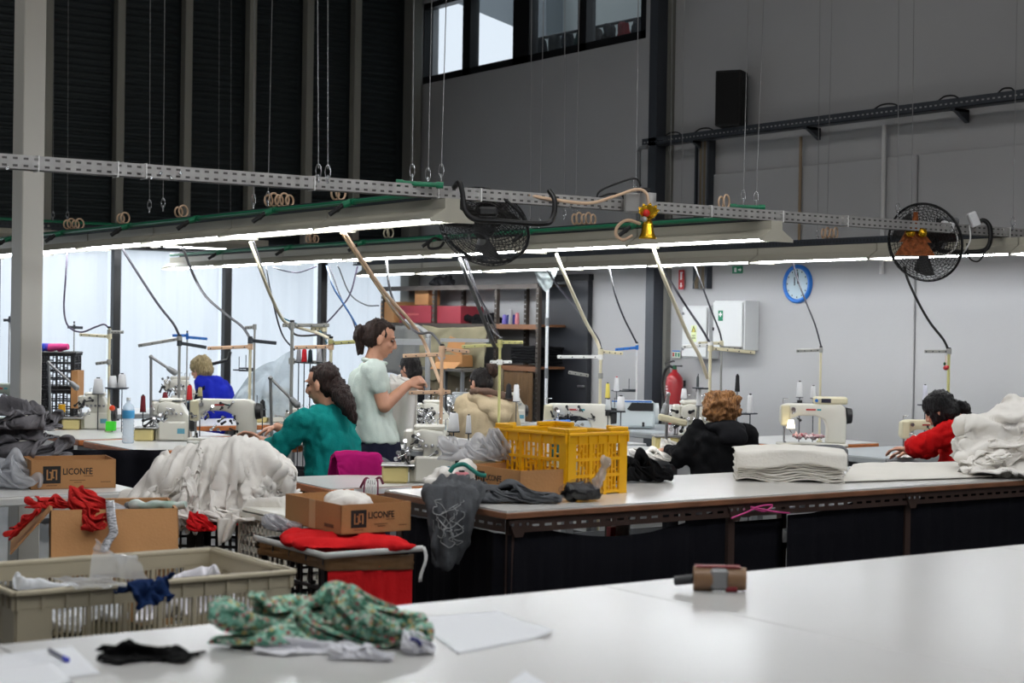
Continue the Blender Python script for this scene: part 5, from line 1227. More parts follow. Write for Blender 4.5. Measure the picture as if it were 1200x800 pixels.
def legs_sit(side, front, hip, m=None, r=.085):
    def fn(q, b):
        for s in (-1, 1):
            h = hip+side*s*.10; k = h+front*.40+VU*.03; a = Vector((k.x, k.y, .08))-front*.03
            seg(q, b, [h, k, a], [r*1.05, r*.78, r*.55]); q.ell(a+front*.07-VU*.03-b, (.05, .05, .04), Matrix.Rotation(0, 3, 'Z')); q.cap(a+front*.02-VU*.035-b, a+front*.15-VU*.04-b, .042, .034)
    return fn

# ---- standing worker in pale green polo
d0 = 10.4
f_ = (VR*.97+VF*.12).normalized(); sd = f_.cross(VU).normalized()      # sd: her right, towards the camera
hd = W(446, 397, d0); base = W(445, 500, d0); base = Vector((base.x, base.y, 0))
nk = W(438, 421, d0); ch = W(434, 450, d0); wa = W(442, 492, d0); hp = W(446, 525, d0)
shn = W(436, 432, d0)+sd*.15; elb = W(449, 474, d0)+sd*.17; wri = W(478, 450, d0)+sd*.05
shf = W(437, 432, d0)-sd*.15; elf = W(460, 474, d0)-sd*.16; wrf = W(482, 452, d0)-sd*.06
def p1(q, b):
    seg(q, b, [hd-f_*.025-VU*.06, nk], [.052, .056]); seg(q, b, [nk, ch, hp], [.06, .09, .09])
    seg(q, b, [shn, elb, wri], [.052, .044, .028]); seg(q, b, [shf, elf, wrf], [.05, .042, .027])
    hand(q, wri-b, (W(488, 445, d0)-W(478, 450, d0))+VU*.0, VU*-.5+VF*.8, 1, 1.15, .86); hand(q, wrf-b, (VR*.8+VU*.35), VU*-.5-VF*.7, -1, 1.15, .86)
def c1(q, b):
    torso(q, b, [(W(437, 424, d0), .068, .072), (W(435, 430, d0), .13, .085), (W(433, 440, d0), .185, .115), (W(432, 458, d0), .175, .135), (W(436, 480, d0), .165, .125), (W(441, 500, d0), .18, .13), (W(445, 518, d0), .19, .135)], sd, f_)
    seg(q, b, [shn, shn.lerp(elb, .5)], [.07, .066]); seg(q, b, [shf, shf.lerp(elf, .5)], [.07, .064])
def c1c(q, b):
    q.tube([nk-b-VU*.012+sd*.066*math.cos(a)+f_*(.07*math.sin(a)+.004)+VU*(-.012*math.sin(a)) for a in [2*math.pi*i/20 for i in range(20)]], .017, 8, closed=True)
def l1(q, b):
    torso(q, b, [(W(445, 513, d0), .18, .128), (W(446, 530, d0), .185, .135), (W(447, 545, d0), .17, .12)], sd, f_)
    for s in (-1, 1):
        h = W(447, 545, d0)+sd*s*.09; seg(q, b, [h, Vector((h.x, h.y, .48)), Vector((h.x, h.y, .09))-f_*.02], [.095, .07, .055]); a = Vector((h.x, h.y, .045)); q.cap(a-b-f_*.03, a-b+f_*.16, .045, .035)
def hair1(q, c, r, f, u):
    M = Matrix((r, f, u)).transposed()
    q.ell(c-f*.028+u*.040, (.082, .091, .087), M); q.ell(c-f*.05-u*.005, (.078, .07, .07), M)
    q.ell(c+f*.012+u*.088, (.058, .058, .026), M)
def bun1(q, c, r, f, u):
    q.ell(c-f*.125+u*.015, (.046, .046, .044)); q.cap(c-f*.095+u*.03, c-f*.13-u*.02, .04, .046); q.cap(c-f*.13-u*.01, c-f*.10-u*.11, .044, .026)
DH = hairmat('dark_brown_hair', (52, 34, 28), (22, 15, 13))
POLO = cloth('pale_green_polo', (204, 215, 207), var=.05)
person('standing woman in a pale green polo shirt holding up white fabric', base, hd, (f_-VU*.28), p1,
       [('polo_shirt', c1, POLO, .013, wrinkle(.010, (12, 12, 5), 3)), ('collar', c1c, POLO, .010, None), ('trousers', l1, JEANS, .016, wrinkle(.008, (7, 7, 3), 5))],
       [('hair', hair1, DH, .010, HW(1)), ('hair_bun', bun1, DH, .010, HW(2))])
# the fabric she holds
def hf_(u, v):
    a, b = W(455, 446, d0+.05), W(490, 440, d0+.05)
    top = a.lerp(b, u)+VU*(-.02*math.sin(u*math.pi)+.05*(1-u)*0)
    bot = W(460+31*u, 524-10*u, d0+.12)
    p = top.lerp(bot, v); return p-VF*(.05+.035*math.sin(u*11+v*2)*(.3+v))+VR*(-.02*v*math.sin(u*7))
tag(MB().sheet(hf_, 30, 24, .004).build('held_fabric', cloth('white_fabric_held', (242, 239, 233), var=.03)), 'white fabric held up by the standing woman', 'fabric')


p = W(475, 458, 10.66); clo('white_garment', 'bundle', 'bunched white garment spread in front of the standing woman', 'fabric', (p.x, p.y, p.z-.01), WC, (.22, .14, .12), R0)

# ---- seated worker in teal
d0 = 9.8
f_ = (-VR*.93+VF*.36).normalized(); sd = f_.cross(VU).normalized()     # her right (away); camera sees her left
lf = -sd
hd = W(377, 450, d0); base = W(392, 600, d0); base = Vector((base.x, base.y, 0))
nk = W(387, 476, d0); hp = W(396, 556, d0)
shn = W(372, 491, d0)+lf*.17; eln = W(330, 527, d0-.1)+lf*.05; wrn = W(306, 516, d0-.05)
shf = W(377, 489, d0)-lf*.16; elf = W(345, 510, d0+.25); wrf = W(325, 500, d0+.2)
def p2(q, b):
    seg(q, b, [hd-f_*.02-VU*.06, nk], [.055, .062]); seg(q, b, [nk, W(389, 510, d0), hp], [.07, .1, .1])
    seg(q, b, [shn, eln, wrn], [.05, .045, .029]); seg(q, b, [shf, elf, wrf], [.05, .043, .028])
    hand(q, wrn-b, W(294, 509, d0)-W(306, 516, d0), -VU*.8-VF*.4, 1, .7); hand(q, wrf-b, -VR*.8-VU*.2, -VU, -1, .6)
def c2(q, b):
    torso(q, b, [(W(386, 472, d0), .075, .08), (W(386, 479, d0), .15, .10), (W(385, 491, d0), .205, .135), (W(388, 512, d0), .20, .155), (W(391, 535, d0), .205, .17), (W(393, 556, d0), .225, .18), (W(394, 568, d0), .22, .18)], sd, f_)
    seg(q, b, [shn, eln, eln.lerp(wrn, .45)], [.082, .068, .05]); seg(q, b, [shf, elf, elf.lerp(wrf, .45)], [.08, .064, .05])
def hair2(q, c, r, f, u):
    M = Matrix((r, f, u)).transposed(); q.ell(c-f*.032+u*.036, (.084, .093, .090), M); q.ell(c-f*.05-u*.02, (.08, .07, .075), M); q.ell(c+f*.0+u*.086, (.062, .06, .03), M)
def tail2(q, c, r, f, u):
    P = spline([c-f*.10-u*.0, W(397, 456, d0-.06)-base, W(405, 470, d0-.13)-base, W(412, 485, d0-.16)-base, W(418, 499, d0-.17)-base], 5)
    rs = [.042, .045, .05, .054, .055, .058, .06, .06, .06, .058, .056, .052, .048, .045, .04, .034, .028, .02, .014, .01, .006]
    for i in range(len(P)-1): q.cap(P[i], P[i+1], rs[i], rs[i+1])
TEAL = cloth('teal_knit', (14, 120, 116), var=.12, bump=.5, bscale=120)
person('seated woman in a teal jumper with a long dark ponytail', base, hd, (f_-VU*.20), p2,
       [('jumper', c2, TEAL, .014, wrinkle(.015, (11, 11, 8), 7)), ('trousers', legs_sit(sd, f_, W(394, 568, d0)), DARKT, .018, None)],
       [('hair', hair2, hairmat('dark_brown_hair2', (48, 30, 26), (18, 12, 11)), .010, HW(4)), ('ponytail', tail2, hairmat('dark_brown_hair2', (48, 30, 26), (18, 12, 11)), .009, HW(5))])
MB_ch = chair('work chair under the woman in teal, its back hidden by a magenta cloth', Vector((base.x, base.y, 0))+f_*.02, math.atan2(-f_.y, -f_.x)-math.pi/2, GCH, bz=.55, bh=.28)

# ---- magenta cloth over the chair back
o = link('magenta_cloth', CL['magenta'], cloth('magenta_wool', (150, 18, 92), var=.12)); o.location = CMG; tag(o, 'magenta cloth hung over the chair back behind the woman in teal', 'cloth')

# ---- worker in a beige hooded jacket
d0 = 13.3
f_ = (-VR*.62+VF*.75).normalized(); sd = f_.cross(VU).normalized()
hd = W(563, 448, d0); base = W(572, 560, d0); base = Vector((base.x, base.y, 0)); nk = W(567, 465, d0)
shn = W(549, 473, d0)-sd*.03; elb = W(540, 505, d0); wri = W(528, 500, d0+.35); shf = W(592, 476, d0)+sd*.02; elf = W(602, 508, d0); wrf = W(575, 512, d0+.4)
def p3(q, b):
    seg(q, b, [hd-f_*.015-VU*.06, nk], [.05, .058]); seg(q, b, [nk, W(572, 500, d0), W(574, 545, d0)], [.07, .1, .1]); seg(q, b, [shn, elb, wri], [.05, .04, .028]); seg(q, b, [shf, elf, wrf], [.05, .04, .028])
    hand(q, wri-b, f_, -VU, 1, .6); hand(q, wrf-b, f_, -VU, -1, .6)
def c3(q, b):
    torso(q, b, [(W(568, 464, d0), .09, .085), (W(569, 471, d0), .17, .11), (W(571, 482, d0), .225, .14), (W(572, 505, d0), .225, .15), (W(573, 530, d0), .235, .16), (W(574, 552, d0), .235, .16)], sd, f_)
    seg(q, b, [shn, elb, elb.lerp(wri, .8)], [.085, .07, .045]); seg(q, b, [shf, elf, elf.lerp(wrf, .8)], [.085, .07, .045])
def hood3(q, b):
    q.tube([nk-b+sd*(.125*math.cos(a))-f_*(.02+.09*math.sin(a))-VU*(.03*math.sin(a)-.0) for a in [math.pi*(i/18*1.3-.15) for i in range(19)]], .042, 10)
    q.ell(W(582, 477, d0-.14)-b, (.16, .07, .075), Matrix.Rotation(-YAW, 3, 'Z')); q.ell(W(586, 487, d0-.16)-b, (.10, .06, .07), Matrix.Rotation(-YAW, 3, 'Z'))
def lin3(q, b): q.tube([W(x, y, d0-.13)-b for x, y in ((551, 459), (562, 457), (575, 459), (588, 463), (600, 467), (605, 466))], .026, 8)
def hair3(q, c, r, f, u):
    M = Matrix((r, f, u)).transposed(); q.ell(c-f*.02+u*.032, (.084, .098, .088), M); q.ell(c-f*.05-u*.02, (.078, .065, .07), M)
def bun3(q, c, r, f, u): q.ell(W(578, 434, d0-.05)-base, (.05, .05, .055)); q.ell(W(574, 430, d0-.05)-base, .03)
BEI = cloth('beige_fleece', (196, 178, 148), var=.08, bump=.6, bscale=60)
person('seated worker in a beige hooded jacket with hair pinned up', base, hd, (f_-VU*.25), p3,
       [('jacket', c3, BEI, .016, wrinkle(.010, (11, 11, 6), 11)), ('hood', hood3, BEI, .014, wrinkle(.010, (8, 8, 6), 12)), ('hood_lining', lin3, cloth('taupe_lining', (104, 84, 74)), .012, wrinkle(.008, (14, 14, 9), 2)), ('trousers', legs_sit(sd, f_, W(574, 552, d0)), DARKT, .02, None)],
       [('hair', hair3, hairmat('black_hair', (30, 24, 24), (12, 9, 9)), .011, HW(7)), ('hair_bun', bun3, hairmat('brown_bun', (62, 40, 30), (28, 18, 14)), .009, HW(8))])
chair('chair under the worker in beige', base, math.atan2(-f_.y, -f_.x)-math.pi/2, GCH, bz=.55, bh=.2)

# ---- worker in a black hoodie with curly copper hair
d0 = 10.7
f_ = (-VR*.55+VF*.80).normalized(); sd = f_.cross(VU).normalized()
hd = W(843, 480, d0); base = W(845, 640, d0); base = Vector((base.x, base.y, 0)); nk = W(846, 500, d0)
shl = W(818, 508, d0); ell_ = W(797, 535, d0-.05); wrl = W(784, 528, d0+.3); shr = W(872, 510, d0); elr = W(884, 545, d0); wrr = W(850, 545, d0+.35)
def p4(q, b):
    seg(q, b, [hd-f_*.015-VU*.06, nk], [.05, .06]); seg(q, b, [nk, W(846, 540, d0), W(846, 585, d0)], [.07, .1, .1]); seg(q, b, [shl, ell_, wrl], [.05, .042, .028]); seg(q, b, [shr, elr, wrr], [.05, .042, .028])
    hand(q, wrl-b, f_-VR*.3, -VU, -1, .6); hand(q, wrr-b, f_-VR*.3, -VU, 1, .6)
def c4(q, b):
    torso(q, b, [(W(846, 498, d0), .085, .085), (W(846, 504, d0), .16, .11), (W(846, 514, d0), .225, .14), (W(845, 535, d0), .225, .155), (W(845, 560, d0), .235, .165), (W(845, 585, d0), .235, .165)], sd, f_)
    seg(q, b, [shl, ell_, ell_.lerp(wrl, .85)], [.085, .072, .045]); seg(q, b, [shr, elr, elr.lerp(wrr, .85)], [.085, .072, .045])
def hood4(q, b):
    q.ell(W(852, 501, d0-.10)-b, (.13, .07, .05), Matrix.Rotation(-YAW, 3, 'Z')); q.ell(W(860, 511, d0-.15)-b, (.10, .05, .065), Matrix.Rotation(-YAW, 3, 'Z'))
    q.tube([nk-b+sd*(.11*math.cos(a))-f_*(.01+.08*math.sin(a))+VU*.005 for a in [math.pi*(i/16*1.3-.15) for i in range(17)]], .032, 8)
def hair4(q, c, r, f, u):
    M = Matrix((r, f, u)).transposed(); q.ell(c-f*.01+u*.025, (.108, .112, .100), M); q.ell(c-f*.03-u*.03, (.112, .09, .075), M)
    rd = random.Random(4)
    for i in range(70):
        a = rd.uniform(0, 6.283); z = rd.uniform(-.5, 1); k = math.sqrt(max(0, 1-z*z)); p = c-f*.02+u*.01+r*(.108*k*math.cos(a))+f*(.105*k*math.sin(a))+u*(.10*z)
        if (p-c).dot(f) < .06: q.ell(p, rd.uniform(.018, .032), n=8, m_=6)
person('seated worker in a black hoodie with curly copper hair', base, hd, (f_-VU*.25), p4,
       [('hoodie', c4, cloth('black_fleece', (16, 16, 18), var=.15), .016, wrinkle(.020, (11, 11, 8), 21)), ('hood', hood4, cloth('black_fleece_hood', (30, 30, 33), var=.15), .014, wrinkle(.008, (9, 9, 6), 22)), ('trousers', legs_sit(sd, f_, W(845, 585, d0)), DARKT, .02, None)],
       [('hair', hair4, hairmat('copper_hair', (178, 128, 80), (96, 58, 34)), .009, fold(.016, (26, 26, 22), 3, fine=.6))])
chair('chair under the worker in the black hoodie', base, math.atan2(-f_.y, -f_.x)-math.pi/2, GCH, bz=.5, bh=.2)

# ---- worker in red bending over
d0 = 10.75
f_ = (-VR*.85+VF*.5).normalized(); sd = f_.cross(VU).normalized()
hd = W(1101, 480, d0); base = W(1128, 640, d0); base = Vector((base.x, base.y, 0)); nk = W(1117, 492, d0)
shn = W(1117, 505, d0-.12); elb = W(1077, 522, d0-.22); wri = W(1063, 526, d0+.12); shf = W(1120, 503, d0+.16); elf = W(1085, 528, d0+.3); wrf = W(1068, 530, d0+.35)
def p5(q, b):
    seg(q, b, [hd+VU*-.05+VR*.04, nk], [.05, .06]); seg(q, b, [nk, W(1130, 530, d0), W(1135, 575, d0)], [.07, .1, .1]); seg(q, b, [shn, elb, wri], [.05, .042, .028]); seg(q, b, [shf, elf, wrf], [.05, .042, .028])
    hand(q, wri-b, f_, -VU, 1, .6); hand(q, wrf-b, f_, -VU, -1, .6)
def c5(q, b):
    torso(q, b, [(W(1113, 491, d0), .08, .08), (W(1117, 497, d0), .16, .11), (W(1123, 508, d0), .21, .135), (W(1129, 530, d0), .215, .15), (W(1133, 555, d0), .225, .16), (W(1135, 575, d0), .225, .16)], sd, f_)
    seg(q, b, [shn, elb, elb.lerp(wri, .6)], [.082, .07, .055]); seg(q, b, [shf, elf, elf.lerp(wrf, .6)], [.08, .066, .05])
def hair5(q, c, r, f, u):
    M = Matrix((r, f, u)).transposed(); q.ell(c-f*.012+u*.03, (.096, .108, .098), M); q.ell(c-f*.045-u*.03, (.09, .08, .08), M); q.ell(c+f*.02-u*.03+r*0, (.086, .06, .09), M)
def bun5(q, c, r, f, u): q.ell(W(1128, 479, d0)-base, (.05, .06, .05)); q.cap(W(1120, 476, d0)-base, W(1136, 484, d0)-base, .045, .02)
person('seated worker in a bright red jumper with black hair bent over', base, hd, (f_-VU*.55), p5,
       [('jumper', c5, cloth('red_knit', (196, 20, 22), var=.12, bump=.5, bscale=100), .015, wrinkle(.013, (18, 18, 14), 31)), ('trousers', legs_sit(sd, f_, W(1135, 575, d0)), DARKT, .02, None)],
       [('hair', hair5, hairmat('jet_hair', (26, 24, 26), (9, 8, 9)), .010, HW(9)), ('hair_knot', bun5, hairmat('jet_hair', (26, 24, 26), (9, 8, 9)), .010, HW(10))])
chair('chair under the worker in red', base, math.atan2(-f_.y, -f_.x)-math.pi/2, GCH, bz=.5, bh=.2)

# ---- blond worker in a blue vest, far
d0 = 15.2
f_ = (-VR*.85+VF*.45).normalized(); sd = f_.cross(VU).normalized()
hd = W(235, 432, d0); base = W(253, 560, d0); base = Vector((base.x, base.y, 0)); nk = W(240, 443, d0)
shn = W(239, 457, d0-.12); elb = W(231, 477, d0-.1); wri = W(215, 476, d0+.05); shf = W(250, 452, d0+.16); elf = W(240, 477, d0+.2); wrf = W(222, 476, d0+.2)
def p6(q, b):
    seg(q, b, [hd-VU*.06-f_*.015, nk], [.05, .056]); seg(q, b, [nk, W(253, 475, d0), W(256, 505, d0)], [.07, .1, .1]); seg(q, b, [shn, elb, wri], [.048, .04, .028]); seg(q, b, [shf, elf, wrf], [.048, .04, .028])
    hand(q, wri-b, f_, -VU, 1, .6); hand(q, wrf-b, f_, -VU, -1, .6)
def c6(q, b):
    torso(q, b, [(W(243, 440, d0), .08, .085), (W(247, 445, d0), .16, .12), (W(250, 454, d0), .20, .145), (W(254, 472, d0), .21, .16), (W(256, 490, d0), .215, .165), (W(257, 508, d0), .215, .165)], sd, f_)
def s6(q, b):
    seg(q, b, [shn, elb, elb.lerp(wri, .8)], [.068, .058, .045]); seg(q, b, [shf, elf, elf.lerp(wrf, .8)], [.068, .058, .045])
def hair6(q, c, r, f, u):
    M = Matrix((r, f, u)).transposed(); q.ell(c-f*.02+u*.03, (.098, .106, .095), M); q.ell(c-f*.045-u*.02, (.092, .08, .075), M)
person('seated blond worker in a bright blue vest by the curtains', base, hd, (f_-VU*.3), p6,
       [('vest', c6, cloth('blue_vest', (28, 40, 160), var=.1), .018, wrinkle(.016, (9, 9, 7), 41)), ('sleeves', s6, cloth('navy_sleeve', (18, 22, 36)), .016, wrinkle(.010, (8, 8, 6), 42)), ('trousers', legs_sit(sd, f_, W(257, 508, d0)), DARKT, .022, None)],
       [('hair', hair6, hairmat('blond_hair', (176, 160, 120), (110, 92, 64)), .011, HW(11))])
chair('chair under the blond worker', base, math.atan2(-f_.y, -f_.x)-math.pi/2, GCH, bz=.5, bh=.2)

# ---- worker half hidden behind the held fabric, far
d0 = 15.6
f_ = (-VR*.7+VF*.5).normalized(); sd = f_.cross(VU).normalized()
hd = W(480, 431, d0); base = W(484, 560, d0); base = Vector((base.x, base.y, 0)); nk = W(483, 447, d0)
def p7(q, b): seg(q, b, [hd-VU*.06, nk], [.05, .056]); seg(q, b, [nk, W(484, 480, d0), W(484, 510, d0)], [.07, .1, .1])
def c7(q, b):
    torso(q, b, [(W(483, 446, d0), .08, .085), (W(483, 451, d0), .16, .12), (W(484, 460, d0), .2, .145), (W(484, 485, d0), .21, .16), (W(484, 512, d0), .215, .165)], sd, f_)
    for s in (-1, 1): seg(q, b, [W(484, 460, d0)+sd*s*.18, W(484, 485, d0)+sd*s*.2+f_*.1, W(484, 485, d0)+sd*s*.1+f_*.3], [.08, .06, .045])
def hair7(q, c, r, f, u):
    M = Matrix((r, f, u)).transposed(); q.ell(c-f*.02+u*.03, (.092, .104, .095), M); q.ell(c-f*.045-u*.04, (.09, .08, .09), M)
person('dark haired worker half hidden behind the held white fabric', base, hd, (f_-VU*.2), p7,
       [('jumper', c7, cloth('black_jumper', (20, 20, 24)), .018, wrinkle(.010, (6, 6, 4), 51)), ('trousers', legs_sit(sd, f_, W(484, 512, d0)), DARKT, .022, None)],
       [('hair', hair7, hairmat('black_hair', (30, 24, 24), (12, 9, 9)), .011, HW(12))])
chair('chair under the half hidden dark haired worker', base, math.atan2(-f_.y, -f_.x)-math.pi/2, GCH, bz=.5, bh=.2)

# ================================================================== CUTTING TABLES
# nearest table: long white boards side by side
CZ_ = .90
FT = mat('white_cutting_board', (190, 189, 187), .30, var=.05, vscale=1.2, bump=.02, bscale=4, coat=.15)
ft = thing('cutting_table', 'nearest wide white cutting table with a tape gun on it', 'table', (0, 0, 0))
sx = [-.50, 1.15, 2.81, 4.47, 6.13, 7.79]
for i in range(5):
    MB().box(((sx[i]+sx[i+1])/2, 2.30, CZ_-.0125), (sx[i+1]-sx[i]-.004, 2.48, .025), bev=.0025).build('tabletop_board', FT, ft)
MB().box((3.6, 2.30, CZ_-.031), (8.2, 2.42, .012)).build('under_board', WOODEDGE, ft)
for x in (-.3, 2.2, 4.8, 7.5):
    for y in (1.2, 3.4): MB().box((x, y, (CZ_-.04)/2), (.05, .05, CZ_-.04)).build('leg', DARKSTEEL, ft)
for y in (1.2, 3.4): MB().box((3.6, y, CZ_-.07), (8.0, .03, .06)).build('rail', DARKSTEEL, ft)
# middle table
MT = thing('cutting_table', 'long white cutting table with brown edge and black skirt carrying the yellow crate', 'table', (0, 0, 0))
mx0, mx1, my0, my1 = 3.62, 8.0, 5.15, 6.06
MB().box(((mx0+mx1)/2, (my0+my1)/2, CZ_-.004), (mx1-mx0-.006, my1-my0-.006, .008)).build('tabletop', mat('white_laminate_mid', (216, 214, 210), .22, var=.04, vscale=2, coat=.2), MT)
MB().box(((mx0+mx1)/2, (my0+my1)/2, CZ_-.020), (mx1-mx0, my1-my0, .024), bev=.003).build('edge_band', mat('brown_edge', (128, 84, 58), .5, var=.25, vscale=8), MT)
BRR = mat('brown_rail', (70, 52, 46), .5, .3)
q = MB(); perf(q, mx1-mx0-.1, .05, .06, .034, .010, 1, lambda x, z: (mx0+.05+x, my0+.02, CZ_-.088+z)); q.box(((mx0+mx1)/2, my0+.045, CZ_-.036), (mx1-mx0-.1, .05, .004)); q.build('slotted_rail', BRR, MT)
q = MB(); perf(q, my1-my0-.1, .05, .06, .034, .010, 1, lambda x, z: (mx0+.03, my0+.05+x, CZ_-.088+z)); q.build('slotted_rail', BRR, MT)
lx = gy(858, 610, my0+.04).x; lx2 = gy(1065, 590, my0+.04).x
for x in (mx0+.07, lx, lx2, mx1-.1):
    for y in (my0+.045, my1-.06):
        MB().box((x, y, (CZ_-.04)/2), (.035, .004, CZ_-.04)).box((x-.016, y+.016, (CZ_-.04)/2), (.004, .035, CZ_-.04)).build('leg', BRR, MT)
    MB().prism([(x-.05, CZ_-.04), (x+.05, CZ_-.04), (x+.018, CZ_-.105), (x-.018, CZ_-.105)], my0+.014, my0+.018).build('gusset', BRR, MT)
    for dx in (-.035, 0, .035): MB().cyl((x+dx, my0+.014, CZ_-.055), (x+dx, my0+.006, CZ_-.055), .007, n=8).build('bolt', CHROME, MT)
BSK = cloth('black_skirt', (20, 20, 26), var=.1)
def skirt(lab, fn, nu=90):
    tag(MB().sheet(fn, nu, 6, .003).build('table_skirt', BSK), lab, 'table skirt')
pl = lambda s, sd: .034*noise.noise(Vector((s*12, sd, 0)))+.010*noise.noise(Vector((s*40, sd, 3)))
def sk1(u, v):
    x = mx0+.05+(lx-.03-mx0-.05)*u; zt = .84-.075*math.sin(min(1, max(0, u*1.15-.08))*math.pi)**.9
    return (x, my0+.05+pl(x, 1)*(1.3-v), .04+(zt-.04)*v)
skirt('black gathered skirt sagging along the front of the middle table left of the leg', sk1, 160)
skirt('black gathered skirt across the end of the middle table below the grey jumper', lambda u, v: (mx0+.055+pl(u, 4), my0+.04+(my1-my0-.06)*u, .04+(.80-.04)*v), 60)
sx_ = gy(925, 603, my0+.04).x
def sk2(u, v):
    x = sx_+(mx1-.05-sx_)*u; zt = .80+.05*min(1, u*5)-.012*math.sin(u*22)
    return (x, my0+.05+pl(x, 9)*(1.3-v), .04+(zt-.04)*v)
skirt('black gathered skirt hanging from the middle table right of the pink string', sk2, 160)
skirt('flat black cloth panel recessed beside the table leg', lambda u, v: (lx+.02+(sx_-lx)*u, my0+.10, .04+.74*v), 6)
PK = mat('pink_string', (206, 70, 140), .6)
cable('pink_string', 'pink string tied between the table leg and the black skirt', [gy(857, 607, my0+.0), gy(875, 600, my0-.01), gy(890, 593, my0-.01), gy(905, 592, my0), gy(895, 599, my0-.01), gy(880, 594, my0-.01), gy(905, 599, my0-.01), gy(925, 601, my0+.02)], .004, PK, 'string')
o = MB().cyl((0, 0, 0), (0, 0, .14), .045, n=14).build('white_canister', WHITE); o.location = (gy(727, 622, 5.9).x, 5.9, .62); tag(o, 'white canister glimpsed under the middle table', 'canister'); MB().box((-.07, -.02, .04), (.03, .03, .08)).build('red_clip', REDP, o)
us = thing('under_shelf', 'shelf under the middle table holding the white canister', 'shelf', (5.6, 5.75, 0)); MB().box((0, 0, .605), (3.6, .4, .03)).build('board', mat('shelf_dark', (40, 36, 34), .7), us)
for x in (-1.7, 1.7): MB().box((x, 0, .295), (.04, .38, .59)).build('leg', BLACK, us)

# ================================================================== CARTONS WITH PRINT
def carton(lab, loc, rz, sx, sy, h, logo_side='front', t=.004, ls=1.0, flaps=(), tape=True, group=None):
    b = thing('carton', lab, 'box', loc, rz)
    q = MB().box((0, 0, t/2), (sx, sy, t))
    for s in (-1, 1): q.box((0, s*(sy/2-t/2), h/2), (sx, t, h)).box((s*(sx/2-t/2), 0, h/2), (t, sy, h))
    q.build('body', CARD, b)
    # logo: black square with a white knotted-letter mark, and the name
    L = h*.60*ls; x0, z0 = -sx*.36, h*.20; y = -sy/2-.0006
    def r(x, z, w_, hh, m_, nm, k=0): MB().box((x+w_/2, y-k, z+hh/2), (w_, .001, hh)).build(nm, m_, b)
    r(x0, z0, L, L, INK, 'logo_square')
    k = L/10
    for (x, z, w_, hh) in ((2, 2, .8, 6), (2, 2, 3.2, .8), (4.4, 2, .8, 4.6), (3.6, 6.0, 1.6, .8), (7.2, 2, .8, 6), (5.0, 7.2, 3, .8), (5.0, 3.0, .8, 5), (5, 3, 1.4, .8)):
        r(x0+x*k, z0+z*k, w_*k, hh*k, CARD, 'logo_line', .0006)
    text('LICONFE', L*.52, INK, 'printed_name', b, Tm((x0+L*1.10, y, z0+L*.50), rx=math.pi/2) @ Matrix.Diagonal((.82, 1, 1, 1)), .0005)
    for (x, z, w_) in ((x0+L*2.3, z0+L*.38, L*.55), (x0+L*1.5, z0+L*.14, L*.9), (x0+L*1.75, z0+L*.02, L*.45), (sx*.32, z0+L*.02, sx*.12), (x0+L*.2, z0-L*.14, L*.6)):
        r(x, z, w_, L*.035, mat('ink_brown', (96, 66, 44), .8), 'small_print')
    if tape:
        MB().box((-sx/2-.0006, 0, h/2), (.001, .05, h)).build('tape_strip', mat('tape_tan', (196, 160, 112), .3), b)
    for i, zz in enumerate((.2, .26)): MB().box((-sx/2-.0008, -sy*.30, h*zz), (.001, sy*.16, .006)).build('small_print', mat('ink_brown', (96, 66, 44), .8), b)
    return b
# carton 1 on the white table at the left
p = gz(94, 572.5, TZ); wt = sew_table('white table under the closed-sided carton by the steel post', 1.2, 3.30, 7.86, 8.72, edge=mat('white_edge', (206, 206, 204), .4))
carton('open carton with printed black logo on the white table by the steel post', (p.x, p.y+.16, TZ), -.20, .42, .30, .145)
# black cloth behind it
tag(MB().sheet(lambda u, v: W(72+125*u, 527+50*v, 9.6)+VF*.02*math.sin(u*20), 40, 4, .003).build('table_skirt', BSK), 'black skirt of the sewing table behind the printed carton', 'table skirt')

# ================================================================== HEAPS
GREYK = cloth('grey_sweat_fabric', (112, 110, 114), var=.12, bump=.3)
for i, (x, z, dm, rz) in enumerate(((10, TZ, (.62, .36, .16), .2), (22, TZ+.12, (.50, .34, .13), 3.0), (0, TZ+.21, (.56, .34, .13), .1), (26, TZ+.27, (.40, .30, .11), 3.3), (18, TZ+.34, (.34, .28, .12), .4))):
    p = W(x, 520, 8.74); clo('grey_cloth', 'mound' if i % 2 else 'flat', ['bottom', 'second', 'third', 'fourth', 'topmost'][i]+' grey sweatshirt cloth of the crumpled pile beside the steel post', 'cloth', (p.x, p.y, z), GREYK, dm, R0+rz, 'pile of grey cloth beside the steel post')
p = W(8, 545, 8.35); clo('clear_bag', 'mound', 'clear plastic bag of goods slumped in front of the grey cloth pile', 'bag', (p.x, p.y, TZ+.001), bagfilm('milky_bag', (225, 227, 232), .45), (.40, .24, .20), R0)
# white heap on black crates
cpt = [(W(240, 600, 7.9).x, W(240, 600, 7.9).y)]
hp_ = W(243, 600, 7.95)
for i in range(2):
    for j, xx in enumerate((-.24, .16)):
        crate('black_crate', ['lower', 'upper'][i]+' black slatted crate under the '+['left', 'right'][j]+' half of the white cloth heap', 'crate', (hp_.x+VR.x*xx, hp_.y+VR.y*xx, .345*i), R0+.1, .38, .36, .34, BCR, .014, rows=3, bays=2, rim=.04, solid_corner=.03, slats=5)
o = link('white_cloth_heap', CL['heap1'], WC); o.location = C1; tag(o, 'large heap of white cotton cloth the woman in teal is working on', 'cloth pile')
p = W(205, 582, 7.70); clo('white_cloth', 'mound', 'crumpled white cloth lying on the near left of the big heap', 'cloth', (p.x, p.y, p.z-.05), WC, (.30, .22, .09), rot=(.45, -.2, R0+.2))
p = W(268, 598, 7.66); clo('white_cloth', 'bundle', 'bunched white cloth at the foot of the big heap', 'cloth', (p.x, p.y, p.z-.05), WC, (.24, .16, .09), R0+.1)
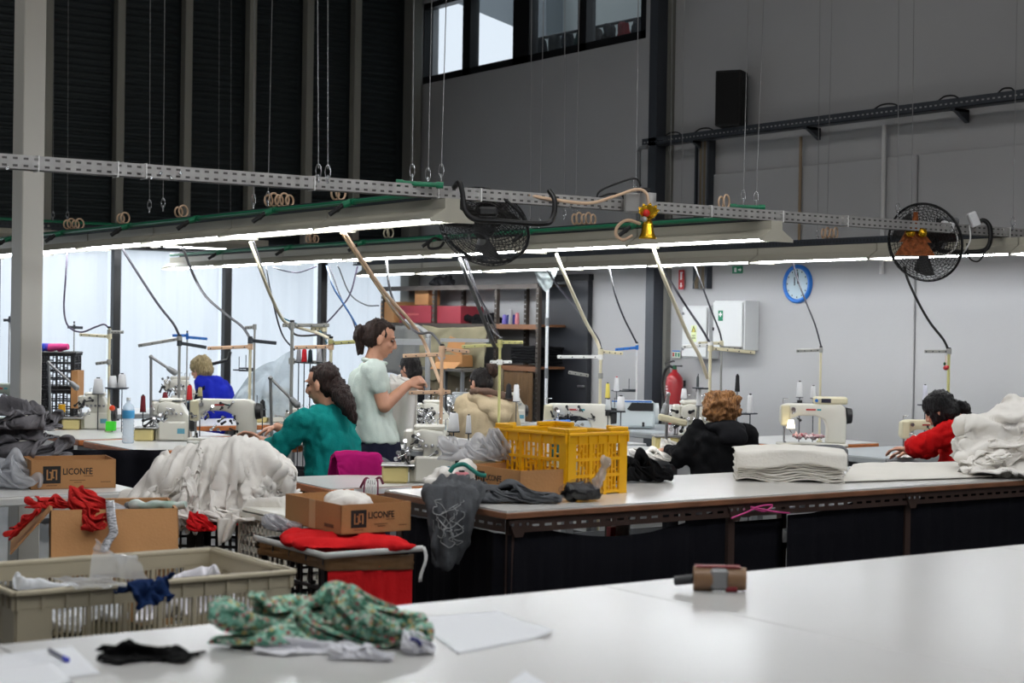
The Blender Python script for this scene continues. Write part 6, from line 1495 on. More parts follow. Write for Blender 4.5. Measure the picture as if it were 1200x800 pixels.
from mathutils.bvhtree import BVHTree
def on_heap(key, org, px, key2, lab, dim, m_, tw=0, grp=None, sink=.02):
    bv_ = BVHTree.FromPolygons([v.co for v in CL[key].vertices], [p.vertices for p in CL[key].polygons])
    h_ = bv_.ray_cast(CAM-org, ray(*px).normalized())
    if h_[0] is None: return
    n_ = h_[1] if h_[1].dot(ray(*px)) < 0 else -h_[1]; n_ = (n_+VU*.25).normalized()
    xx = (VR-n_*VR.dot(n_)).normalized(); xx = Matrix.Rotation(tw, 3, n_) @ xx; yy = n_.cross(xx)
    o = clo('white_cloth', key2, lab, 'cloth', h_[0]+org-n_*sink, m_, dim, rot=Matrix((xx, yy, n_)).transposed().to_euler()); o['group'] = grp
G1 = 'white cloths on the big heap'
for k, (px, k2, dim, tw) in enumerate((((222, 586), 'mound', (.30, .15, .06), 1.3), ((185, 582), 'mound', (.24, .15, .06), 1.0))):
    on_heap('heap1', C1, px, k2, ['gathered white cloth low on the big heap', 'small white cloth at the left end of the big heap'][k], dim, WC, tw, G1)
# lifted edge to her hand
tag(MB().sheet(lambda u, v: W(262+38*u, 522-9*u+6*(1-u), 8.3+.6*u).lerp(W(268+66*u, 600-8*u, 7.75+.6*u), v)-VF*.03*math.sin(u*17+v*2)*v-VF*.08*math.sin(v*3.1), 44, 22, .004).build('white_cloth_edge', WC), 'white cloth lifted by the hand of the woman in teal', 'cloth')
# trailing white cloth to the right
p = W(318, 603, 7.30); clo('white_trailing_cloth', 'flat', 'white cloth trailing from the heap over the white crate', 'cloth', (p.x, p.y, p.z-.005), WC, (.46, .24, .10), rot=(0, -.22, R0+.1))
tag(MB().sheet(lambda u, v: W(256+22*u-8*v*u, 606+3*u+33*v*(1-.35*u), 7.22)-VF*.02*math.sin(u*9+v*3), 14, 12, .003).build('white_cloth_tail', WC), 'white cloth end hanging down in front of the black crate', 'cloth')
RC = cloth('red_jersey', (206, 32, 36), var=.12, bump=.25)
p = W(236, 612, 7.48); clo('red_cloth', 'bundle', 'red cloth peeping out under the white heap', 'cloth', (p.x, p.y, p.z-.04), RC, (.13, .10, .09), R0)
p = W(285, 607, 7.5); clo('red_cloth', 'mound', 'small red cloth between the white heap and the white crate', 'cloth', (p.x, p.y, p.z-.03), RC, (.10, .08, .05), R0)
# white perforated crate, upside down
p = W(357, 655, 7.15); wc = thing('white_crate', 'upturned white perforated plastic crate beside the red covered crate', 'crate', (p.x, p.y+.1, .36), .0)
WCR = mat('white_crate', (226, 224, 214), .45)
MB().box((0, 0, .415), (.30, .44, .03), bev=.008).build('bottom_plate', WCR, wc)
for sgn, M in ((1, Matrix.Translation((0, -.22, 0))), (-1, Matrix.Translation((-.15, 0, 0)) @ Matrix.Rotation(-math.pi/2, 4, 'Z')), (1, Matrix.Translation((.15, 0, 0)) @ Matrix.Rotation(math.pi/2, 4, 'Z')), (1, Matrix.Translation((0, .22, 0)))):
    L = .30 if abs(M.translation.y) > .1 else .44; q = MB()
    nx, nz = int(L/.04), 9
    for i in range(nx+1): q.box((-L/2+L*i/nx, 0, .2), (.02, .010, .42), M=M)
    for j in range(nz+1): q.box((0, 0, .4*j/nz+.01), (L, .010, .019), M=M)
    for z in (.0, .2, .4): q.box((0, -.006, z), (L+.01, .016, .02), M=M)
    q.build('side_wall', WCR, wc)
MB().box((0, 0, .41), (.31, .45, .03), bev=.01).build('edge_rim', WCR, wc)
bs = thing('pallet_block', 'dark block under the upturned white crate', 'block', (p.x, p.y+.1, 0)); MB().box((0, 0, .175), (.30, .42, .35)).build('block_body', BCR, bs); MB().box((0, 0, .352), (.32, .44, .01)).build('block_lid', BCR, bs)
# red covered crate stack
rx0, rx1, ry0, ry1 = 2.91, 3.25, 5.27, 5.80
rc = crate('black_crate', 'tall black slotted crate wrapped in red cloth and brown tape', 'crate', ((rx0+rx1)/2, (ry0+ry1)/2, 0), 0, rx1-rx0, ry1-ry0, .77, BCR, .012, rows=8, bays=2, rim=.04, solid_corner=.03, slats=3)
def redf(u, v):
    x = rx0-.005+(rx1-rx0+.02)*u; return (x, ry0-.02-.014*ridge((u*5, v*.6, 0), (1, 1, 1), 5)*(1-v*.5), .05+.67*v)
tag(MB().sheet(redf, 50, 20, .004).build('red_cloth_wrap', RC), 'red cloth covering the front of the black crate', 'cloth')
q = MB(); ring = []
TP = mat('brown_tape', (112, 84, 56), .2, coat=.5, var=.2, vscale=20)
def tapef(u, v):
    P = [(rx0-.012, ry1), (rx0-.012, ry0-.03), (rx1+.014, ry0-.03), (rx1+.014, ry1)]; s = u*3; i = min(2, int(s)); a = Vector(P[i]).lerp(Vector(P[i+1]), s-i)
    return (a.x-.004*noise.noise(Vector((u*30, v*9, 0))), a.y-.004*noise.noise(Vector((u*30, v*9, 4))), .705+.058*v+.010*math.sin(u*6)-.008*u)
tag(MB().sheet(tapef, 60, 8, .002).build('tape_band', TP), 'shiny brown packing tape wound round the red wrapped crate', 'tape')
lump('red_padded_cloth', 'red padded cloth lying over the top of the taped crate', 'cloth', [(Vector(((rx0+rx1)/2, (ry0+ry1)/2-.02, .79)), (.21, .30, .032)), (Vector(((rx0+rx1)/2+.06, ry0+.03, .782)), (.16, .07, .03))], .012, .012, (9, 9, 9), 4, RC, smooth=6)
def lidf(u, v):
    P = [(rx0-.03, ry1), (rx0-.035, ry0-.05), (rx1+.04, ry0-.05)]; s = u*2; i = min(1, int(s)); a = Vector(P[i]).lerp(Vector(P[i+1]), s-i); return (a.x, a.y-.004*v, .760+.022*v)
tag(MB().sheet(lidf, 30, 2, .006).build('white_hem', WHITE), 'white hem strip round the red cloth lid', 'strip')
tag(MB().sheet(lambda u, v: (rx1+.045-.02*u+.012*math.sin(v*5), ry0-.06-.01*u, .78-.13*v), 3, 8, .002).build('white_ribbon', WHITE), 'white ribbon end hanging at the corner of the red lid', 'ribbon')
clo('plastic_scraps', 'bundle', 'crumpled clear wrapping at the left rim of the red cloth cover', 'wrapping', (rx0+.06, ry1-.08, .80), bagfilm('crinkled_film', (236, 236, 240), .5), (.13, .14, .07), .4)
carton('smaller open carton with printed black logo standing on the red lid', (3.175, 5.59, .822), -.02, .30, .46, .11)
lump('white_cloth', 'folded white cloth inside the smaller carton', 'cloth', [(Vector((3.20, 5.62, .91)), (.10, .16, .045))], .012, .012, (14, 14, 14), 9, WC)
# ribbons tied at the sewing table corner
rb = thing('ribbon_bundle', 'bundle of white and maroon ribbons looped over the edge of the taped sewing table', 'ribbon', gz(436, 571, TZ)-VF*.02)
for i in range(7):
    x = -.03+.010*i; MB().tube(spline([VR*x*.4+VU*.02, VR*x+VU*.045-VF*.02, VR*x*1.2-VF*.05, VR*(x*1.1)-VF*.05-VU*.08, VR*(x*.8)-VF*.045-VU*(.14+.01*(i % 3))], 5), .0045, 5).build('ribbon', mat('ribbon_maroon', (110, 30, 60), .6) if i in (0, 6) else WHITE, rb)
MB().tube(spline([-VR*.06+VU*.0, -VR*.03+VU*.05, VU*.03, VR*.04+VU*.055, VR*.06+VU*.02], 5), .007, 5).build('ribbon', mat('ribbon_maroon', (110, 30, 60), .6), rb)

# ================================================================== BIG BEIGE CRATE and CARTON at the left
BEC = mat('beige_crate', (186, 176, 152), .5)
ZR = .85
a, b = gz(15, 690, ZR), gz(345, 668, ZR); bk = gz(265, 640, ZR)
L, Dp = b.x-a.x, bk.y-(a.y+b.y)/2
cc = Vector(((a.x+b.x)/2, (a.y+b.y)/2+Dp/2, 0))
crate('beige_crate', 'large beige slatted plastic crate full of wrapped goods, upper of two', 'crate', (cc.x, cc.y, ZR-.36), 0, L, Dp, .36, BEC, .010, rows=3, bays=6, rim=.055, solid_corner=.10, slats=7, lip=.02)
crate('beige_crate', 'beige slatted plastic crate at the bottom of the pair', 'crate', (cc.x, cc.y, .12), 0, L, Dp, .36, BEC, .010, rows=3, bays=6, rim=.055, solid_corner=.10, slats=7, lip=.02)
dl = thing('crate_dolly', 'low dolly under the beige crates', 'dolly', (cc.x, cc.y, 0)); MB().box((0, 0, .095), (L-.05, Dp-.05, .04)).build('deck', GREYP, dl)
for i in (-1, 1):
    for j in (-1, 1): MB().cyl((i*(L/2-.1)-.015, j*(Dp/2-.1), .037), (i*(L/2-.1)+.015, j*(Dp/2-.1), .037), .037, n=14).build('castor', BLACK, dl)
zc = ZR-.10
def cl(x, y, z=zc): return gz(x, y, z)
clo('white_wrapped_goods', 'flat', 'white wrapped goods filling the left of the beige crate', 'cloth', (cc.x-.22, cc.y-.02, zc-.05), cloth('white_wrap', (214, 216, 220), var=.05), (.40, .46, .15), .2)
lump('olive_goods', 'dark olive goods seen through the slats of the beige crate', 'cloth', [(Vector((cc.x-.05, cc.y-.12, ZR-.24)), (.24, .12, .10))], .02, .03, (9, 9, 9), 6, cloth('olive_dark', (72, 68, 52)))
clo('white_garment', 'flat', 'white garment in the right of the beige crate beside the navy cloth', 'cloth', (cc.x+.21, cc.y-.03, zc-.05), cloth('white_lilac', (226, 224, 230), var=.04), (.36, .44, .16), 2.8)
pn = gz(180, 688, ZR+.01); NAVY = cloth('navy_cloth', (24, 44, 84), var=.15)
clo('navy_cloth', 'navy', 'navy cloth hanging over the rim of the beige crate', 'cloth', (pn.x, pn.y+.055, ZR-.05), NAVY, (.155, .17, .095), 0)
def bagf(u, v):
    P = [gz(92, 688, ZR).lerp(gz(163, 690, ZR), u), gz(98, 668, ZR+.0).lerp(gz(150, 672, ZR), u)+VU*.03, W(100+30*u, 640+34*u**1.3, 4.95)]
    p = P[0].lerp(P[1], min(1, v*2)) if v < .5 else P[1].lerp(P[2], (v-.5)*2)
    return p+VF*(.10+.03*ridge((u*3, v*3, 1), (1, 1, 1), 3))+VU*.01
tag(MB().sheet(bagf, 24, 20).build('clear_bag', FILM), 'clear plastic bag standing up out of the beige crate', 'bag')
tag(MB().sheet(lambda u, v: gz(95+62*u, 690-2*u, ZR+.012)+Vector((0, .02+.22*v, .012*noise.noise(Vector((u*5, v*5, 2))))), 20, 12).build('clear_bag', FILM), 'clear plastic film lying flat on the beige crate', 'bag')
# big open carton with red cloth
d2 = 6.7
a, b = W(60, 596, d2-.08), W(207, 598, d2+.06); zr = (a.z+b.z)/2; c = (a+b)/2
ex = (b-a); ex.z = 0; L = ex.length; rzb = math.atan2(ex.y, ex.x); ey = Vector((-math.sin(rzb), math.cos(rzb), 0))
DB = .42
bc = thing('open_carton', 'large open brown carton with flaps folded out and red cloth on top', 'box', (c.x+ey.x*DB/2, c.y+ey.y*DB/2, .36), rzb)
H = zr-.36
q = MB().box((0, 0, .003), (L, DB, .006))
for s in (-1, 1): q.box((0, s*(DB/2-.003), H/2), (L, .006, H)).box((s*(L/2-.003), 0, H/2), (.006, DB, H))
q.build('body', CARD, bc)
def flap(name, p0, p1, out, drop, ln):
    dirv = Vector(out).normalized()*math.cos(drop)-VU*math.sin(drop); n = dirv.cross(Vector(p1)-Vector(p0)).normalized()*.005
    P = [Vector(p0), Vector(p1), Vector(p1)+dirv*ln, Vector(p0)+dirv*ln]; P += [x+n for x in P]
    MB().add(P, [(0, 1, 2, 3), (7, 6, 5, 4), (0, 4, 5, 1), (1, 5, 6, 2), (2, 6, 7, 3), (3, 7, 4, 0)]).build(name, CARD, bc)
flap('flap', (-L/2, -DB/2, H), (L/2, -DB/2, H), (0, -1, 0), 1.0, .21); flap('flap', (-L/2, DB/2, H), (-L/2, -DB/2, H), (-1, 0, 0), .85, .23); flap('flap', (L/2, -DB/2, H), (L/2, DB/2, H), (1, 0, 0), 1.52, .12); flap('flap', (L/2, DB/2, H), (-L/2, DB/2, H), (0, 1, 0), 1.0, .2)
sb_ = thing('black_stool', 'low black platform under the large open carton', 'platform', (bc.location.x, bc.location.y, 0), rzb); MB().box((0, 0, .345), (L, DB, .03)).build('platform_top', BLACK, sb_)
for i in (-1, 1):
    for j in (-1, 1): MB().box((i*(L/2-.05), j*(DB/2-.05), .165), (.04, .04, .33)).build('leg', BLACK, sb_)
RCD = cloth('coral_red_jersey', (196, 44, 42), var=.12, bump=.3)
p = W(106, 596, 6.78); clo('red_cloth_bundle', 'bundle', 'round bundle of red cloth on the front rim of the large open carton', 'cloth', (p.x, p.y, p.z-.015), RCD, (.18, .16, .11), R0+.3)
p = W(112, 604, 6.6); clo('red_cloth', 'bundle', 'red cloth tumbling over the front flap of the large open carton', 'cloth', (p.x, p.y, p.z-.03), RCD, (.10, .09, .06), rot=(.9, 0, R0))
p = W(60, 592, 6.85); clo('red_cloth', 'mound', 'red cloth lying across the left corner of the large open carton', 'cloth', (p.x, p.y, p.z-.01), RCD, (.20, .14, .055), R0+.1)
p = W(31, 607, 6.68); clo('red_cloth', 'mound', 'twisted red cloth trailing over the left flap of the large open carton', 'cloth', (p.x, p.y, p.z-.03), RCD, (.17, .08, .045), rot=(0, -.8, R0))
p = W(100, 596, 6.95); clo('clear_wrap', 'flat', 'clear wrapping film under the red cloth bundle', 'wrapping', (p.x, p.y, p.z-.01), FILM, (.42, .18, .05), R0)
PRT = mat('printed_strip', (178, 178, 184), .35, var=.6, vscale=60, col2=(40, 40, 46), stretch=(1, 1, 2.5))
P = [W(x, y, d) for x, y, d in ((129, 586, 6.72), (130, 600, 6.58), (132, 615, 6.52), (133, 625, 6.48), (126, 635, 6.45), (122, 646, 6.42))]; SP = spline(P, 5); o0 = SP[0]
def prf(u, v):
    i = min(len(SP)-1, int(round(v*(len(SP)-1)))); return SP[i]-o0+VR*((u-.5)*.035)+VF*(-.012*math.cos((u-.5)*3))
o = MB().sheet(prf, 6, len(SP)-1, .002).build('printed_strip', PRT); o.location = o0; tag(o, 'crinkled printed plastic strip hanging over the carton flap', 'strip')
P0, P1 = W(150, 592, 6.95), W(218, 592, 6.9)
o = MB().tube([P0.lerp(P1, t)-P0+VU*.004*math.sin(t*14) for t in [i/16 for i in range(17)]], [.008]+[.02+.004*math.sin(i*1.3) for i in range(15)]+[.014], 10).build('rolled_plastic', mat('roll_film', (206, 212, 208), .25, var=.3, vscale=14, col2=(120, 170, 150))); o.location = P0; tag(o, 'rolled white plastic with pale green print on the rear carton flap', 'roll'); MB().ell((0, 0, 0), .016).build('roll_end', GREYP, o)

# ================================================================== ON THE MIDDLE TABLE
YEL = mat('yellow_crate', (232, 172, 8), .4)
A, B = gz(664, 582, CZ_), gz(733, 577, CZ_); rzy = math.atan2(B.y-A.y, B.x-A.x); LY = (B-A).length; DY = .46
cyc = (A+B)/2+Vector((-math.sin(rzy), math.cos(rzy), 0))*DY/2
HY = .265
yc = crate('yellow_crate', 'bright yellow perforated plastic crate on the middle table', 'crate', (cyc.x, cyc.y, CZ_), rzy, LY, DY, HY, YEL, .014, rows=3, bays=3, rim=.045, solid_corner=.045, slats=4, diag=True, lip=.012)
for s in (-1, 1):
    for e in (-1, 1): MB().box((e*(LY/2-.05), s*DY/2, HY+.008), (.11, .02, .02), bev=.004).build('stacking_lug', YEL, yc); MB().box((e*LY/2, s*(DY/2-.06), HY+.008), (.02, .12, .02), bev=.004).build('stacking_lug', YEL, yc)
o = MB().box((0, 0, .05), (.10, .08, .10), bev=.01).build('white_packet', SW); o.location = (cyc.x-.05, cyc.y+.1, CZ_+.13); tag(o, 'white packet inside the yellow crate', 'packet')
o = MB().box((0, 0, .05), (.08, .06, .09), bev=.01).build('teal_packet', mat('teal_card', (20, 90, 90), .5)); o.location = (cyc.x+.04, cyc.y+.1, CZ_+.13); tag(o, 'teal packet inside the yellow crate', 'packet')
for i, o in enumerate((('goods_fill', cyc),)):
    lump('packed_goods', 'mixed goods filling the bottom of the yellow crate', 'goods', [(Vector((cyc.x, cyc.y, CZ_+.07)), (.13, .18, .06))], .02, .02, (9, 9, 9), 5, cloth('goods_grey', (160, 150, 120)))
# printed carton in front of it
p0, p1 = W(531, 561, 7.15), W(607, 566, 6.75); ex = p1-p0; rz3 = math.atan2(ex.y, ex.x)
A3 = Vector((p1.x, p1.y, 0)); ux = Vector((math.cos(rz3), math.sin(rz3), 0)); uy = Vector((-math.sin(rz3), math.cos(rz3), 0))
c3_ = A3-ux*.19+uy*.13
carton('long printed carton lying behind the grey jumper on the middle table', (c3_.x, c3_.y, CZ_), rz3, .38, .24, .115, ls=1.0)
p = W(556, 545, 7.25); clo('clear_bag', 'mound', 'clear plastic bag heaped over the printed carton beside the yellow crate', 'bag', (p.x, p.y, CZ_+.115), bagfilm('bag_film', (240, 240, 242), .5), (.34, .22, .12), R0+.1)
p = W(590, 525, 7.2); clo('clear_bag', 'bundle', 'twisted neck of clear plastic bag standing beside the yellow crate', 'bag', (p.x, p.y, CZ_+.125), bagfilm('bag_film', (240, 240, 242), .5), (.12, .12, .14), R0+.9)
# grey jumper with stitched sleeve hanging over the end
JUM = cloth('charcoal_jersey', (84, 86, 90), var=.15, bump=.35, bscale=90)
p = gz(598, 592, CZ_); clo('grey_jumper', 'mound', 'crumpled charcoal jumper lying on the end of the middle table', 'garment', (p.x+.06, p.y+.13, CZ_+.001), JUM, (.46, .22, .085), R0+.05)
p = gz(545, 582, CZ_); clo('grey_cloth', 'flat', 'charcoal cloth fold between the jumper and its hanging sleeve', 'garment', (p.x+.10, p.y+.08, CZ_+.001), JUM, (.30, .22, .07), R0+.3)
slv = thing('grey_sleeve', 'charcoal sleeve with pale stitched waves hanging over the table end', 'garment', W(530, 590, 6.5))
SL = [(W(533, 569, 6.62), .105, .05), (W(531, 580, 6.42), .105, .05), (W(531, 598, 6.37), .098, .042), (W(529, 620, 6.37), .090, .038), (W(527, 640, 6.38), .082, .036), (W(525, 655, 6.39), .066, .032), (W(523, 664, 6.39), .04, .022)]
q = MB(); q.loft([(p-slv.location, VR*w_+VF*.02, -VF*d_+(VU*d_ if i < 2 else Vector((0, 0, 0)))) for i, (p, w_, d_) in enumerate(SL)], 28)
me = remesh(q, .008, 6, disp=fold(.020, (26, 12, 5), 8)); so = link('sleeve_cloth', me, JUM, slv)
from mathutils.bvhtree import BVHTree
bv = BVHTree.FromPolygons([v.co for v in me.vertices], [p.vertices for p in me.polygons])
for k in range(6):
    rd = random.Random(k+3); pts = []
    x, y = 512+7*k, 580+rd.uniform(0, 12)
    for i in range(14):
        y += rd.uniform(1, 8)*(1 if i < 10 else -1); x += rd.uniform(-9, 9); x = min(551, max(508, x)); y = min(656, y)
        o1 = CAM-slv.location; h_ = bv.ray_cast(o1, ray(x, y).normalized())
        if h_[0] is not None: pts.append(h_[0]-VF*.003)
    if len(pts) > 3: MB().tube(spline(pts, 5), .0020, 4).build('stitched_line', mat('stitch_pale', (150, 152, 154), .8), slv)
lump('white_teal_cloth', 'white cloth with a teal edge beside the pink spool', 'cloth', [(W(525, 556, 6.95), (.06, .07, .04)), (W(545, 552, 6.95), (.05, .06, .045)), (W(508, 563, 6.95), (.05, .06, .03))], .011, .02, (14, 14, 14), 7, WC, flat=CZ_)
tag(MB().tube(spline([W(527, 553, 6.80), W(533, 546, 6.80), W(544, 544, 6.80), (W(553, 550, 6.78)), W(562, 556, 6.78), W(570, 557, 6.78)], 5), .010, 6).build('teal_trim', mat('teal_trim', (16, 112, 100), .7)), 'teal fabric trim curling beside the pink spool', 'trim')
p = W(541, 563, 6.62); o = thing('thread_spool', 'pink thread spool lying on the charcoal jumper', 'thread spool', p+VU*.0, R0); MB().lathe([(.027, 0), (.03, .006), (.03, .028), (.024, .034)], 16).build('thread', mat('pink_thread', (206, 124, 132), .8), o); MB().cyl((0, 0, .03), (0, 0, .042), .012, n=10).build('core', BLACK, o)
# bag of black buttons
p = gz(688, 588, CZ_); bb = thing('button_bag', 'clear bag of black goods tied at the top beside the yellow crate', 'bag', (p.x, p.y+.03, CZ_))
q = MB().ell((-.012, 0, .042), (.085, .06, .04)).ell((.03, 0, .035), (.055, .05, .034)); link('black_contents', remesh(q, .009, 2, disp=fold(.012, (26, 26, 26), 3)), mat('black_gloss', (12, 12, 14), .25), bb)
q = MB().ell((-.005, 0, .045), (.097, .072, .045), Matrix.Rotation(R0, 3, 'Z')).cap((.05, -.02, .06), (.075, -.035, .13), .028, .016).ell((.085, -.04, .155), (.026, .02, .03)); link('bag_film', remesh(q, .010, 3, disp=fold(.008, (18, 18, 14), 5)), film('bag_clear', (70, 70, 76), .22, .06), bb)
q = MB().cap((.055, -.02, .075), (.078, -.035, .135), .024, .014).ell((.086, -.04, .16), (.024, .018, .028)); link('bag_neck', remesh(q, .008, 2, disp=fold(.010, (40, 40, 12), 5)), bagfilm('neck_film', (236, 236, 240), .4), bb)
# black cloth
p = gz(768, 566, CZ_); clo('black_cloth', 'mound', 'black cloth bundle on the middle table right of the yellow crate', 'cloth', (p.x, p.y+.12, CZ_+.001), cloth('black_cloth', (18, 18, 20)), (.30, .24, .15), R0+.1)
# stack of folded white cloth
A, B = gz(862, 563, CZ_), gz(990, 566, CZ_); c = (A+B)/2; ex = (B-A); ex.z = 0; Ls = ex.length; rs = math.atan2(ex.y, ex.x)
stc = thing('fabric_stack', 'neat stack of folded white cloths on the middle table', 'fabric stack', (c.x, c.y, CZ_), rs)
for i in range(12):
    def fy(u, v, i=i):
        x = (u-.5)*(Ls-.012*(i % 3)); e = .018*noise.noise(Vector((u*6, i*.9, 1)))+.012*noise.noise(Vector((u*17, i*2.1, 5)))
        z = .010*i+.004+.010*math.sin(u*12+i*.25)*(1-v)**2*(1-i/14)+.012*(i/11)*math.cos((u-.5)*2.6)
        return (x, -.02+e+(.30+.02*(i % 2))*v, z+.004*noise.noise(Vector((u*7, v*5, i*3.))))
    MB().sheet(fy, 40, 8, -.008).build('folded_cloth', cloth('white_folded', (234, 230, 222), var=.03, bump=.2), stc)
def topc(u, v):
    w_ = .012*noise.noise(Vector((u*5, 2, 4))); crown = .022*math.cos((u-.5)*2.4)
    if v < .3: return ((u-.5)*(Ls+.01), -.052+w_-.006*math.sin(u*9), .128+crown-(.070+.012*math.sin(u*7))*(1-v/.3))
    t_ = (v-.3)/.7; return ((u-.5)*(Ls+.01), -.052+w_+.37*t_, .128+crown+.012*math.sin(t_*3.1)+.004*noise.noise(Vector((u*9, v*6, 1))))
MB().sheet(topc, 40, 20, .005).build('top_cloth', cloth('white_folded', (234, 230, 222), var=.03, bump=.2), stc)
# flat cloth right of it
def flt(u, v):
    a_ = gz(985+178*u, 566-6*u, CZ_).lerp(gz(1000+120*u, 546-2*u, CZ_), v); return a_+VU*(.006+.013*math.sin(min(1, v*2.2)*math.pi*.5)*(.6+.4*ridge((u*5, v*3, 0), (1, 1, 1), 3))*(1-.8*u)*math.sin(min(1, u*6)*1.57))
tag(MB().sheet(flt, 50, 16, -.005).build('flat_cloth', cloth('white_folded', (234, 230, 222), var=.03, bump=.2)), 'thin white cloth spread flat between the stack and the big white heap', 'cloth')
# large white heap at the right
o = link('white_cloth_heap', CL['heap2'], WC); o.location = C2; tag(o, 'large heap of white cloth on the far end of the middle table', 'cloth pile')

G2 = 'white cloths on the far heap'
for k, (px, k2, dim, tw) in enumerate((((1185, 525), 'flat', (.50, .24, .06), .1), ((1150, 540), 'mound', (.28, .16, .06), .2))):
    on_heap('heap2', C2, px, k2, ['wide white cloth across the middle of the far heap', 'bunched white cloth at the foot of the far heap'][k], dim, WC, tw, G2)

# ================================================================== ON THE NEAREST TABLE
# floral scarf
fm = bpy.data.materials.new('floral_print'); fm.use_nodes = True; nt = fm.node_tree; b = nt.nodes['Principled BSDF']; b.inputs['Roughness'].default_value = .85
tc = nt.nodes.new('ShaderNodeTexCoord'); base_c = None
def mixc(prev, scale, thr, col, w_=.03, typ='V'):
    if typ == 'V':
        n = nt.nodes.new('ShaderNodeTexVoronoi'); n.inputs['Scale'].default_value = scale; outn = n.outputs['Distance']
    else:
        n = nt.nodes.new('ShaderNodeTexNoise'); n.inputs['Scale'].default_value = scale; outn = n.outputs['Fac']
    mp = nt.nodes.new('ShaderNodeMapping'); mp.inputs['Location'].default_value = (scale*.37, scale*.11, scale*.7); nt.links.new(tc.outputs['Object'], mp.inputs[0]); nt.links.new(mp.outputs[0], n.inputs['Vector'])
    r = nt.nodes.new('ShaderNodeMapRange'); r.inputs['From Min'].default_value = thr; r.inputs['From Max'].default_value = thr+w_
    if typ == 'V': r.inputs['To Min'].default_value = 1; r.inputs['To Max'].default_value = 0
    nt.links.new(outn, r.inputs['Value']); mx = nt.nodes.new('ShaderNodeMix'); mx.data_type = 'RGBA'
    nt.links.new(r.outputs[0], mx.inputs['Factor'])
    if isinstance(prev, tuple): mx.inputs['A'].default_value = (*srgb(prev), 1)
    else: nt.links.new(prev, mx.inputs['A'])
    mx.inputs['B'].default_value = (*srgb(col), 1); return mx.outputs['Result']
o_ = mixc((116, 172, 152), 44, .50, (52, 108, 88), .06, 'N'); o_ = mixc(o_, 60, .54, (166, 196, 176), .05, 'N'); o_ = mixc(o_, 46, .26, (176, 160, 104)); o_ = mixc(o_, 58, .22, (186, 70, 92)); o_ = mixc(o_, 66, .22, (222, 204, 200)); o_ = mixc(o_, 36, .16, (150, 40, 62)); o_ = mixc(o_, 80, .24, (40, 80, 62))
nt.links.new(o_, b.inputs['Base Color'])
zt = CZ_
def fl(x, y, h=0): return gz(x, y, zt)+VU*h
p = fl(378, 748); clo('floral_garment', 'mound', 'crumpled green floral garment lying on the nearest table', 'garment', (p.x, p.y, zt+.001), fm, (.49, .30, .115), R0+.10)
p = fl(440, 752); o = clo('floral_sleeve', 'bundle', 'gathered green floral sleeve on top of the floral garment', 'garment', (p.x, p.y, zt+.012), fm, (.20, .17, .115), R0+.7)
p = fl(360, 764); clo('white_lining', 'flat', 'white lining cloth showing under the floral garment', 'cloth', (p.x, p.y, zt+.001), cloth('soft_white', (224, 224, 230), var=.03), (.30, .12, .032), R0-.05)
p = fl(424, 772); clo('white_lining', 'mound', 'white gathered hem in front of the floral sleeve', 'cloth', (p.x, p.y, zt+.001), cloth('soft_white', (224, 224, 230), var=.03), (.14, .06, .03), R0-.1)
p = fl(490, 764); clo('white_frill', 'bundle', 'white frill with navy ribbon at the end of the floral garment', 'trim', (p.x, p.y, zt+.001), cloth('soft_white', (224, 224, 230), var=.03), (.075, .09, .045), R0)
q0 = fl(490, 764, .03); tag(MB_at(MB().tube(spline([VR*-.014-VF*.04+VU*.006, VR*.0-VF*.045+VU*.004, VR*.008-VF*.03+VU*-.012, VR*.006-VF*.03+VU*-.026], 5), .005, 6).build('navy_ribbon', mat('navy_ribbon', (40, 44, 110), .6)), q0), 'navy ribbon tied round the white frill', 'ribbon')
PAPER = mat('paper', (222, 224, 228), .75)
def paper(lab, px, curl=0, nm='paper_sheet', lift=.001):
    P = [gz(x, y, zt) for x, y in px]
    def f(u, v):
        p = P[0].lerp(P[1], u).lerp(P[3].lerp(P[2], u), v); return p+VU*(lift+curl*max(0, u-.75)**2*16*max(0, v-.4))
    return tag(MB().sheet(f, 16, 12, -.0006).build(nm, PAPER), lab, 'paper')
paper('large white paper sheet with a curled corner beside the floral garment', [(478, 724), (585, 716), (650, 744), (536, 767)], .02)
paper('white paper sheet under the pen', [(-40, 772), (84, 757), (118, 789), (0, 806)])
paper('white paper sheet whose corner enters at the lower middle of the table', [(596, 800), (615, 786), (660, 815), (600, 840)])
paper('thin white tissue sheet below the pen paper', [(-60, 790), (60, 778), (85, 800), (-40, 830)], lift=.003)
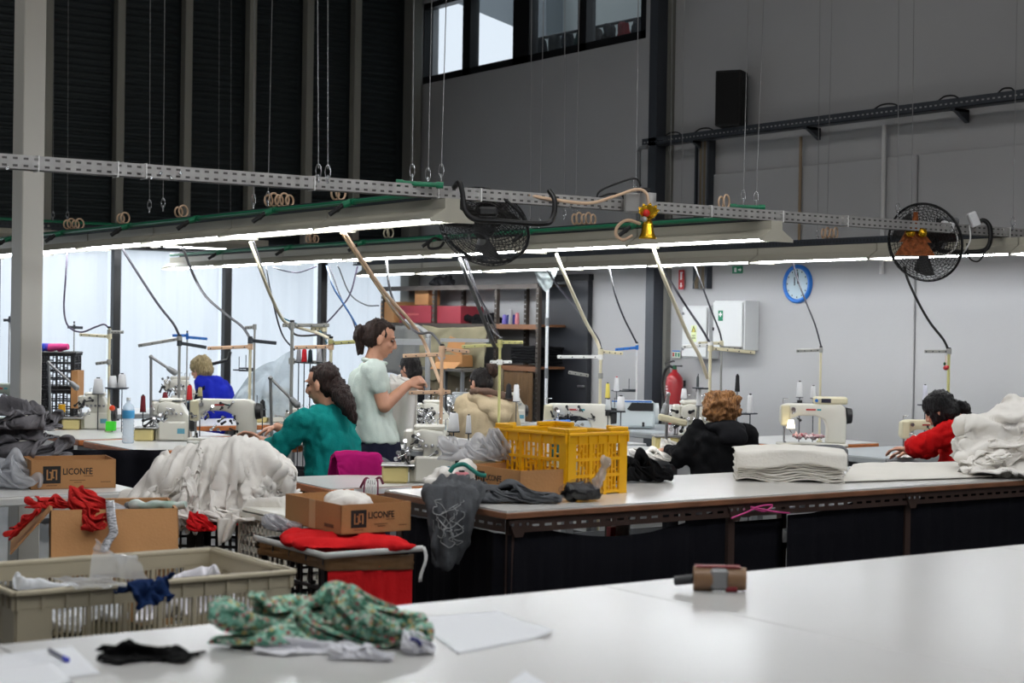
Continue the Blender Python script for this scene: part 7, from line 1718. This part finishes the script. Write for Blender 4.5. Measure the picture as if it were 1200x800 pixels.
for i in range(5):
    y = 768+3.5*i; a_, b_ = gz(18+7*i, y, zt), gz(40+8*i, y-2.2, zt); c = (a_+b_)/2; o = MB().box((0, 0, 0), ((b_-a_).length, .0012, .0003)).build('pencil_line', mat('pencil', (170, 172, 180), .8)); o.location = c+VU*.0024; o.rotation_euler = (0, 0, math.atan2((b_-a_).y, (b_-a_).x)); o.parent = bpy.data.objects['paper_sheet.001']
a_, b_ = gz(58, 765, zt)+VU*.007, gz(79, 777, zt)+VU*.007; pen = thing('ballpoint_pen', 'clear ballpoint pen with blue cap on the paper sheet', 'pen', a_); dv = b_-a_
MB().cyl((0, 0, 0), dv*.86, .004, n=8).build('barrel', mat('pen_clear', (90, 90, 110), .3), pen); MB().cyl(dv*.82, dv, .0055, n=8).build('cap', mat('pen_blue', (40, 50, 190), .3), pen); MB().cyl((0, 0, 0), -dv*.05, .003, n=8).build('tip', BLACK, pen)
p = fl(168, 772); clo('black_cloth', 'flat', 'flat black cloth scrap on the nearest table beside the paper', 'cloth', (p.x, p.y, zt+.001), cloth('black_scrap', (14, 14, 15), var=.1), (.235, .15, .035), R0)
# tape gun
p = gz(838, 694, zt); tg = thing('tape_gun', 'hand tape dispenser with a roll of brown tape on the nearest table', 'tape dispenser', p+VF*.03, R0-.05)
MB().cyl((-.055, 0, .033), (-.005, 0, .033), .033, n=24).build('tape_roll', mat('tape_roll', (122, 92, 66), .35), tg)
MB().cyl((.035, .0, .033), (.085, .0, .033), .031, n=24).build('tape_roll', mat('tape_roll', (122, 92, 66), .35), tg)
MB().box((.012, -.005, .034), (.05, .055, .058), bev=.008).build('frame', mat('gun_grey', (128, 128, 130), .4, .3), tg)
MB().cyl((-.055, 0, .03), (-.105, .01, .022), .013, n=10).build('handle', mat('gun_dark', (40, 40, 44), .5), tg)
MB().cyl((.03, -.02, .009), (.06, -.02, .009), .009, n=10).build('roller', mat('gun_red', (120, 20, 30), .5), tg)
MB().box((.01, 0, .066), (.12, .03, .004)).build('red_guard', mat('gun_red', (120, 20, 30), .5), tg)
